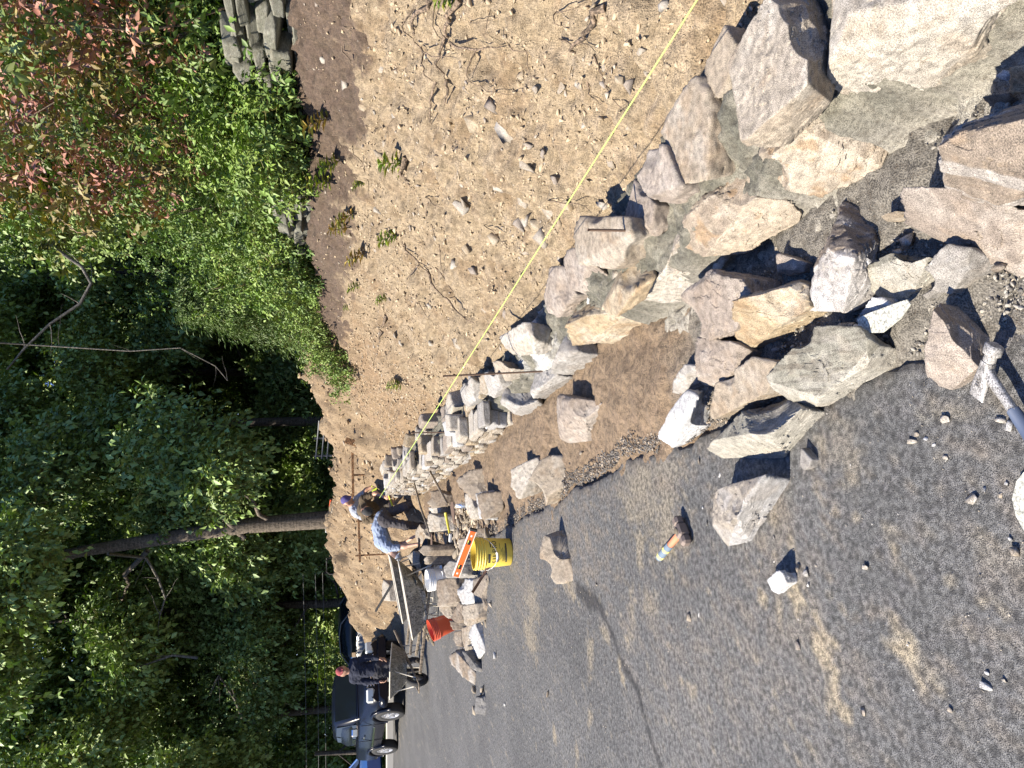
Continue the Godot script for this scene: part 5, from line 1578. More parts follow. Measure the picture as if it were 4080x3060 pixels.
func wheel(parent: Node, at: Vector3, radius: float, wide: float, axis := Vector3.RIGHT, called := "wheel"):
	var w := Node3D.new()
	w.name = called
	w.position = at
	w.basis = Basis(Quaternion(Vector3.UP, axis))
	parent.add_child(w, true)
	var st := begin()
	var h := wide * 0.5
	lathe(st, [Vector2(radius * 0.62, -h * 0.9), Vector2(radius * 0.9, -h), Vector2(radius, -h * 0.7), Vector2(radius, h * 0.7), Vector2(radius * 0.9, h), Vector2(radius * 0.62, h * 0.9)], 28)
	put("tyre", done(st), mats.rubber, w)
	st = begin()
	lathe(st, [Vector2(0.001, -h * 0.5), Vector2(radius * 0.62, -h * 0.5), Vector2(radius * 0.63, h * 0.8), Vector2(radius * 0.56, h * 0.85), Vector2(radius * 0.5, h * 0.45), Vector2(radius * 0.2, h * 0.5), Vector2(radius * 0.14, h * 0.75), Vector2(0.001, h * 0.75)], 24)
	for k in 6:
		var ang := TAU * k / 6.0
		box(st, Vector3(cos(ang) * radius * 0.36, h * 0.62, sin(ang) * radius * 0.36), Vector3(radius * 0.46, 0.03, radius * 0.12), Basis(Vector3.UP, -ang))
	put("rim", done(st), mats.alloy, w)

func sedan(label: String, where: Vector3, turn: float, paint: Material, high := 1.45):
	var t := thing("parked_car", label, "car", where, turn)
	var k := high / 1.45
	var st := begin()
	loft(st, [hoop(-2.2, 0.72, 0.32, 0.86 * k, 0.05, 0.1), hoop(-2.05, 0.84, 0.24, 0.96 * k, 0.06, 0.1), hoop(-1.0, 0.88, 0.2, 0.98 * k, 0.07, 0.09), hoop(0.9, 0.88, 0.2, 0.96 * k, 0.07, 0.09), hoop(1.9, 0.84, 0.22, 0.82 * k, 0.08, 0.12), hoop(2.2, 0.7, 0.3, 0.7 * k, 0.06, 0.12)])
	put("body", done(st), paint, t)
	st = begin()
	loft(st, [hoop(-1.75, 0.72, 0.9 * k, 0.97 * k, 0.05, 0.03), hoop(-0.95, 0.78, 0.9 * k, 1.40 * k, 0.18, 0.08), hoop(-0.2, 0.8, 0.9 * k, 1.46 * k, 0.19, 0.08), hoop(0.3, 0.8, 0.9 * k, 1.40 * k, 0.18, 0.08), hoop(1.15, 0.74, 0.9 * k, 0.97 * k, 0.05, 0.03)])
	put("cabin", done(st), mats.car_glass, t)
	st = begin()
	loft(st, [hoop(-0.98, 0.58, 1.40 * k, 1.43 * k, 0.04, 0.012), hoop(-0.2, 0.6, 1.44 * k, 1.485 * k, 0.05, 0.015), hoop(0.32, 0.58, 1.39 * k, 1.42 * k, 0.04, 0.012)])
	put("roof", done(st), paint, t)
	for sx in [-1, 1]:
		st = begin()
		tube([Vector3(sx * 0.72, 0.97 * k, 1.1), Vector3(sx * 0.625, 1.40 * k, 0.32), Vector3(sx * 0.63, 1.45 * k, -0.2), Vector3(sx * 0.61, 1.4 * k, -0.98), Vector3(sx * 0.7, 0.97 * k, -1.72)], [0.035, 0.03, 0.03, 0.03, 0.035], 6, st)
		put("pillar", done(st), paint, t)
		st = begin()
		box(st, Vector3(sx * 0.6, 0.66 * k, 2.1), Vector3(0.34, 0.14, 0.12), Basis(Vector3.UP, sx * 0.4), 0.04)
		put("headlight", done(st), mats.lamp_glass, t)
		for z in [-1.35, 1.4]:
			wheel(t, Vector3(sx * 0.8, 0.32, z), 0.32, 0.2, Vector3(sx, 0, 0))

func pickup_truck():
	var t := thing("pickup_truck", "dark blue pickup truck parked beside the soil heap behind the man", "truck", Vector3(-8.72, 0, -20.7), atan2(0.656, 0.755))
	var st := begin()
	# lower body: bed, cab sides, bonnet
	loft(st, [hoop(-2.5, 0.80, 0.55, 1.10, 0.02, 0.05), hoop(-2.44, 0.86, 0.52, 1.14, 0.03, 0.05), hoop(-1.05, 0.88, 0.46, 1.14, 0.03, 0.05), hoop(0.9, 0.89, 0.44, 1.14, 0.05, 0.06), hoop(1.2, 0.88, 0.46, 1.12, 0.08, 0.08), hoop(2.0, 0.85, 0.5, 1.04, 0.12, 0.1), hoop(2.24, 0.80, 0.52, 0.98, 0.12, 0.1), hoop(2.3, 0.76, 0.56, 0.9, 0.08, 0.08)])
	put("body", done(st), mats.navy, t)
	st = begin()
	loft(st, [hoop(-1.06, 0.80, 1.12, 1.70, 0.13, 0.06, -0.1), hoop(-0.9, 0.81, 1.12, 1.78, 0.15, 0.07), hoop(-0.1, 0.82, 1.12, 1.81, 0.16, 0.08), hoop(0.42, 0.81, 1.12, 1.76, 0.15, 0.07, 0.02), hoop(1.05, 0.76, 1.10, 1.16, 0.03, 0.03)])
	put("cab", done(st), mats.navy, t)
	st = begin()
	pane(st, [Vector3(-0.68, 1.19, 1.005), Vector3(0.68, 1.19, 1.005), Vector3(0.60, 1.72, 0.47), Vector3(-0.60, 1.72, 0.47)], Vector3(0, 0.7, 0.72), 0.02)
	put("windshield", done(st), mats.car_glass, t)
	for sx in [-1.0, 1.0]:
		st = begin()
		var c := [Vector3(sx * 0.79, 1.19, 0.8), Vector3(sx * 0.81, 1.19, -0.35), Vector3(sx * 0.70, 1.70, -0.32), Vector3(sx * 0.69, 1.69, 0.36)]
		if sx < 0:
			c.reverse()
		pane(st, c, Vector3(sx, 0.2, 0), 0.03)
		put("side_window", done(st), mats.car_glass, t)
		st = begin()
		c = [Vector3(sx * 0.81, 1.19, -0.42), Vector3(sx * 0.80, 1.19, -0.88), Vector3(sx * 0.70, 1.66, -0.84), Vector3(sx * 0.70, 1.69, -0.40)]
		if sx < 0:
			c.reverse()
		pane(st, c, Vector3(sx, 0.2, 0), 0.03)
		put("side_window", done(st), mats.car_glass, t)
		st = begin()
		box(st, Vector3(sx * 0.60, 0.88, 2.24), Vector3(0.34, 0.20, 0.14), Basis(Vector3.UP, sx * 0.3), 0.04)
		put("headlight", done(st), mats.lamp_glass, t)
		st = begin()
		lathe(st, [Vector2(0.001, 0.02), Vector2(0.07, 0.02), Vector2(0.085, 0.0), Vector2(0.085, -0.03)], 16, Transform3D(Basis(Vector3.RIGHT, PI / 2), Vector3(sx * 0.55, 0.56, 2.42)))
		put("fog_lamp", done(st), mats.lamp_glass, t)
		st = begin()
		box(st, Vector3(sx * 1.0, 1.24, 0.78), Vector3(0.2, 0.16, 0.08), Basis(Vector3.UP, sx * 0.25), 0.03)
		box(st, Vector3(sx * 0.88, 1.18, 0.76), Vector3(0.1, 0.04, 0.04))
		put("mirror", done(st), mats.chrome, t)
		for z in [-1.52, 1.52]:
			wheel(t, Vector3(sx * 0.80, 0.37, z), 0.37, 0.24, Vector3(sx, 0, 0))
			st = begin()
			var arc := []
			var rad := []
			for k in 11:
				var ang := PI * k / 10.0
				arc.append(Vector3(sx * 0.885, 0.39 + 0.44 * sin(ang), z + 0.46 * cos(ang)))
				rad.append(0.045)
			tube(arc, rad, 6, st)
			put("wheel_arch", done(st), mats.navy, t)
		st = begin()
		box(st, Vector3(sx * 0.905, 0.98, -0.12), Vector3(0.03, 0.04, 0.16), Basis.IDENTITY, 0.01)
		put("door_handle", done(st), mats.chrome, t)
		st = begin()
		box(st, Vector3(sx * 0.907, 0.74, -0.1), Vector3(0.015, 0.045, 1.7), Basis.IDENTITY, 0.005)
		put("side_trim", done(st), mats.chrome, t)
		st = begin()
		box(st, Vector3(sx * 0.897, 0.78, -0.42), Vector3(0.012, 0.62, 0.012))
		box(st, Vector3(sx * 0.897, 0.78, 0.92), Vector3(0.012, 0.62, 0.012))
		put("door_seam", done(st), mats.rubber, t)
	st = begin()
	box(st, Vector3(0, 0.86, 2.30), Vector3(0.86, 0.22, 0.05), Basis.IDENTITY, 0.02)
	var grille := put("grille", done(st), mats.rubber, t)
	for k in 3:
		st = begin()
		box(st, Vector3(0, 0.79 + 0.075 * k, 2.335), Vector3(0.80, 0.03, 0.03), Basis.IDENTITY, 0.01)
		put("bar", done(st), mats.chrome, grille)
	st = begin()
	loft(st, [hoop(2.2, 0.9, 0.46, 0.68, 0.02, 0.05), hoop(2.40, 0.86, 0.46, 0.68, 0.02, 0.06), hoop(2.45, 0.78, 0.48, 0.66, 0.02, 0.06)])
	put("bumper", done(st), mats.navy, t)
	st = begin()
	box(st, Vector3(0.05, 0.60, 2.463), Vector3(0.31, 0.155, 0.012), Basis.IDENTITY, 0.004)
	var plate_part := put("license_plate", done(st), flat(0.32, 0.45, 0.66, 0.5), t)
	var tm := TextMesh.new()
	tm.text = "143"
	tm.font = SystemFont.new()
	tm.font_size = 24
	tm.pixel_size = 0.0042
	tm.depth = 0.004
	put("lettering", tm, flat(0.02, 0.04, 0.12), plate_part, Vector3(0.05, 0.60, 2.472))

func build_far_things():
	mats.rubber = flat(0.018, 0.018, 0.018, 0.8)
	mats.alloy = flat(0.55, 0.55, 0.56, 0.35, 0.8)
	mats.chrome = flat(0.75, 0.75, 0.77, 0.15, 1.0)
	mats.navy = flat(0.005, 0.007, 0.014, 0.25)
	mats.navy.metallic_specular = 0.32
	mats.car_glass = flat(0.008, 0.011, 0.014, 0.06)
	mats.car_glass.metallic_specular = 0.35
	mats.lamp_glass = flat(0.60, 0.62, 0.58, 0.12)
	mats.steel = flat(0.42, 0.42, 0.43, 0.45, 0.7)
	mats.dull_steel = flat(0.16, 0.165, 0.17, 0.6)
	mats.rust = flat(0.13, 0.085, 0.06, 0.85, 0.2)
	mats.wood = mats.bark.duplicate()
	mats.wood.albedo_color = lin(0.46, 0.37, 0.26)
	mats.wood.uv1_scale = Vector3(9, 2, 9)
	pickup_truck()
	var blue := flat(0.03, 0.10, 0.32, 0.2)
	blue.clearcoat_enabled = true
	sedan("blue car just showing behind the tail of the dark truck", Vector3(-14.2, 0, -26.2), 0.9, blue)
	var charcoal := flat(0.02, 0.022, 0.024, 0.2)
	charcoal.clearcoat_enabled = true
	sedan("dark car whose windscreen shows above the soil heap", Vector3(-8.6, 0, -27.6), 1.25, charcoal, 1.62)
	# a kerb of pale concrete behind the parked vehicles
	var st := begin()
	box(st, Vector3(-14.0, 0.03, -24.0), Vector3(16.0, 0.26, 0.35), Basis.IDENTITY, 0.02)
	var kerb := put("kerb", done(st), mats.mortar_plain if mats.has("mortar_plain") else flat(0.42, 0.40, 0.36, 0.9), self)
	kerb.set_meta("kind", "structure")
	# the grass beyond it
	var blades := []
	var cols := []
	var r := RandomNumberGenerator.new()
	r.seed = 404
	var tuft := spray(26, 0.16, 0.16, 0.012, 77, 1.2)
	for i in 1500:
		blades.append(Transform3D(Basis(Vector3.UP, r.randf() * TAU), Vector3(r.randf_range(-26, -9), 0.0, r.randf_range(-30, -24.4))))
		var v := r.randf_range(0.7, 1.2)
		cols.append(Color(0.13 * v, 0.22 * v, 0.045 * v))
	var grass := scatter("grass", tuft, mats.leaf, blades, cols)
	tag(grass, "strip of green grass beyond the kerb behind the truck", "grass")
	grass.set_meta("kind", "stuff")
	# a braced pole and three cables
	var pole := thing("utility_pole", "dark braced post with slanting stays behind the truck bed", "pole", Vector3(-13.7, 0, -28))
	put("post", done(tube([Vector3(0, 0, 0), Vector3(0.2, 2.5, 0)], [0.09, 0.08], 10)), mats.bark, pole)
	put("stay", done(tube([Vector3(0.12, 1.7, 0), Vector3(1.6, 0.0, 0.3)], [0.03, 0.03], 6)), mats.bark, pole)
	put("stay", done(tube([Vector3(0.12, 1.7, 0), Vector3(-1.3, 0.0, 0.3)], [0.03, 0.03], 6)), mats.bark, pole)
	var n := 0
	for y in [2.8, 2.36, 2.1]:
		var path := []
		var rad := []
		for k in 9:
			var u := k / 8.0
			path.append(Vector3(-24.0 + 17.0 * u, y + 0.5 * (u - 0.5) * (u - 0.5), -28.4))
			rad.append(0.009)
		var o := put("overhead_cable", done(tube(path, rad, 5)), flat(0.10, 0.10, 0.10, 0.6), self)
		tag(o, ["topmost cable strung before the trees behind the truck", "middle cable strung before the trees behind the truck", "lowest cable strung before the trees behind the truck"][n], "cable", "cables behind the truck")
		n += 1
	# orange netting, board, rails and frame beyond the heap
	var net := thing("safety_fence", "torn orange safety netting showing above the soil heap", "fence", Vector3(-4.9, 0, -26.5))
	var orange := flat(0.62, 0.10, 0.03, 0.7)
	for f in [[0.45, 1.72, 0.42, 0.5], [-0.85, 1.64, 0.9, 0.5], [-0.25, 1.5, 0.7, 0.5]]:
		var rows := steps(0.0, f[2], [[9, 0.06]])
		var hs := steps(0.0, f[3], [[9, 0.06]])
		st = begin()
		for a in rows:
			tube([Vector3(f[0] + a, f[1] - 0.3, 0.05 * sin(a * 20)), Vector3(f[0] + a, f[1] + f[3] - 0.3 + 0.06 * sin(a * 9), 0.05 * cos(a * 17))], [0.014, 0.014], 4, st)
		for b in hs:
			tube([Vector3(f[0], f[1] - 0.3 + b, 0), Vector3(f[0] + f[2] * 0.5, f[1] - 0.3 + b + 0.03, 0.04), Vector3(f[0] + f[2], f[1] - 0.3 + b, 0)], [0.016, 0.016, 0.016], 4, st)
		put("netting", done(st), orange, net)
	for x in [-0.9, 0.1, 0.9]:
		put("stake", done(tube([Vector3(x, 0, -0.03), Vector3(x, 1.95, -0.03)], [0.02, 0.02], 6)), mats.wood, net)
	var board := thing("white_board", "small white board standing behind the heap by the leaning trunk", "board", Vector3(-5.0, 0, -26.9))
	st = begin()
	box(st, Vector3(0, 1.98, 0), Vector3(0.46, 0.24, 0.03), Basis.IDENTITY, 0.006)
	put("panel", done(st), flat(0.78, 0.80, 0.82, 0.4), board)
	put("post", done(tube([Vector3(0, 0, -0.03), Vector3(0, 1.9, -0.03)], [0.025, 0.025], 6)), mats.steel, board)
	var rail := thing("metal_railing", "grey metal rails in the dark gap behind the soil heap", "railing", Vector3(-1.9, 0, -24))
	for x in [-0.35, 0.2]:
		put("post", done(tube([Vector3(x, 0, 0), Vector3(x, 2.4, 0)], [0.03, 0.03], 8)), mats.dull_steel, rail)
	for y in [2.0, 2.16, 2.34]:
		put("rail", done(tube([Vector3(-0.45, y, 0.03), Vector3(0.75, y - 0.1, 0.03)], [0.02, 0.02], 8)), mats.dull_steel, rail)
	var frame := thing("tubular_frame", "black tubular frame standing in shade beyond the soil heap", "frame", Vector3(-6.2, 0, -26))
	for x in [-0.28, 0.28]:
		put("upright", done(tube([Vector3(x, 0, 0), Vector3(x, 1.95, 0), Vector3(x * 0.6, 2.05, 0)], [0.03, 0.03, 0.03], 8)), mats.rubber, frame)
	for y in [1.55, 1.8, 2.04]:
		put("bar", done(tube([Vector3(-0.28, y, 0), Vector3(0.28, y, 0)], [0.02, 0.02], 8)), mats.rubber, frame)
	# batter boards with their stakes in front of the heap
	var bb := thing("batter_board", "thin brown level board nailed to stakes before the heap", "board", Vector3(-2.0, 0, -15.6))
	st = begin()
	box(st, Vector3(0.05, 1.36, 0), Vector3(1.35, 0.05, 0.025), Basis(Vector3.BACK, 0.015), 0.004)
	put("rail", done(st), mats.board, bb)
	for x in [0.12, -0.62]:
		st = begin()
		box(st, Vector3(x, 0.68, -0.03), Vector3(0.035, 1.40, 0.03), Basis.IDENTITY, 0.004)
		put("stake", done(st), mats.board, bb)
	bb = thing("batter_board", "second brown board on stakes left of the stooping worker", "board", Vector3(-3.6, 0, -17.6))
	st = begin()
	box(st, Vector3(0, 1.18, 0), Vector3(1.1, 0.05, 0.025), Basis(Vector3.BACK, 0.03), 0.004)
	put("rail", done(st), mats.board, bb)
	for x in [0.4, -0.4]:
		st = begin()
		box(st, Vector3(x, 0.62, -0.03), Vector3(0.035, 1.26, 0.03), Basis.IDENTITY, 0.004)
		put("stake", done(st), mats.board, bb)
	var stake := thing("wooden_stake", "short brown stake casting a dark shadow on the brown slope", "stake", Vector3(-1.18, 1.2, -15.0))
	st = begin()
	box(st, Vector3(0, 0.12, 0), Vector3(0.12, 0.42, 0.03), Basis(Vector3.BACK, -0.35), 0.005)
	put("post", done(st), mats.board, stake)

# ------------------------------------------------------------------ tools
func bucket(label: String, where: Vector3, tilt: Vector3, skin: Material, inside: Material, high := 0.37, top := 0.152, foot := 0.13, bail := true) -> Node3D:
	var t := thing("bucket", label, "bucket", where, 0.0, "buckets on the site")
	t.rotation = tilt
	var st := begin()
	var side := func(u: float) -> float: return lerpf(foot, top, u)
	var prof := [Vector2(0.001, 0.006), Vector2(foot - 0.01, 0.0), Vector2(foot, 0.01)]
	prof.append(Vector2(side.call(0.70), high * 0.70))
	for k in 4:
		var y := high * (0.72 + 0.07 * k)
		var s: float = side.call(y / high)
		prof.append_array([Vector2(s, y), Vector2(s + 0.011, y + 0.004), Vector2(s + 0.011, y + 0.010), Vector2(s, y + 0.014)])
	prof.append_array([Vector2(top, high - 0.006), Vector2(top + 0.006, high), Vector2(top - 0.004, high)])
	lathe(st, prof, 40)
	put("shell", done(st), skin, t)
	st = begin()
	lathe(st, [Vector2(top - 0.004, high - 0.001), Vector2(foot - 0.006, 0.012), Vector2(0.001, 0.012)], 40)
	put("inside", done(st), inside, t)
	if bail:
		var path := []
		var rad := []
		for k in 13:
			var a := PI * k / 12.0
			path.append(Vector3(cos(a) * (top + 0.014), high * 0.86 - sin(a) * 0.15, sin(a) * 0.11 + top * sin(a) * 0.55))
			rad.append(0.0028)
		var h := put("bail", done(tube(path, rad, 6)), mats.steel, t)
		put("grip", done(tube([path[5], path[6], path[7]], [0.011, 0.011, 0.011], 10)), flat(0.75, 0.75, 0.73, 0.5), h)
	return t

func wheelbarrow(label: String, where: Vector3, turn: float, tip: float, heaped := ""):
	# the wheel points along +x
	var t := thing("wheelbarrow", label, "wheelbarrow", where, turn, "wheelbarrows")
	t.rotation = Vector3(0, turn, tip)
	var outer := []
	var top := [Vector3(0.62, 0.72, -0.26), Vector3(0.55, 0.71, -0.33), Vector3(-0.38, 0.61, -0.33), Vector3(-0.45, 0.60, -0.27), Vector3(-0.45, 0.60, 0.27), Vector3(-0.38, 0.61, 0.33), Vector3(0.55, 0.71, 0.33), Vector3(0.62, 0.72, 0.26)]
	var low := [Vector3(0.24, 0.37, -0.16), Vector3(0.2, 0.37, -0.2), Vector3(-0.20, 0.37, -0.2), Vector3(-0.25, 0.38, -0.16), Vector3(-0.25, 0.38, 0.16), Vector3(-0.20, 0.37, 0.2), Vector3(0.2, 0.37, 0.2), Vector3(0.24, 0.37, 0.16)]
	var mid := []
	for k in 8:
		mid.append(low[k].lerp(top[k], 0.35) * Vector3(1.06, 0.985, 1.06))
	var st := begin()
	var rings := [low, mid, top]
	for i in 2:
		for s in 8:
			var n := (s + 1) % 8
			quad(st, rings[i][s], rings[i + 1][s], rings[i + 1][n], rings[i][n])
			var inset := Vector3(0, 0.006, 0)
			quad(st, rings[i][n] * Vector3(0.99, 1, 0.98) + inset, rings[i + 1][n] * Vector3(0.99, 1, 0.985), rings[i + 1][s] * Vector3(0.99, 1, 0.985), rings[i][s] * Vector3(0.99, 1, 0.98) + inset)
	for s in range(1, 7):
		st.add_vertex(low[0])
		st.add_vertex(low[s])
		st.add_vertex(low[s + 1])
		st.add_vertex(low[0] + Vector3(0, 0.006, 0))
		st.add_vertex(low[s + 1] + Vector3(0, 0.006, 0))
		st.add_vertex(low[s] + Vector3(0, 0.006, 0))
	var tray := put("tray", done(st), mats.tray, t)
	var rim := top.duplicate()
	rim.append(top[0])
	var rad := []
	for k in 9:
		rad.append(0.011)
	put("rim", done(tube(rim, rad, 7)), mats.tray_rim, tray)
	for sz in [-1.0, 1.0]:
		st = begin()
		var a := Vector3(0.66, 0.22, sz * 0.07)
		var b := Vector3(-0.98, 0.52, sz * 0.30)
		box(st, (a + b) * 0.5, Vector3(0.036, 0.042, a.distance_to(b)), facing(a - b), 0.008)
		put("handle", done(st), mats.wood, t)
		put("leg", done(tube([Vector3(-0.12, 0.36, sz * 0.19), Vector3(-0.22, 0.02, sz * 0.23), Vector3(-0.36, 0.02, sz * 0.23), Vector3(-0.42, 0.42, sz * 0.23)], [0.012, 0.012, 0.012, 0.012], 6)), mats.tray_rim, t)
		put("brace", done(tube([Vector3(0.60, 0.24, sz * 0.085), Vector3(0.52, 0.62, sz * 0.20)], [0.011, 0.011], 6)), mats.tray_rim, t)
	put("nose_guard", done(tube([Vector3(0.66, 0.22, -0.09), Vector3(0.86, 0.2, -0.08), Vector3(0.86, 0.2, 0.08), Vector3(0.66, 0.22, 0.09)], [0.012, 0.012, 0.012, 0.012], 6)), mats.wood, t)
	wheel(t, Vector3(0.52, 0.2, 0), 0.2, 0.1, Vector3(0, 0, 1))
	if heaped != "":
		var v := sheet_mesh(steps(-0.36, 0.46, [[9, 0.03]]), steps(-0.27, 0.27, [[9, 0.03]]),
			func(x: float, z: float): return Vector3(x, 0.52 + 0.06 * cos(x * 3.0) + 0.10 * noise.get_noise_2d(x * 6.0, z * 6.0) - 0.6 * z * z, z),
			func(_p, _a, _b): return Color(0.24, 0.22, 0.18))
		var o := put("mortar_load", v, mats.mortar, self)
		o.transform = t.transform
		tag(o, heaped, "mortar")

func rebar(label: String, from: Vector3, to: Vector3, thick := 0.008):
	var t := thing("rebar", label, "rebar", from, 0.0, "rebar stakes in the wall")
	var st := begin()
	var path := []
	var rad := []
	var n := int(from.distance_to(to) / 0.012)
	for k in n + 1:
		path.append((to - from) * k / n)
		rad.append(thick * (1.0 if k % 2 == 0 else 0.84))
	tube(path, rad, 7, st)
	put("bar", done(st), mats.rust, t)

func hammer(called: String, label: String, head_at: Vector3, head_dir: Vector3, handle_to: Vector3, head: Vector3, grip: Material, steel: Material):
	var t := thing(called, label, "hammer", head_at)
	var st := begin()
	box(st, Vector3.ZERO, head, facing(head_dir), head.y * 0.22)
	put("head", done(st), steel, t)
	var end := handle_to - head_at
	put("handle", done(tube([Vector3.ZERO, end * 0.3, end * 0.65, end], [0.013, 0.014, 0.017, 0.018], 10)), grip, t)
	return t

func build_tools():
	mats.tray = grained(grain(256, 0.02, 0.08, 0.42, Color(0.80, 0.78, 0.72), 1.3, 91), 0.6, 0.5, 0.8, false)
	mats.tray.vertex_color_use_as_albedo = false
	mats.tray.albedo_color = lin(0.50, 0.47, 0.41)
	mats.tray_rim = flat(0.52, 0.48, 0.40, 0.7)
	var yellow := bucket_print()
	var b := bucket("yellow builders bucket with black print carrying the orange level", Vector3(-1.655, 0, -7.12), Vector3(0, 0.0, 0.0), yellow, flat(0.55, 0.40, 0.04, 0.5))
	label_on_bucket(b)
	bucket("white plastic bucket standing in the rubble before the wheelbarrow", Vector3(-2.84, 0.03, -10.8), Vector3(0.08, 0.6, 0.10), flat(0.78, 0.78, 0.76, 0.4), flat(0.7, 0.7, 0.68, 0.5))
	bucket("red orange bucket tilted between tan stones and wheelbarrow", Vector3(-3.42, 0.03, -10.6), Vector3(0.1, 0.3, 0.30), flat(0.62, 0.09, 0.03, 0.4), flat(0.5, 0.07, 0.03, 0.5), 0.36, 0.15, 0.125, false)
	bucket("black rubber pail behind the white bucket", Vector3(-2.62, 0.05, -11.25), Vector3(0.1, 0, -0.25), flat(0.03, 0.03, 0.03, 0.7), flat(0.04, 0.04, 0.04, 0.8), 0.36, 0.19, 0.15, false)
	# the level laid across the yellow bucket
	var a := Vector3(-1.40, 0.40, -6.96)
	var e := Vector3(-1.86, 0.545, -7.10)
	var lv := thing("spirit_level", "orange spirit level with dark vials lying across the yellow bucket", "level", (a + e) * 0.5)
	var bas := facing(a - e)
	var long := a.distance_to(e)
	var st := begin()
	box(st, Vector3.ZERO, Vector3(0.026, 0.062, long), bas, 0.003)
	put("body", done(st), flat(0.80, 0.13, 0.025, 0.4), lv)
	st = begin()
	for s in [-1.0, 1.0]:
		box(st, bas * Vector3(0, s * 0.032, 0), Vector3(0.032, 0.006, long), bas, 0.001)
	put("edge_strip", done(st), flat(0.70, 0.62, 0.55, 0.5), lv)
	for z in [-0.14, 0.13]:
		st = begin()
		box(st, bas * Vector3(0, 0.002, z), Vector3(0.030, 0.044, 0.052), bas, 0.003)
		var vial := put("vial", done(st), flat(0.02, 0.02, 0.02, 0.2), lv)
		put("tube", done(tube([bas * Vector3(0.0, 0.012, z - 0.022), bas * Vector3(0.0, 0.012, z + 0.022)], [0.0165, 0.0165], 8)), flat(0.65, 0.62, 0.12, 0.15), vial)
	for z in [-0.21, 0.20]:
		st = begin()
		box(st, bas * Vector3(0, 0.0, z), Vector3(0.029, 0.03, 0.034), bas, 0.008)
		put("grip_hole", done(st), flat(0.72, 0.66, 0.62, 0.5), lv)
	st = begin()
	box(st, bas * Vector3(0, 0, long * 0.5 + 0.012), Vector3(0.034, 0.07, 0.024), bas, 0.004)
	put("end_cap", done(st), mats.rubber, lv)
	# barrows
	wheelbarrow("grey mortar crusted wheelbarrow with wooden handles behind the buckets", Vector3(-3.30, 0, -11.3), -0.10, 0.06, "wet grey mortar heaped in the nearer wheelbarrow")
	wheelbarrow("farther of the two grey wheelbarrows by the stooping worker", Vector3(-3.50, 0.04, -12.7), 0.05, 0.07)
	wheelbarrow("wheelbarrow held by the man in front of the truck, wheel towards us", Vector3(-5.52, 0, -14.55), deg_to_rad(-97), 0.0)
	# loose timber by the barrows
	var n := 0
	for q in [[Vector3(-3.7, 0.42, -12.2), Vector3(-4.35, 0.16, -12.6), 0.09, "tan plank leaning out of the farther wheelbarrow"], [Vector3(-3.75, 0.36, -12.0), Vector3(-4.3, 0.12, -12.2), 0.08, "reddish short plank beside the leaning tan plank"], [Vector3(-3.5, 0.62, -13.6), Vector3(-4.2, 0.98, -13.9), 0.05, "black square bar leaning up against the pale boulder"], [Vector3(-2.9, 0.34, -11.9), Vector3(-3.25, 0.30, -12.1), 0.08, "grey board lying between the wheelbarrows"]]:
		var pl := thing("plank", q[3], "plank", (q[0] + q[1]) * 0.5)
		st = begin()
		box(st, Vector3.ZERO, Vector3(q[2], 0.03, q[0].distance_to(q[1])), facing(q[0] - q[1]), 0.004)
		put("board", done(st), mats.rubber if n == 2 else mats.wood, pl)
		n += 1
	# steel in the wall, and the mason's line
	rebar("nearest ribbed rebar stake standing in wet mortar", Vector3(0.655, 0.20, -2.93), Vector3(0.641, 0.64, -2.93), 0.0065)
	rebar("tall rebar stake beside the white lime patch", Vector3(0.092, 0.2, -5.12), Vector3(0.054, 0.945, -5.10), 0.0075)
	rebar("rebar stake at the stepped end of the coursed wall", Vector3(-0.516, 0.25, -7.9), Vector3(-0.519, 0.905, -7.9), 0.0075)
	rebar("farthest short rebar stake near the workers", Vector3(-1.36, 0.55, -11.5), Vector3(-1.33, 0.93, -11.5), 0.009)
	var line := []
	var lr := []
	for k in 21:
		var u := k / 20.0
		line.append(Vector3(1.06, 0.897 + 0.02 * (u - 0.5) * (u - 0.5), -0.45).lerp(Vector3(-2.16, 0.892, -14.25), u))
		lr.append(0.0018 + 0.0018 * u)
	var ml := put("string_line", done(tube(line, lr, 6)), flat(0.46, 0.62, 0.14, 0.7), self)
	tag(ml, "taut yellow green masons string line above the wall", "string")
	# sledgehammer on the asphalt
	var worn := flat(0.17, 0.135, 0.115, 0.65, 0.3)
	var sl := thing("sledgehammer", "short rusty sledgehammer with a blue and red handle on the asphalt", "hammer", Vector3(-0.71, 0.03, -3.30))
	var hb := facing(Vector3(-0.62, 0, -3.385) - Vector3(-0.78, 0, -3.225))
	st = begin()
	box(st, Vector3(0, 0.004, 0), Vector3(0.056, 0.056, 0.07), hb, 0.010)
	for s in [-1.0, 1.0]:
		box(st, hb * Vector3(0, 0.003, s * 0.054), Vector3(0.050, 0.050, 0.05), hb, 0.012)
	put("head", done(st), worn, sl)
	st = begin()
	lathe(st, [Vector2(0.001, 0.0), Vector2(0.015, 0.0), Vector2(0.017, -0.004)], 14, Transform3D(Basis.IDENTITY, Vector3(0, 0.038, 0)))
	put("eye", done(st), flat(0.12, 0.10, 0.07, 0.8), sl)
	var he := Vector3(-0.20, -0.008, -0.29)
	put("collar", done(tube([he * 0.12, he * 0.22, he * 0.5], [0.017, 0.018, 0.018], 12)), flat(0.5, 0.19, 0.10, 0.7), sl)
	put("handle", done(tube([he * 0.48, he * 0.7, he * 0.97, he], [0.0195, 0.020, 0.021, 0.014], 12)), flat(0.12, 0.165, 0.22, 0.75), sl)
	st = begin()
	for k in [0.62, 0.86]:
		tube([he * k, he * (k + 0.07)], [0.0208, 0.0212], 12, st)
	put("label", done(st), flat(0.62, 0.56, 0.18, 0.6), sl)
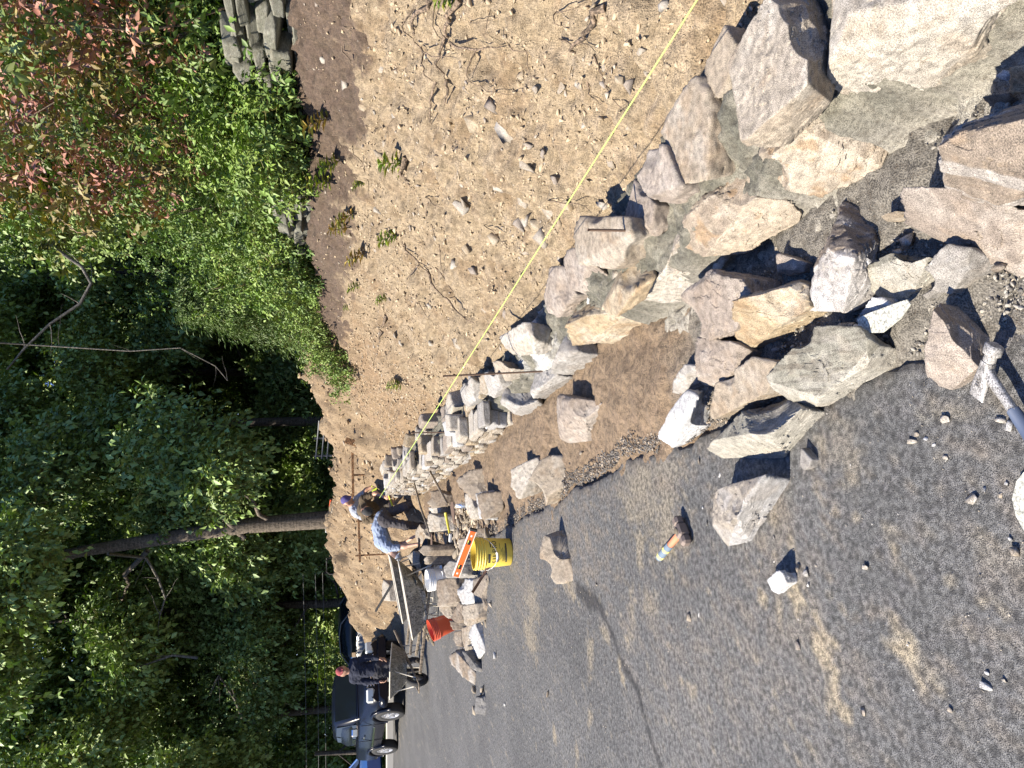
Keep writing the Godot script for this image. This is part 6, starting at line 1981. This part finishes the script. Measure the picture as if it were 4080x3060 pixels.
	# trowels
	var tw := thing("trowel", "small pointing trowel with a worn wooden handle among the stones", "trowel", Vector3(0.19, 0.05, -1.88))
	put("blade", blade_mesh([Vector2(0.20, -1.97), Vector2(0.155, -1.955), Vector2(0.150, -1.86), Vector2(0.185, -1.79), Vector2(0.222, -1.752), Vector2(0.236, -1.765), Vector2(0.232, -1.80), Vector2(0.212, -1.92)], tw.position, 0.05), mats.limed, tw)
	var hs := Vector3(0.176, 0.095, -1.966) - tw.position
	put("tang", done(tube([hs + Vector3(0, -0.02, 0.03), hs + Vector3(0.0, 0.005, 0.0), hs + Vector3(0.0, 0.01, -0.012)], [0.005, 0.006, 0.010], 8)), mats.steel, tw)
	put("handle", done(tube([hs + Vector3(0.0, 0.01, -0.008), hs + Vector3(0.0, 0.012, -0.03), hs + Vector3(0.0, 0.014, -0.07), hs + Vector3(-0.002, 0.016, -0.085)], [0.012, 0.015, 0.016, 0.008], 12)), mats.wood, tw)
	tw = thing("trowel", "large pale mortar coated trowel blade at the bottom edge", "trowel", Vector3(-0.29, 0.02, -1.45))
	put("blade", blade_mesh([Vector2(-0.205, -1.40), Vector2(-0.215, -1.475), Vector2(-0.24, -1.495), Vector2(-0.285, -1.507), Vector2(-0.325, -1.497), Vector2(-0.356, -1.475), Vector2(-0.375, -1.42), Vector2(-0.35, -1.25), Vector2(-0.29, -1.19), Vector2(-0.235, -1.26)], tw.position, 0.0), mats.limed, tw)
	put("tang", done(tube([Vector3(0.0, 0.005, 0.25), Vector3(0.0, 0.06, 0.28), Vector3(0, 0.07, 0.32)], [0.006, 0.007, 0.009], 8)), mats.steel, tw)
	put("handle", done(tube([Vector3(0, 0.07, 0.31), Vector3(0, 0.075, 0.36), Vector3(0, 0.075, 0.42)], [0.013, 0.016, 0.014], 10)), mats.wood, tw)
	# the bricklayer's hammer lying in the near gravel
	var rh := thing("bricklayer_hammer", "scuffed steel bricklayers hammer in the near right gravel", "hammer", Vector3(0.035, 0.045, -1.535))
	var hd := Vector3(0.0, 0, 0)
	st = begin()
	var c1 := Vector3(0.085, 0.02, -1.520) - rh.position + Vector3(0, 0.045, 0)
	var c0 := Vector3(-0.035, 0.0, -1.600) - rh.position + Vector3(0, 0.035, 0)
	var dir := (c1 - c0).normalized()
	var sidev := dir.cross(Vector3.UP).normalized()
	loft(st, [strip(c0, sidev, 0.026, 0.004), strip(c0 + dir * 0.04, sidev, 0.024, 0.010), strip(c0 + dir * 0.085, sidev, 0.017, 0.015), strip(c0 + dir * 0.11, sidev, 0.016, 0.016)])
	loft(st, [strip(c0 + dir * 0.106, sidev, 0.014, 0.014), strip(c1 - dir * 0.018, sidev, 0.013, 0.013), strip(c1 - dir * 0.014, sidev, 0.019, 0.019), strip(c1 + dir * 0.012, sidev, 0.020, 0.020), strip(c1 + dir * 0.015, sidev, 0.016, 0.016)])
	put("head", done(st), mats.scuffed, rh)
	st = begin()
	var jn := c0 + dir * 0.085
	var hv := (sidev * -1.0 if sidev.z < 0 else sidev)
	hv = (hv * 0.9 - dir * 0.35).normalized()
	loft(st, [strip(jn - hv * 0.006, dir, 0.030, 0.012), strip(jn + hv * 0.03, dir, 0.017, 0.011), strip(jn + hv * 0.08, dir, 0.015, 0.010), strip(jn + hv * 0.13, dir, 0.015, 0.010)])
	put("shank", done(st), mats.scuffed, rh)
	put("handle", done(tube([jn + hv * 0.12, jn + hv * 0.2, jn + hv * 0.28], [0.015, 0.018, 0.017], 10)), flat(0.05, 0.07, 0.12, 0.7), rh)
	var us := TextMesh.new()
	us.text = "USA"
	us.font = SystemFont.new()
	us.font_size = 20
	us.pixel_size = 0.0010
	us.depth = 0.001
	var mark := put("stamp", us, flat(0.12, 0.11, 0.10, 0.7), rh)
	mark.transform = Transform3D(Basis(dir, Vector3.UP.cross(dir) , Vector3.UP), c0 + dir * 0.055 + Vector3(0, 0.0125, 0))
	# hand tools and bottle at the far end
	hammer("mason_hammer", "grey and yellow handled hammer lying on the rubble", Vector3(-1.90, 0.30, -9.1), Vector3(1, 0, 0.3), Vector3(-1.62, 0.34, -9.25), Vector3(0.04, 0.04, 0.12), flat(0.58, 0.5, 0.06, 0.5), mats.steel)
	var sh := thing("shovel", "brown shovel lying on the rubble beside the level", "shovel", Vector3(-1.62, 0.2, -9.5))
	put("shaft", done(tube([Vector3(0.05, 0.06, -0.1), Vector3(0.5, 0.25, -1.0)], [0.017, 0.017], 8)), mats.wood, sh)
	put("blade", blade_mesh([Vector2(-1.72, -9.42), Vector2(-1.78, -9.3), Vector2(-1.72, -9.2), Vector2(-1.6, -9.2), Vector2(-1.5, -9.34), Vector2(-1.52, -9.5), Vector2(-1.6, -9.58)], sh.position, 0.03), mats.rust, sh)
	sh = thing("shovel", "rusty square shovel lying past the white bucket", "shovel", Vector3(-2.25, 0.3, -10.9))
	put("shaft", done(tube([Vector3(0, 0.02, 0), Vector3(0.35, 0.12, -0.5), Vector3(0.75, 0.2, -0.9)], [0.017, 0.017, 0.017], 8)), mats.wood, sh)
	put("blade", blade_mesh([Vector2(-2.42, -10.95), Vector2(-2.42, -10.72), Vector2(-2.2, -10.74), Vector2(-2.2, -10.95)], sh.position, 0.02), mats.rust, sh)
	var bo := thing("drink_bottle", "shiny steel bottle standing against the far wall stones", "bottle", Vector3(-1.50, 0.0, -9.05))
	st = begin()
	lathe(st, [Vector2(0.001, 0.0), Vector2(0.036, 0.0), Vector2(0.038, 0.01), Vector2(0.038, 0.17), Vector2(0.03, 0.2), Vector2(0.02, 0.21)], 20)
	put("flask", done(st), flat(0.7, 0.72, 0.75, 0.25, 0.9), bo)
	st = begin()
	lathe(st, [Vector2(0.022, 0.205), Vector2(0.022, 0.24), Vector2(0.001, 0.24)], 16)
	put("cap", done(st), flat(0.75, 0.75, 0.75, 0.5), bo)
	var stick := thing("chisel", "dark round bar leaning out of the yellow bucket", "chisel", Vector3(-1.80, 0.30, -7.02))
	put("shaft", done(tube([Vector3(0.06, -0.1, -0.05), Vector3(-0.20, 0.10, 0.02)], [0.013, 0.014], 10)), flat(0.10, 0.055, 0.04, 0.6), stick)

func strip(at: Vector3, wide_dir: Vector3, w: float, h: float) -> Array:
	var up := Vector3.UP
	var out := []
	for k in 10:
		var a := TAU * k / 10.0
		var c := cos(a)
		var s := sin(a)
		out.append(at + wide_dir * w * signf(c) * pow(absf(c), 0.6) + up * h * signf(s) * pow(absf(s), 0.6))
	return out

func blade_mesh(outline: Array, origin: Vector3, lift: float) -> ArrayMesh:
	var st := begin(false)
	var p := PackedVector2Array()
	for q in outline:
		p.append(Vector2(q.x - origin.x, -(q.y - origin.z)))
	plate(st, p, 0.004, Transform3D(Basis(Vector3.RIGHT, Vector3(0, 0, -1), Vector3.UP), Vector3(0, lift, 0)))
	return done(st)

func bucket_print() -> Material:
	mats.limed = grained(grain(256, 0.02, 0.07, 0.25, Color(0.62, 0.60, 0.52), 0.5, 131), 0.2, 0.3, 0.75, false)
	mats.limed.vertex_color_use_as_albedo = false
	mats.limed.albedo_color = lin(0.60, 0.60, 0.52)
	mats.scuffed = grained(grain(256, 0.02, 0.07, 0.30, Color(0.35, 0.33, 0.31), 1.0, 141), 0.12, 0.5, 0.5, false)
	mats.scuffed.vertex_color_use_as_albedo = false
	mats.scuffed.albedo_color = lin(0.58, 0.56, 0.53)
	mats.scuffed.metallic = 0.3
	return flat(0.72, 0.55, 0.09, 0.5)

# the black print, wrapped on the bucket's side
func label_on_bucket(b: Node3D):
	var ink := flat(0.03, 0.03, 0.025, 0.5)
	var shell := b.get_node("shell")
	var face := deg_to_rad(14.0)
	var texts = [["SILPRO", 0.185, 30, 0.0021, 0.0], ["CEMENT", 0.150, 12, 0.0016, -0.45], ["ADMIX", 0.118, 8, 0.0012, 0.1]]
	for q in texts:
		var x := 0.0
		var widths := []
		for ch in q[0]:
			var m := TextMesh.new()
			m.text = ch
			m.font = SystemFont.new()
			m.font.font_weight = 700
			m.font_size = q[2]
			m.pixel_size = q[3]
			m.depth = 0.0015
			widths.append([m, q[2] * q[3] * (0.40 if ch == "I" else 0.70)])
			x += widths[-1][1]
		var at: float = -x * 0.5
		for w in widths:
			var ang: float = face + q[4] + (at + w[1] * 0.5) / 0.145
			var rad: float = lerpf(0.13, 0.152, q[1] / 0.37) + 0.0012
			var o := put("lettering", w[0], ink, shell)
			var out := Vector3(sin(ang), 0, cos(ang))
			o.transform = Transform3D(Basis(Vector3(cos(ang), 0, -sin(ang)), Vector3.UP, out), out * rad + Vector3(0, q[1], 0))
			at += w[1]
	for band in [[0.226, 0.022, -0.75, -0.1], [0.062, 0.014, -0.8, 0.65], [0.100, 0.004, -0.7, 0.3], [0.088, 0.003, -0.7, 0.1], [0.078, 0.003, -0.6, 0.4], [0.128, 0.004, 0.2, 0.7], [0.215, 0.012, 0.35, 0.8]]:
		var st := begin()
		for k in 14:
			var a0 := face + lerpf(band[2], band[3], k / 14.0)
			var a1 := face + lerpf(band[2], band[3], (k + 1) / 14.0)
			var r0 := lerpf(0.13, 0.152, band[0] / 0.37) + 0.0014
			var r1 := lerpf(0.13, 0.152, (band[0] + band[1]) / 0.37) + 0.0014
			quad(st, Vector3(sin(a0) * r0, band[0], cos(a0) * r0), Vector3(sin(a1) * r0, band[0], cos(a1) * r0), Vector3(sin(a1) * r1, band[0] + band[1], cos(a1) * r1), Vector3(sin(a0) * r1, band[0] + band[1], cos(a0) * r1))
		put("printed_band", done(st), ink, shell)

# ------------------------------------------------------------------ people
# the smooth union of tapered capsules [a, b, ra, rb], meshed as surface nets into a triangle soup
func skin_over(bones: Array, cell_size: float, blend: float, st: SurfaceTool, wrinkle := 0.0):
	var lo := Vector3.ONE * 1e9
	var hi := -lo
	for b in bones:
		var m := Vector3.ONE * (maxf(b[2], b[3]) + cell_size * 3.0)
		lo = lo.min(b[0] - m).min(b[1] - m)
		hi = hi.max(b[0] + m).max(b[1] + m)
	var nx := int((hi.x - lo.x) / cell_size) + 2
	var ny := int((hi.y - lo.y) / cell_size) + 2
	var nz := int((hi.z - lo.z) / cell_size) + 2
	var field := PackedFloat32Array()
	field.resize(nx * ny * nz)
	field.fill(1.0)
	for b in bones:
		var pad := maxf(b[2], b[3]) + blend + cell_size * 2.0
		var m := Vector3.ONE * pad
		var i0 := Vector3i(((b[0] as Vector3).min(b[1]) - m - lo) / cell_size).max(Vector3i.ZERO)
		var i1 := Vector3i(((b[0] as Vector3).max(b[1]) + m - lo) / cell_size).min(Vector3i(nx - 1, ny - 1, nz - 1))
		var ab: Vector3 = b[1] - b[0]
		var l2 := maxf(ab.length_squared(), 1e-8)
		var a0: Vector3 = b[0]
		var ra: float = b[2]
		var rb: float = b[3]
		for z in range(i0.z, i1.z + 1):
			for y in range(i0.y, i1.y + 1):
				var at := (z * ny + y) * nx
				for x in range(i0.x, i1.x + 1):
					var p := lo + Vector3(x, y, z) * cell_size - a0
					var t := clampf(p.dot(ab) / l2, 0.0, 1.0)
					var d := (p - ab * t).length() - lerpf(ra, rb, t)
					var f := field[at + x]
					var h := maxf(blend - absf(d - f), 0.0)
					field[at + x] = minf(d, f) - h * h / (4.0 * blend)
	var where := {}
	var vs := PackedVector3Array()
	var offs := [0, 1, nx, nx + 1, nx * ny, nx * ny + 1, nx * ny + nx, nx * ny + nx + 1]
	var corner := [Vector3(0, 0, 0), Vector3(1, 0, 0), Vector3(0, 1, 0), Vector3(1, 1, 0), Vector3(0, 0, 1), Vector3(1, 0, 1), Vector3(0, 1, 1), Vector3(1, 1, 1)]
	var edges := [[0, 1], [2, 3], [4, 5], [6, 7], [0, 2], [1, 3], [4, 6], [5, 7], [0, 4], [1, 5], [2, 6], [3, 7]]
	for z in nz - 1:
		for y in ny - 1:
			var row := (z * ny + y) * nx
			for x in nx - 1:
				var i := row + x
				var f0 := field[i]
				if absf(f0) > cell_size * 2.5:
					continue
				var inside := 0
				for o in offs:
					if field[i + o] < 0.0:
						inside += 1
				if inside == 0 or inside == 8:
					continue
				var sum := Vector3.ZERO
				var n := 0
				for e in edges:
					var fa := field[i + offs[e[0]]]
					var fb := field[i + offs[e[1]]]
					if (fa < 0.0) != (fb < 0.0):
						sum += (corner[e[0]] as Vector3).lerp(corner[e[1]], fa / (fa - fb))
						n += 1
				where[i] = vs.size()
				var q := lo + (Vector3(x, y, z) + sum / n) * cell_size
				if wrinkle > 0.0:
					var w := q * Vector3(9, 22, 9)
					q += Vector3(noise.get_noise_3dv(w), noise.get_noise_3dv(w * 0.7 + Vector3(9, 9, 9)) * 0.5, noise.get_noise_3dv(w + Vector3(20, 3, 1))) * wrinkle
				vs.append(q)
	st.set_smooth_group(0)
	var step := [1, nx, nx * ny]
	for i in where:
		var f0 := field[i]
		for ax in 3:
			var f1 := field[i + step[ax]]
			if (f0 < 0.0) == (f1 < 0.0):
				continue
			var u: int = step[(ax + 1) % 3]
			var v: int = step[(ax + 2) % 3]
			if not (where.has(i - u) and where.has(i - v) and where.has(i - u - v)):
				continue
			var a := vs[where[i]]
			var b := vs[where[i - u]]
			var c := vs[where[i - u - v]]
			var d := vs[where[i - v]]
			if f0 < 0.0:
				quad(st, a, b, c, d)
			else:
				quad(st, a, d, c, b)

# palm, four fingers and a thumb; dir points along the fingers, back is the back of the hand, thumb the side it leaves
func hand_bones(wrist: Vector3, dir: Vector3, back: Vector3, thumb: Vector3, curl: float) -> Array:
	dir = dir.normalized()
	thumb = (thumb - dir * thumb.dot(dir)).normalized()
	back = thumb.cross(dir).normalized() * (1.0 if thumb.cross(dir).dot(back) > 0 else -1.0)
	var out := []
	out.append([wrist - dir * 0.02, wrist + dir * 0.03, 0.027, 0.028])
	for k in 4:
		var side := thumb * (0.030 - 0.02 * k)
		out.append([wrist + dir * 0.015 + side * 0.7, wrist + dir * 0.085 + side, 0.015, 0.012])
		var p := wrist + dir * 0.085 + side
		var d := dir
		var long: float = [0.030, 0.034, 0.031, 0.024][k]
		for j in 3:
			d = d.rotated(thumb.cross(d).normalized().cross(d).normalized(), 0.0)
			d = (d - back * curl).normalized()
			var q := p + d * long * (1.0 - 0.15 * j)
			out.append([p, q, 0.0095 - 0.0008 * j, 0.0090 - 0.0010 * j])
			p = q
	var tb := wrist + dir * 0.02 + thumb * 0.028
	var t1 := tb + (thumb * 0.6 + dir * 0.8 - back * 0.2).normalized() * 0.038
	out.append([tb, t1, 0.013, 0.011])
	out.append([t1, t1 + (dir - back * curl * 1.2 + thumb * 0.1).normalized() * 0.032, 0.011, 0.0085])
	return out

func person(label: String, where: Vector3, j: Dictionary, wear: Dictionary):
	var t := thing("person", label, "person", where)
	# joints are given about the base point
	var up: Vector3 = (j.head - j.neck).normalized()
	var face: Vector3 = (j.look - up * (j.look as Vector3).dot(up)).normalized()
	var ear := up.cross(face).normalized()
	var torso := [[j.pelvis, j.waist, 0.125, 0.118], [j.waist, j.chest, 0.118, 0.135], [j.chest, j.neck.lerp(j.chest, 0.25), 0.13, 0.085], [j.sl.lerp(j.chest, 0.25), j.sr.lerp(j.chest, 0.25), 0.088, 0.088], [j.hl, j.hr, 0.108, 0.108]]
	var arms := []
	var legs := []
	for s in ["l", "r"]:
		arms.append([j["s" + s], j["e" + s], 0.056, 0.043])
		arms.append([j["e" + s], j["w" + s], 0.042, 0.028])
		legs.append([j["h" + s], j["k" + s], 0.092, 0.060])
		legs.append([j["k" + s], j["a" + s], 0.058, 0.040])
	var head := [[j.head + up * 0.035 - face * 0.012, j.head + up * 0.02 + face * 0.008, 0.090, 0.084], [j.head - up * 0.03 + face * 0.025, j.head - up * 0.085 + face * 0.045, 0.066, 0.042], [j.head + face * 0.086 + up * 0.01, j.head + face * 0.108 - up * 0.022, 0.012, 0.017]]
	for s in [-1.0, 1.0]:
		head.append([j.head + ear * s * 0.083 + up * 0.012, j.head + ear * s * 0.085 - up * 0.022, 0.017, 0.012])
	var body := begin()
	var all := torso + arms + legs + head + [[j.neck - up * 0.03, j.head - up * 0.04, 0.056, 0.054]]
	skin_over(all, 0.017, 0.045, body)
	for s in ["l", "r"]:
		if not j.has("f" + s):
			continue
		skin_over(hand_bones(j["w" + s], j["f" + s], j["b" + s], j["t" + s], j.get("curl", 0.45)), 0.0055, 0.007, body)
	put("body", done(body), wear.skin, t)
	# clothes follow the same joints, a little larger
	var shirt := begin()
	var sb := []
	for b in torso.slice(0, 4):
		sb.append([b[0], b[1], b[2] + 0.016, b[3] + 0.016])
	for k in 2:
		sb.append([arms[k * 2][0], arms[k * 2][1].lerp(arms[k * 2][0], 0.0 if wear.long else 0.35), 0.072, 0.062])
		if wear.long:
			sb.append([arms[k * 2 + 1][0], arms[k * 2 + 1][1].lerp(arms[k * 2 + 1][0], 0.12), 0.060, 0.044])
	skin_over(sb, 0.017, 0.05, shirt, 0.022)
	put("shirt", done(shirt), wear.shirt, t)
	var trousers := begin()
	var pb := [[j.pelvis + (j.waist - j.pelvis) * 0.35, j.pelvis, 0.137, 0.138], [j.hl, j.hr, 0.122, 0.122]]
	for k in 2:
		if wear.get("shorts", false):
			pb.append([legs[k * 2][0], legs[k * 2][1].lerp(legs[k * 2][0], 0.05), 0.108, 0.094])
		else:
			pb.append([legs[k * 2][0], legs[k * 2][1], 0.106, 0.080])
			pb.append([legs[k * 2 + 1][0], legs[k * 2 + 1][1].lerp(legs[k * 2 + 1][0], 0.04), 0.080, 0.064])
	skin_over(pb, 0.017, 0.045, trousers, 0.022)
	put("trousers", done(trousers), wear.trousers, t)
	for s in ["l", "r"]:
		var shoe := begin()
		var a: Vector3 = j["a" + s]
		var d: Vector3 = j["toe" + s]
		skin_over([[a + Vector3(0, 0.02, 0), a - Vector3(0, 0.03, 0), 0.048, 0.046], [a - Vector3(0, 0.032, 0) - d * 0.03, a - Vector3(0, 0.038, 0) + d * 0.15, 0.043, 0.036]], 0.014, 0.03, shoe)
		put("shoe", done(shoe), wear.shoes, t)
	var cap := begin()
	skin_over([[j.head + up * 0.062 - face * 0.014, j.head + up * 0.068 + face * 0.01, 0.088, 0.086], [j.head + up * 0.052 + face * 0.07 + ear * 0.035, j.head + up * 0.045 + face * 0.135 + ear * 0.02, 0.016, 0.012], [j.head + up * 0.052 + face * 0.07 - ear * 0.035, j.head + up * 0.045 + face * 0.135 - ear * 0.02, 0.016, 0.012]], 0.012, 0.03, cap)
	put("cap", done(cap), wear.cap, t)
	var hair := begin()
	skin_over([[j.head + up * 0.02 - face * 0.045, j.head - up * 0.045 - face * 0.05, 0.068, 0.045], [j.head + ear * 0.06 + up * 0.03, j.head + ear * 0.066 - face * 0.02 - up * 0.01, 0.032, 0.026], [j.head - ear * 0.06 + up * 0.03, j.head - ear * 0.066 - face * 0.02 - up * 0.01, 0.032, 0.026]], 0.013, 0.02, hair)
	put("hair", done(hair), wear.hair, t)
	for s in [-1.0, 1.0]:
		var eye := begin()
		tube([j.head + face * 0.076 + ear * s * 0.032 + up * 0.012, j.head + face * 0.0875 + ear * s * 0.032 + up * 0.012], [0.012, 0.006], 8, eye)
		put("eye", done(eye), flat(0.03, 0.02, 0.015, 0.3), t)
	var mouth := begin()
	tube([j.head + face * 0.083 + ear * 0.024 - up * 0.058, j.head + face * 0.091 - up * 0.06, j.head + face * 0.083 - ear * 0.024 - up * 0.058], [0.004, 0.007, 0.004], 6, mouth)
	put("mouth", done(mouth), flat(0.25, 0.09, 0.07, 0.6), t)
	if wear.has("gloves"):
		for s in ["l", "r"]:
			if j.has("f" + s):
				var glove := begin()
				var hbn := []
				for b in hand_bones(j["w" + s], j["f" + s], j["b" + s], j["t" + s], j.get("curl", 0.45)):
					hbn.append([b[0], b[1], b[2] + 0.004, b[3] + 0.004])
				skin_over(hbn, 0.0065, 0.008, glove)
				put("glove", done(glove), wear.gloves, t)
	return t

func cloth(r: float, g: float, b: float) -> StandardMaterial3D:
	var m := grained(mats.weave, 0.25, 0.5, 0.95, true)
	m.vertex_color_use_as_albedo = false
	m.albedo_color = lin(r, g, b)
	return m

func build_people():
	mats.weave = grain(256, 0.02, 0.12, 0.12, Color(0.6, 0.6, 0.6), 0.5, 151)
	var skin := flat(0.36, 0.20, 0.13, 0.55)
	var pale := flat(0.46, 0.28, 0.20, 0.55)
	var dark_hair := flat(0.02, 0.016, 0.013, 0.7)
	var down := Vector3(0, -1, 0)
	# the man holding the barrow before the truck
	person("man in navy long sleeves and pink cap standing behind a wheelbarrow", Vector3(-5.85, 0, -15.45), {
		"pelvis": Vector3(0, 0.90, 0), "waist": Vector3(0, 1.05, 0.0), "chest": Vector3(0, 1.25, 0.0), "neck": Vector3(0, 1.42, 0.0), "head": Vector3(0.02, 1.555, 0.03), "look": Vector3(0.5, -0.1, 1.0),
		"sl": Vector3(0.18, 1.36, 0.0), "el": Vector3(0.25, 1.09, 0.0), "wl": Vector3(0.24, 0.83, 0.10), "sr": Vector3(-0.18, 1.36, 0.0), "er": Vector3(-0.25, 1.08, 0.0), "wr": Vector3(-0.23, 0.82, 0.10),
		"fl": Vector3(0, -1, 0.35), "bl": Vector3(1, 0, 0), "tl": Vector3(0, 0, 1), "fr": Vector3(0, -1, 0.35), "br": Vector3(-1, 0, 0), "tr": Vector3(0, 0, 1),
		"hl": Vector3(0.09, 0.87, 0), "kl": Vector3(0.10, 0.47, 0.03), "al": Vector3(0.11, 0.09, -0.01), "hr": Vector3(-0.09, 0.87, 0), "kr": Vector3(-0.10, 0.47, 0.02), "ar": Vector3(-0.12, 0.09, -0.02), "toel": Vector3(0.1, 0, 1), "toer": Vector3(-0.2, 0, 1)},
		{"skin": skin, "shirt": cloth(0.022, 0.028, 0.055), "long": true, "trousers": cloth(0.045, 0.045, 0.055), "shoes": flat(0.05, 0.04, 0.03), "cap": cloth(0.42, 0.09, 0.10), "hair": dark_hair})
	# the man stooping over the boulder
	person("man in light blue shirt and grey trousers stooping to lift a boulder", Vector3(-2.55, 0, -14.15), {
		"pelvis": Vector3(0.02, 0.84, -0.05), "waist": Vector3(-0.16, 0.90, -0.03), "chest": Vector3(-0.40, 0.84, 0.02), "neck": Vector3(-0.57, 0.74, 0.06), "head": Vector3(-0.67, 0.63, 0.10), "look": Vector3(-0.3, -1.0, 0.5),
		"sl": Vector3(-0.50, 0.72, 0.22), "el": Vector3(-0.46, 0.46, 0.34), "wl": Vector3(-0.40, 0.22, 0.46), "sr": Vector3(-0.50, 0.76, -0.14), "er": Vector3(-0.50, 0.46, -0.06), "wr": Vector3(-0.30, 0.28, 0.28),
		"fl": Vector3(0.3, -1, 0.2), "bl": Vector3(-1, -0.2, 0), "tl": Vector3(0, 0.2, 1), "fr": Vector3(0.4, -1, 0.2), "br": Vector3(-1, 0, -0.4), "tr": Vector3(0, 0.2, 1),
		"hl": Vector3(-0.02, 0.80, 0.08), "kl": Vector3(-0.10, 0.44, 0.16), "al": Vector3(-0.16, 0.09, 0.02), "hr": Vector3(0.06, 0.80, -0.14), "kr": Vector3(0.22, 0.42, -0.02), "ar": Vector3(0.36, 0.09, -0.04), "toel": Vector3(-0.6, 0, 0.8), "toer": Vector3(-0.4, 0, 0.9)},
		{"skin": pale, "shirt": cloth(0.36, 0.44, 0.60), "long": false, "trousers": cloth(0.085, 0.078, 0.085), "shoes": flat(0.6, 0.57, 0.55), "cap": cloth(0.55, 0.6, 0.68), "hair": dark_hair})
	# the man bent over with the hammer
	person("man in brown shirt and dark cap bent forward holding a hammer", Vector3(-2.48, 0, -14.85), {
		"pelvis": Vector3(0.0, 0.90, -0.22), "waist": Vector3(0.0, 1.02, -0.12), "chest": Vector3(0.02, 1.14, 0.08), "neck": Vector3(0.03, 1.17, 0.24), "head": Vector3(0.04, 1.12, 0.37), "look": Vector3(0.2, -1.0, 0.55),
		"sl": Vector3(0.25, 1.17, 0.10), "el": Vector3(0.36, 0.95, 0.22), "wl": Vector3(0.30, 0.78, 0.40), "sr": Vector3(-0.19, 1.10, 0.10), "er": Vector3(-0.12, 0.84, 0.26), "wr": Vector3(0.12, 0.66, 0.44),
		"fl": Vector3(0.2, -0.6, 0.8), "bl": Vector3(0.4, 0.8, 0.3), "tl": Vector3(-1, 0, 0), "fr": Vector3(1, -0.2, 0.3), "br": Vector3(0, 0.2, 1), "tr": Vector3(0.2, 1, 0), "curl": 0.8,
		"hl": Vector3(0.09, 0.86, -0.22), "kl": Vector3(0.11, 0.47, -0.12), "al": Vector3(0.12, 0.09, -0.2), "hr": Vector3(-0.09, 0.86, -0.22), "kr": Vector3(-0.10, 0.47, -0.1), "ar": Vector3(-0.12, 0.09, -0.16), "toel": Vector3(0.2, 0, 1), "toer": Vector3(-0.2, 0, 1)},
		{"skin": skin, "shirt": cloth(0.13, 0.095, 0.055), "long": false, "trousers": cloth(0.10, 0.085, 0.07), "shorts": true, "shoes": flat(0.65, 0.63, 0.6), "cap": cloth(0.045, 0.045, 0.045), "hair": dark_hair})
	hammer("hand_hammer", "hammer with a yellow and black grip held by bent worker", Vector3(-2.06, 0.74, -14.36), Vector3(0.3, 1, 0.2), Vector3(-2.40, 0.62, -14.38), Vector3(0.035, 0.035, 0.11), flat(0.62, 0.58, 0.04, 0.5), mats.steel)
	# the man behind, reaching over the wall
	person("man in purple cap and pale shirt reaching over the wall with yellow gloves", Vector3(-2.62, 0, -15.45), {
		"pelvis": Vector3(-0.12, 0.95, -0.02), "waist": Vector3(-0.06, 1.09, 0.0), "chest": Vector3(0.06, 1.27, 0.06), "neck": Vector3(0.16, 1.38, 0.10), "head": Vector3(0.25, 1.47, 0.15), "look": Vector3(0.8, -0.6, 0.5),
		"sl": Vector3(0.26, 1.28, -0.02), "el": Vector3(0.46, 1.10, 0.06), "wl": Vector3(0.55, 0.95, 0.14), "sr": Vector3(0.04, 1.30, 0.24), "er": Vector3(0.22, 1.08, 0.30), "wr": Vector3(0.46, 0.95, 0.26),
		"fl": Vector3(0.6, -0.8, 0.1), "bl": Vector3(0.6, 0.6, 0.0), "tl": Vector3(0, 0.2, 1), "fr": Vector3(0.8, -0.6, 0.0), "br": Vector3(0.5, 0.8, 0), "tr": Vector3(0, 0.2, -1),
		"hl": Vector3(-0.10, 0.91, -0.11), "kl": Vector3(-0.06, 0.49, -0.1), "al": Vector3(-0.10, 0.09, -0.14), "hr": Vector3(-0.12, 0.91, 0.09), "kr": Vector3(-0.02, 0.49, 0.12), "ar": Vector3(-0.08, 0.09, 0.12), "toel": Vector3(1, 0, 0.2), "toer": Vector3(1, 0, 0.3)},
		{"skin": skin, "shirt": cloth(0.44, 0.48, 0.55), "long": false, "trousers": cloth(0.06, 0.09, 0.16), "shoes": flat(0.12, 0.1, 0.08), "cap": cloth(0.13, 0.11, 0.32), "hair": dark_hair, "gloves": flat(0.55, 0.72, 0.04, 0.7)})
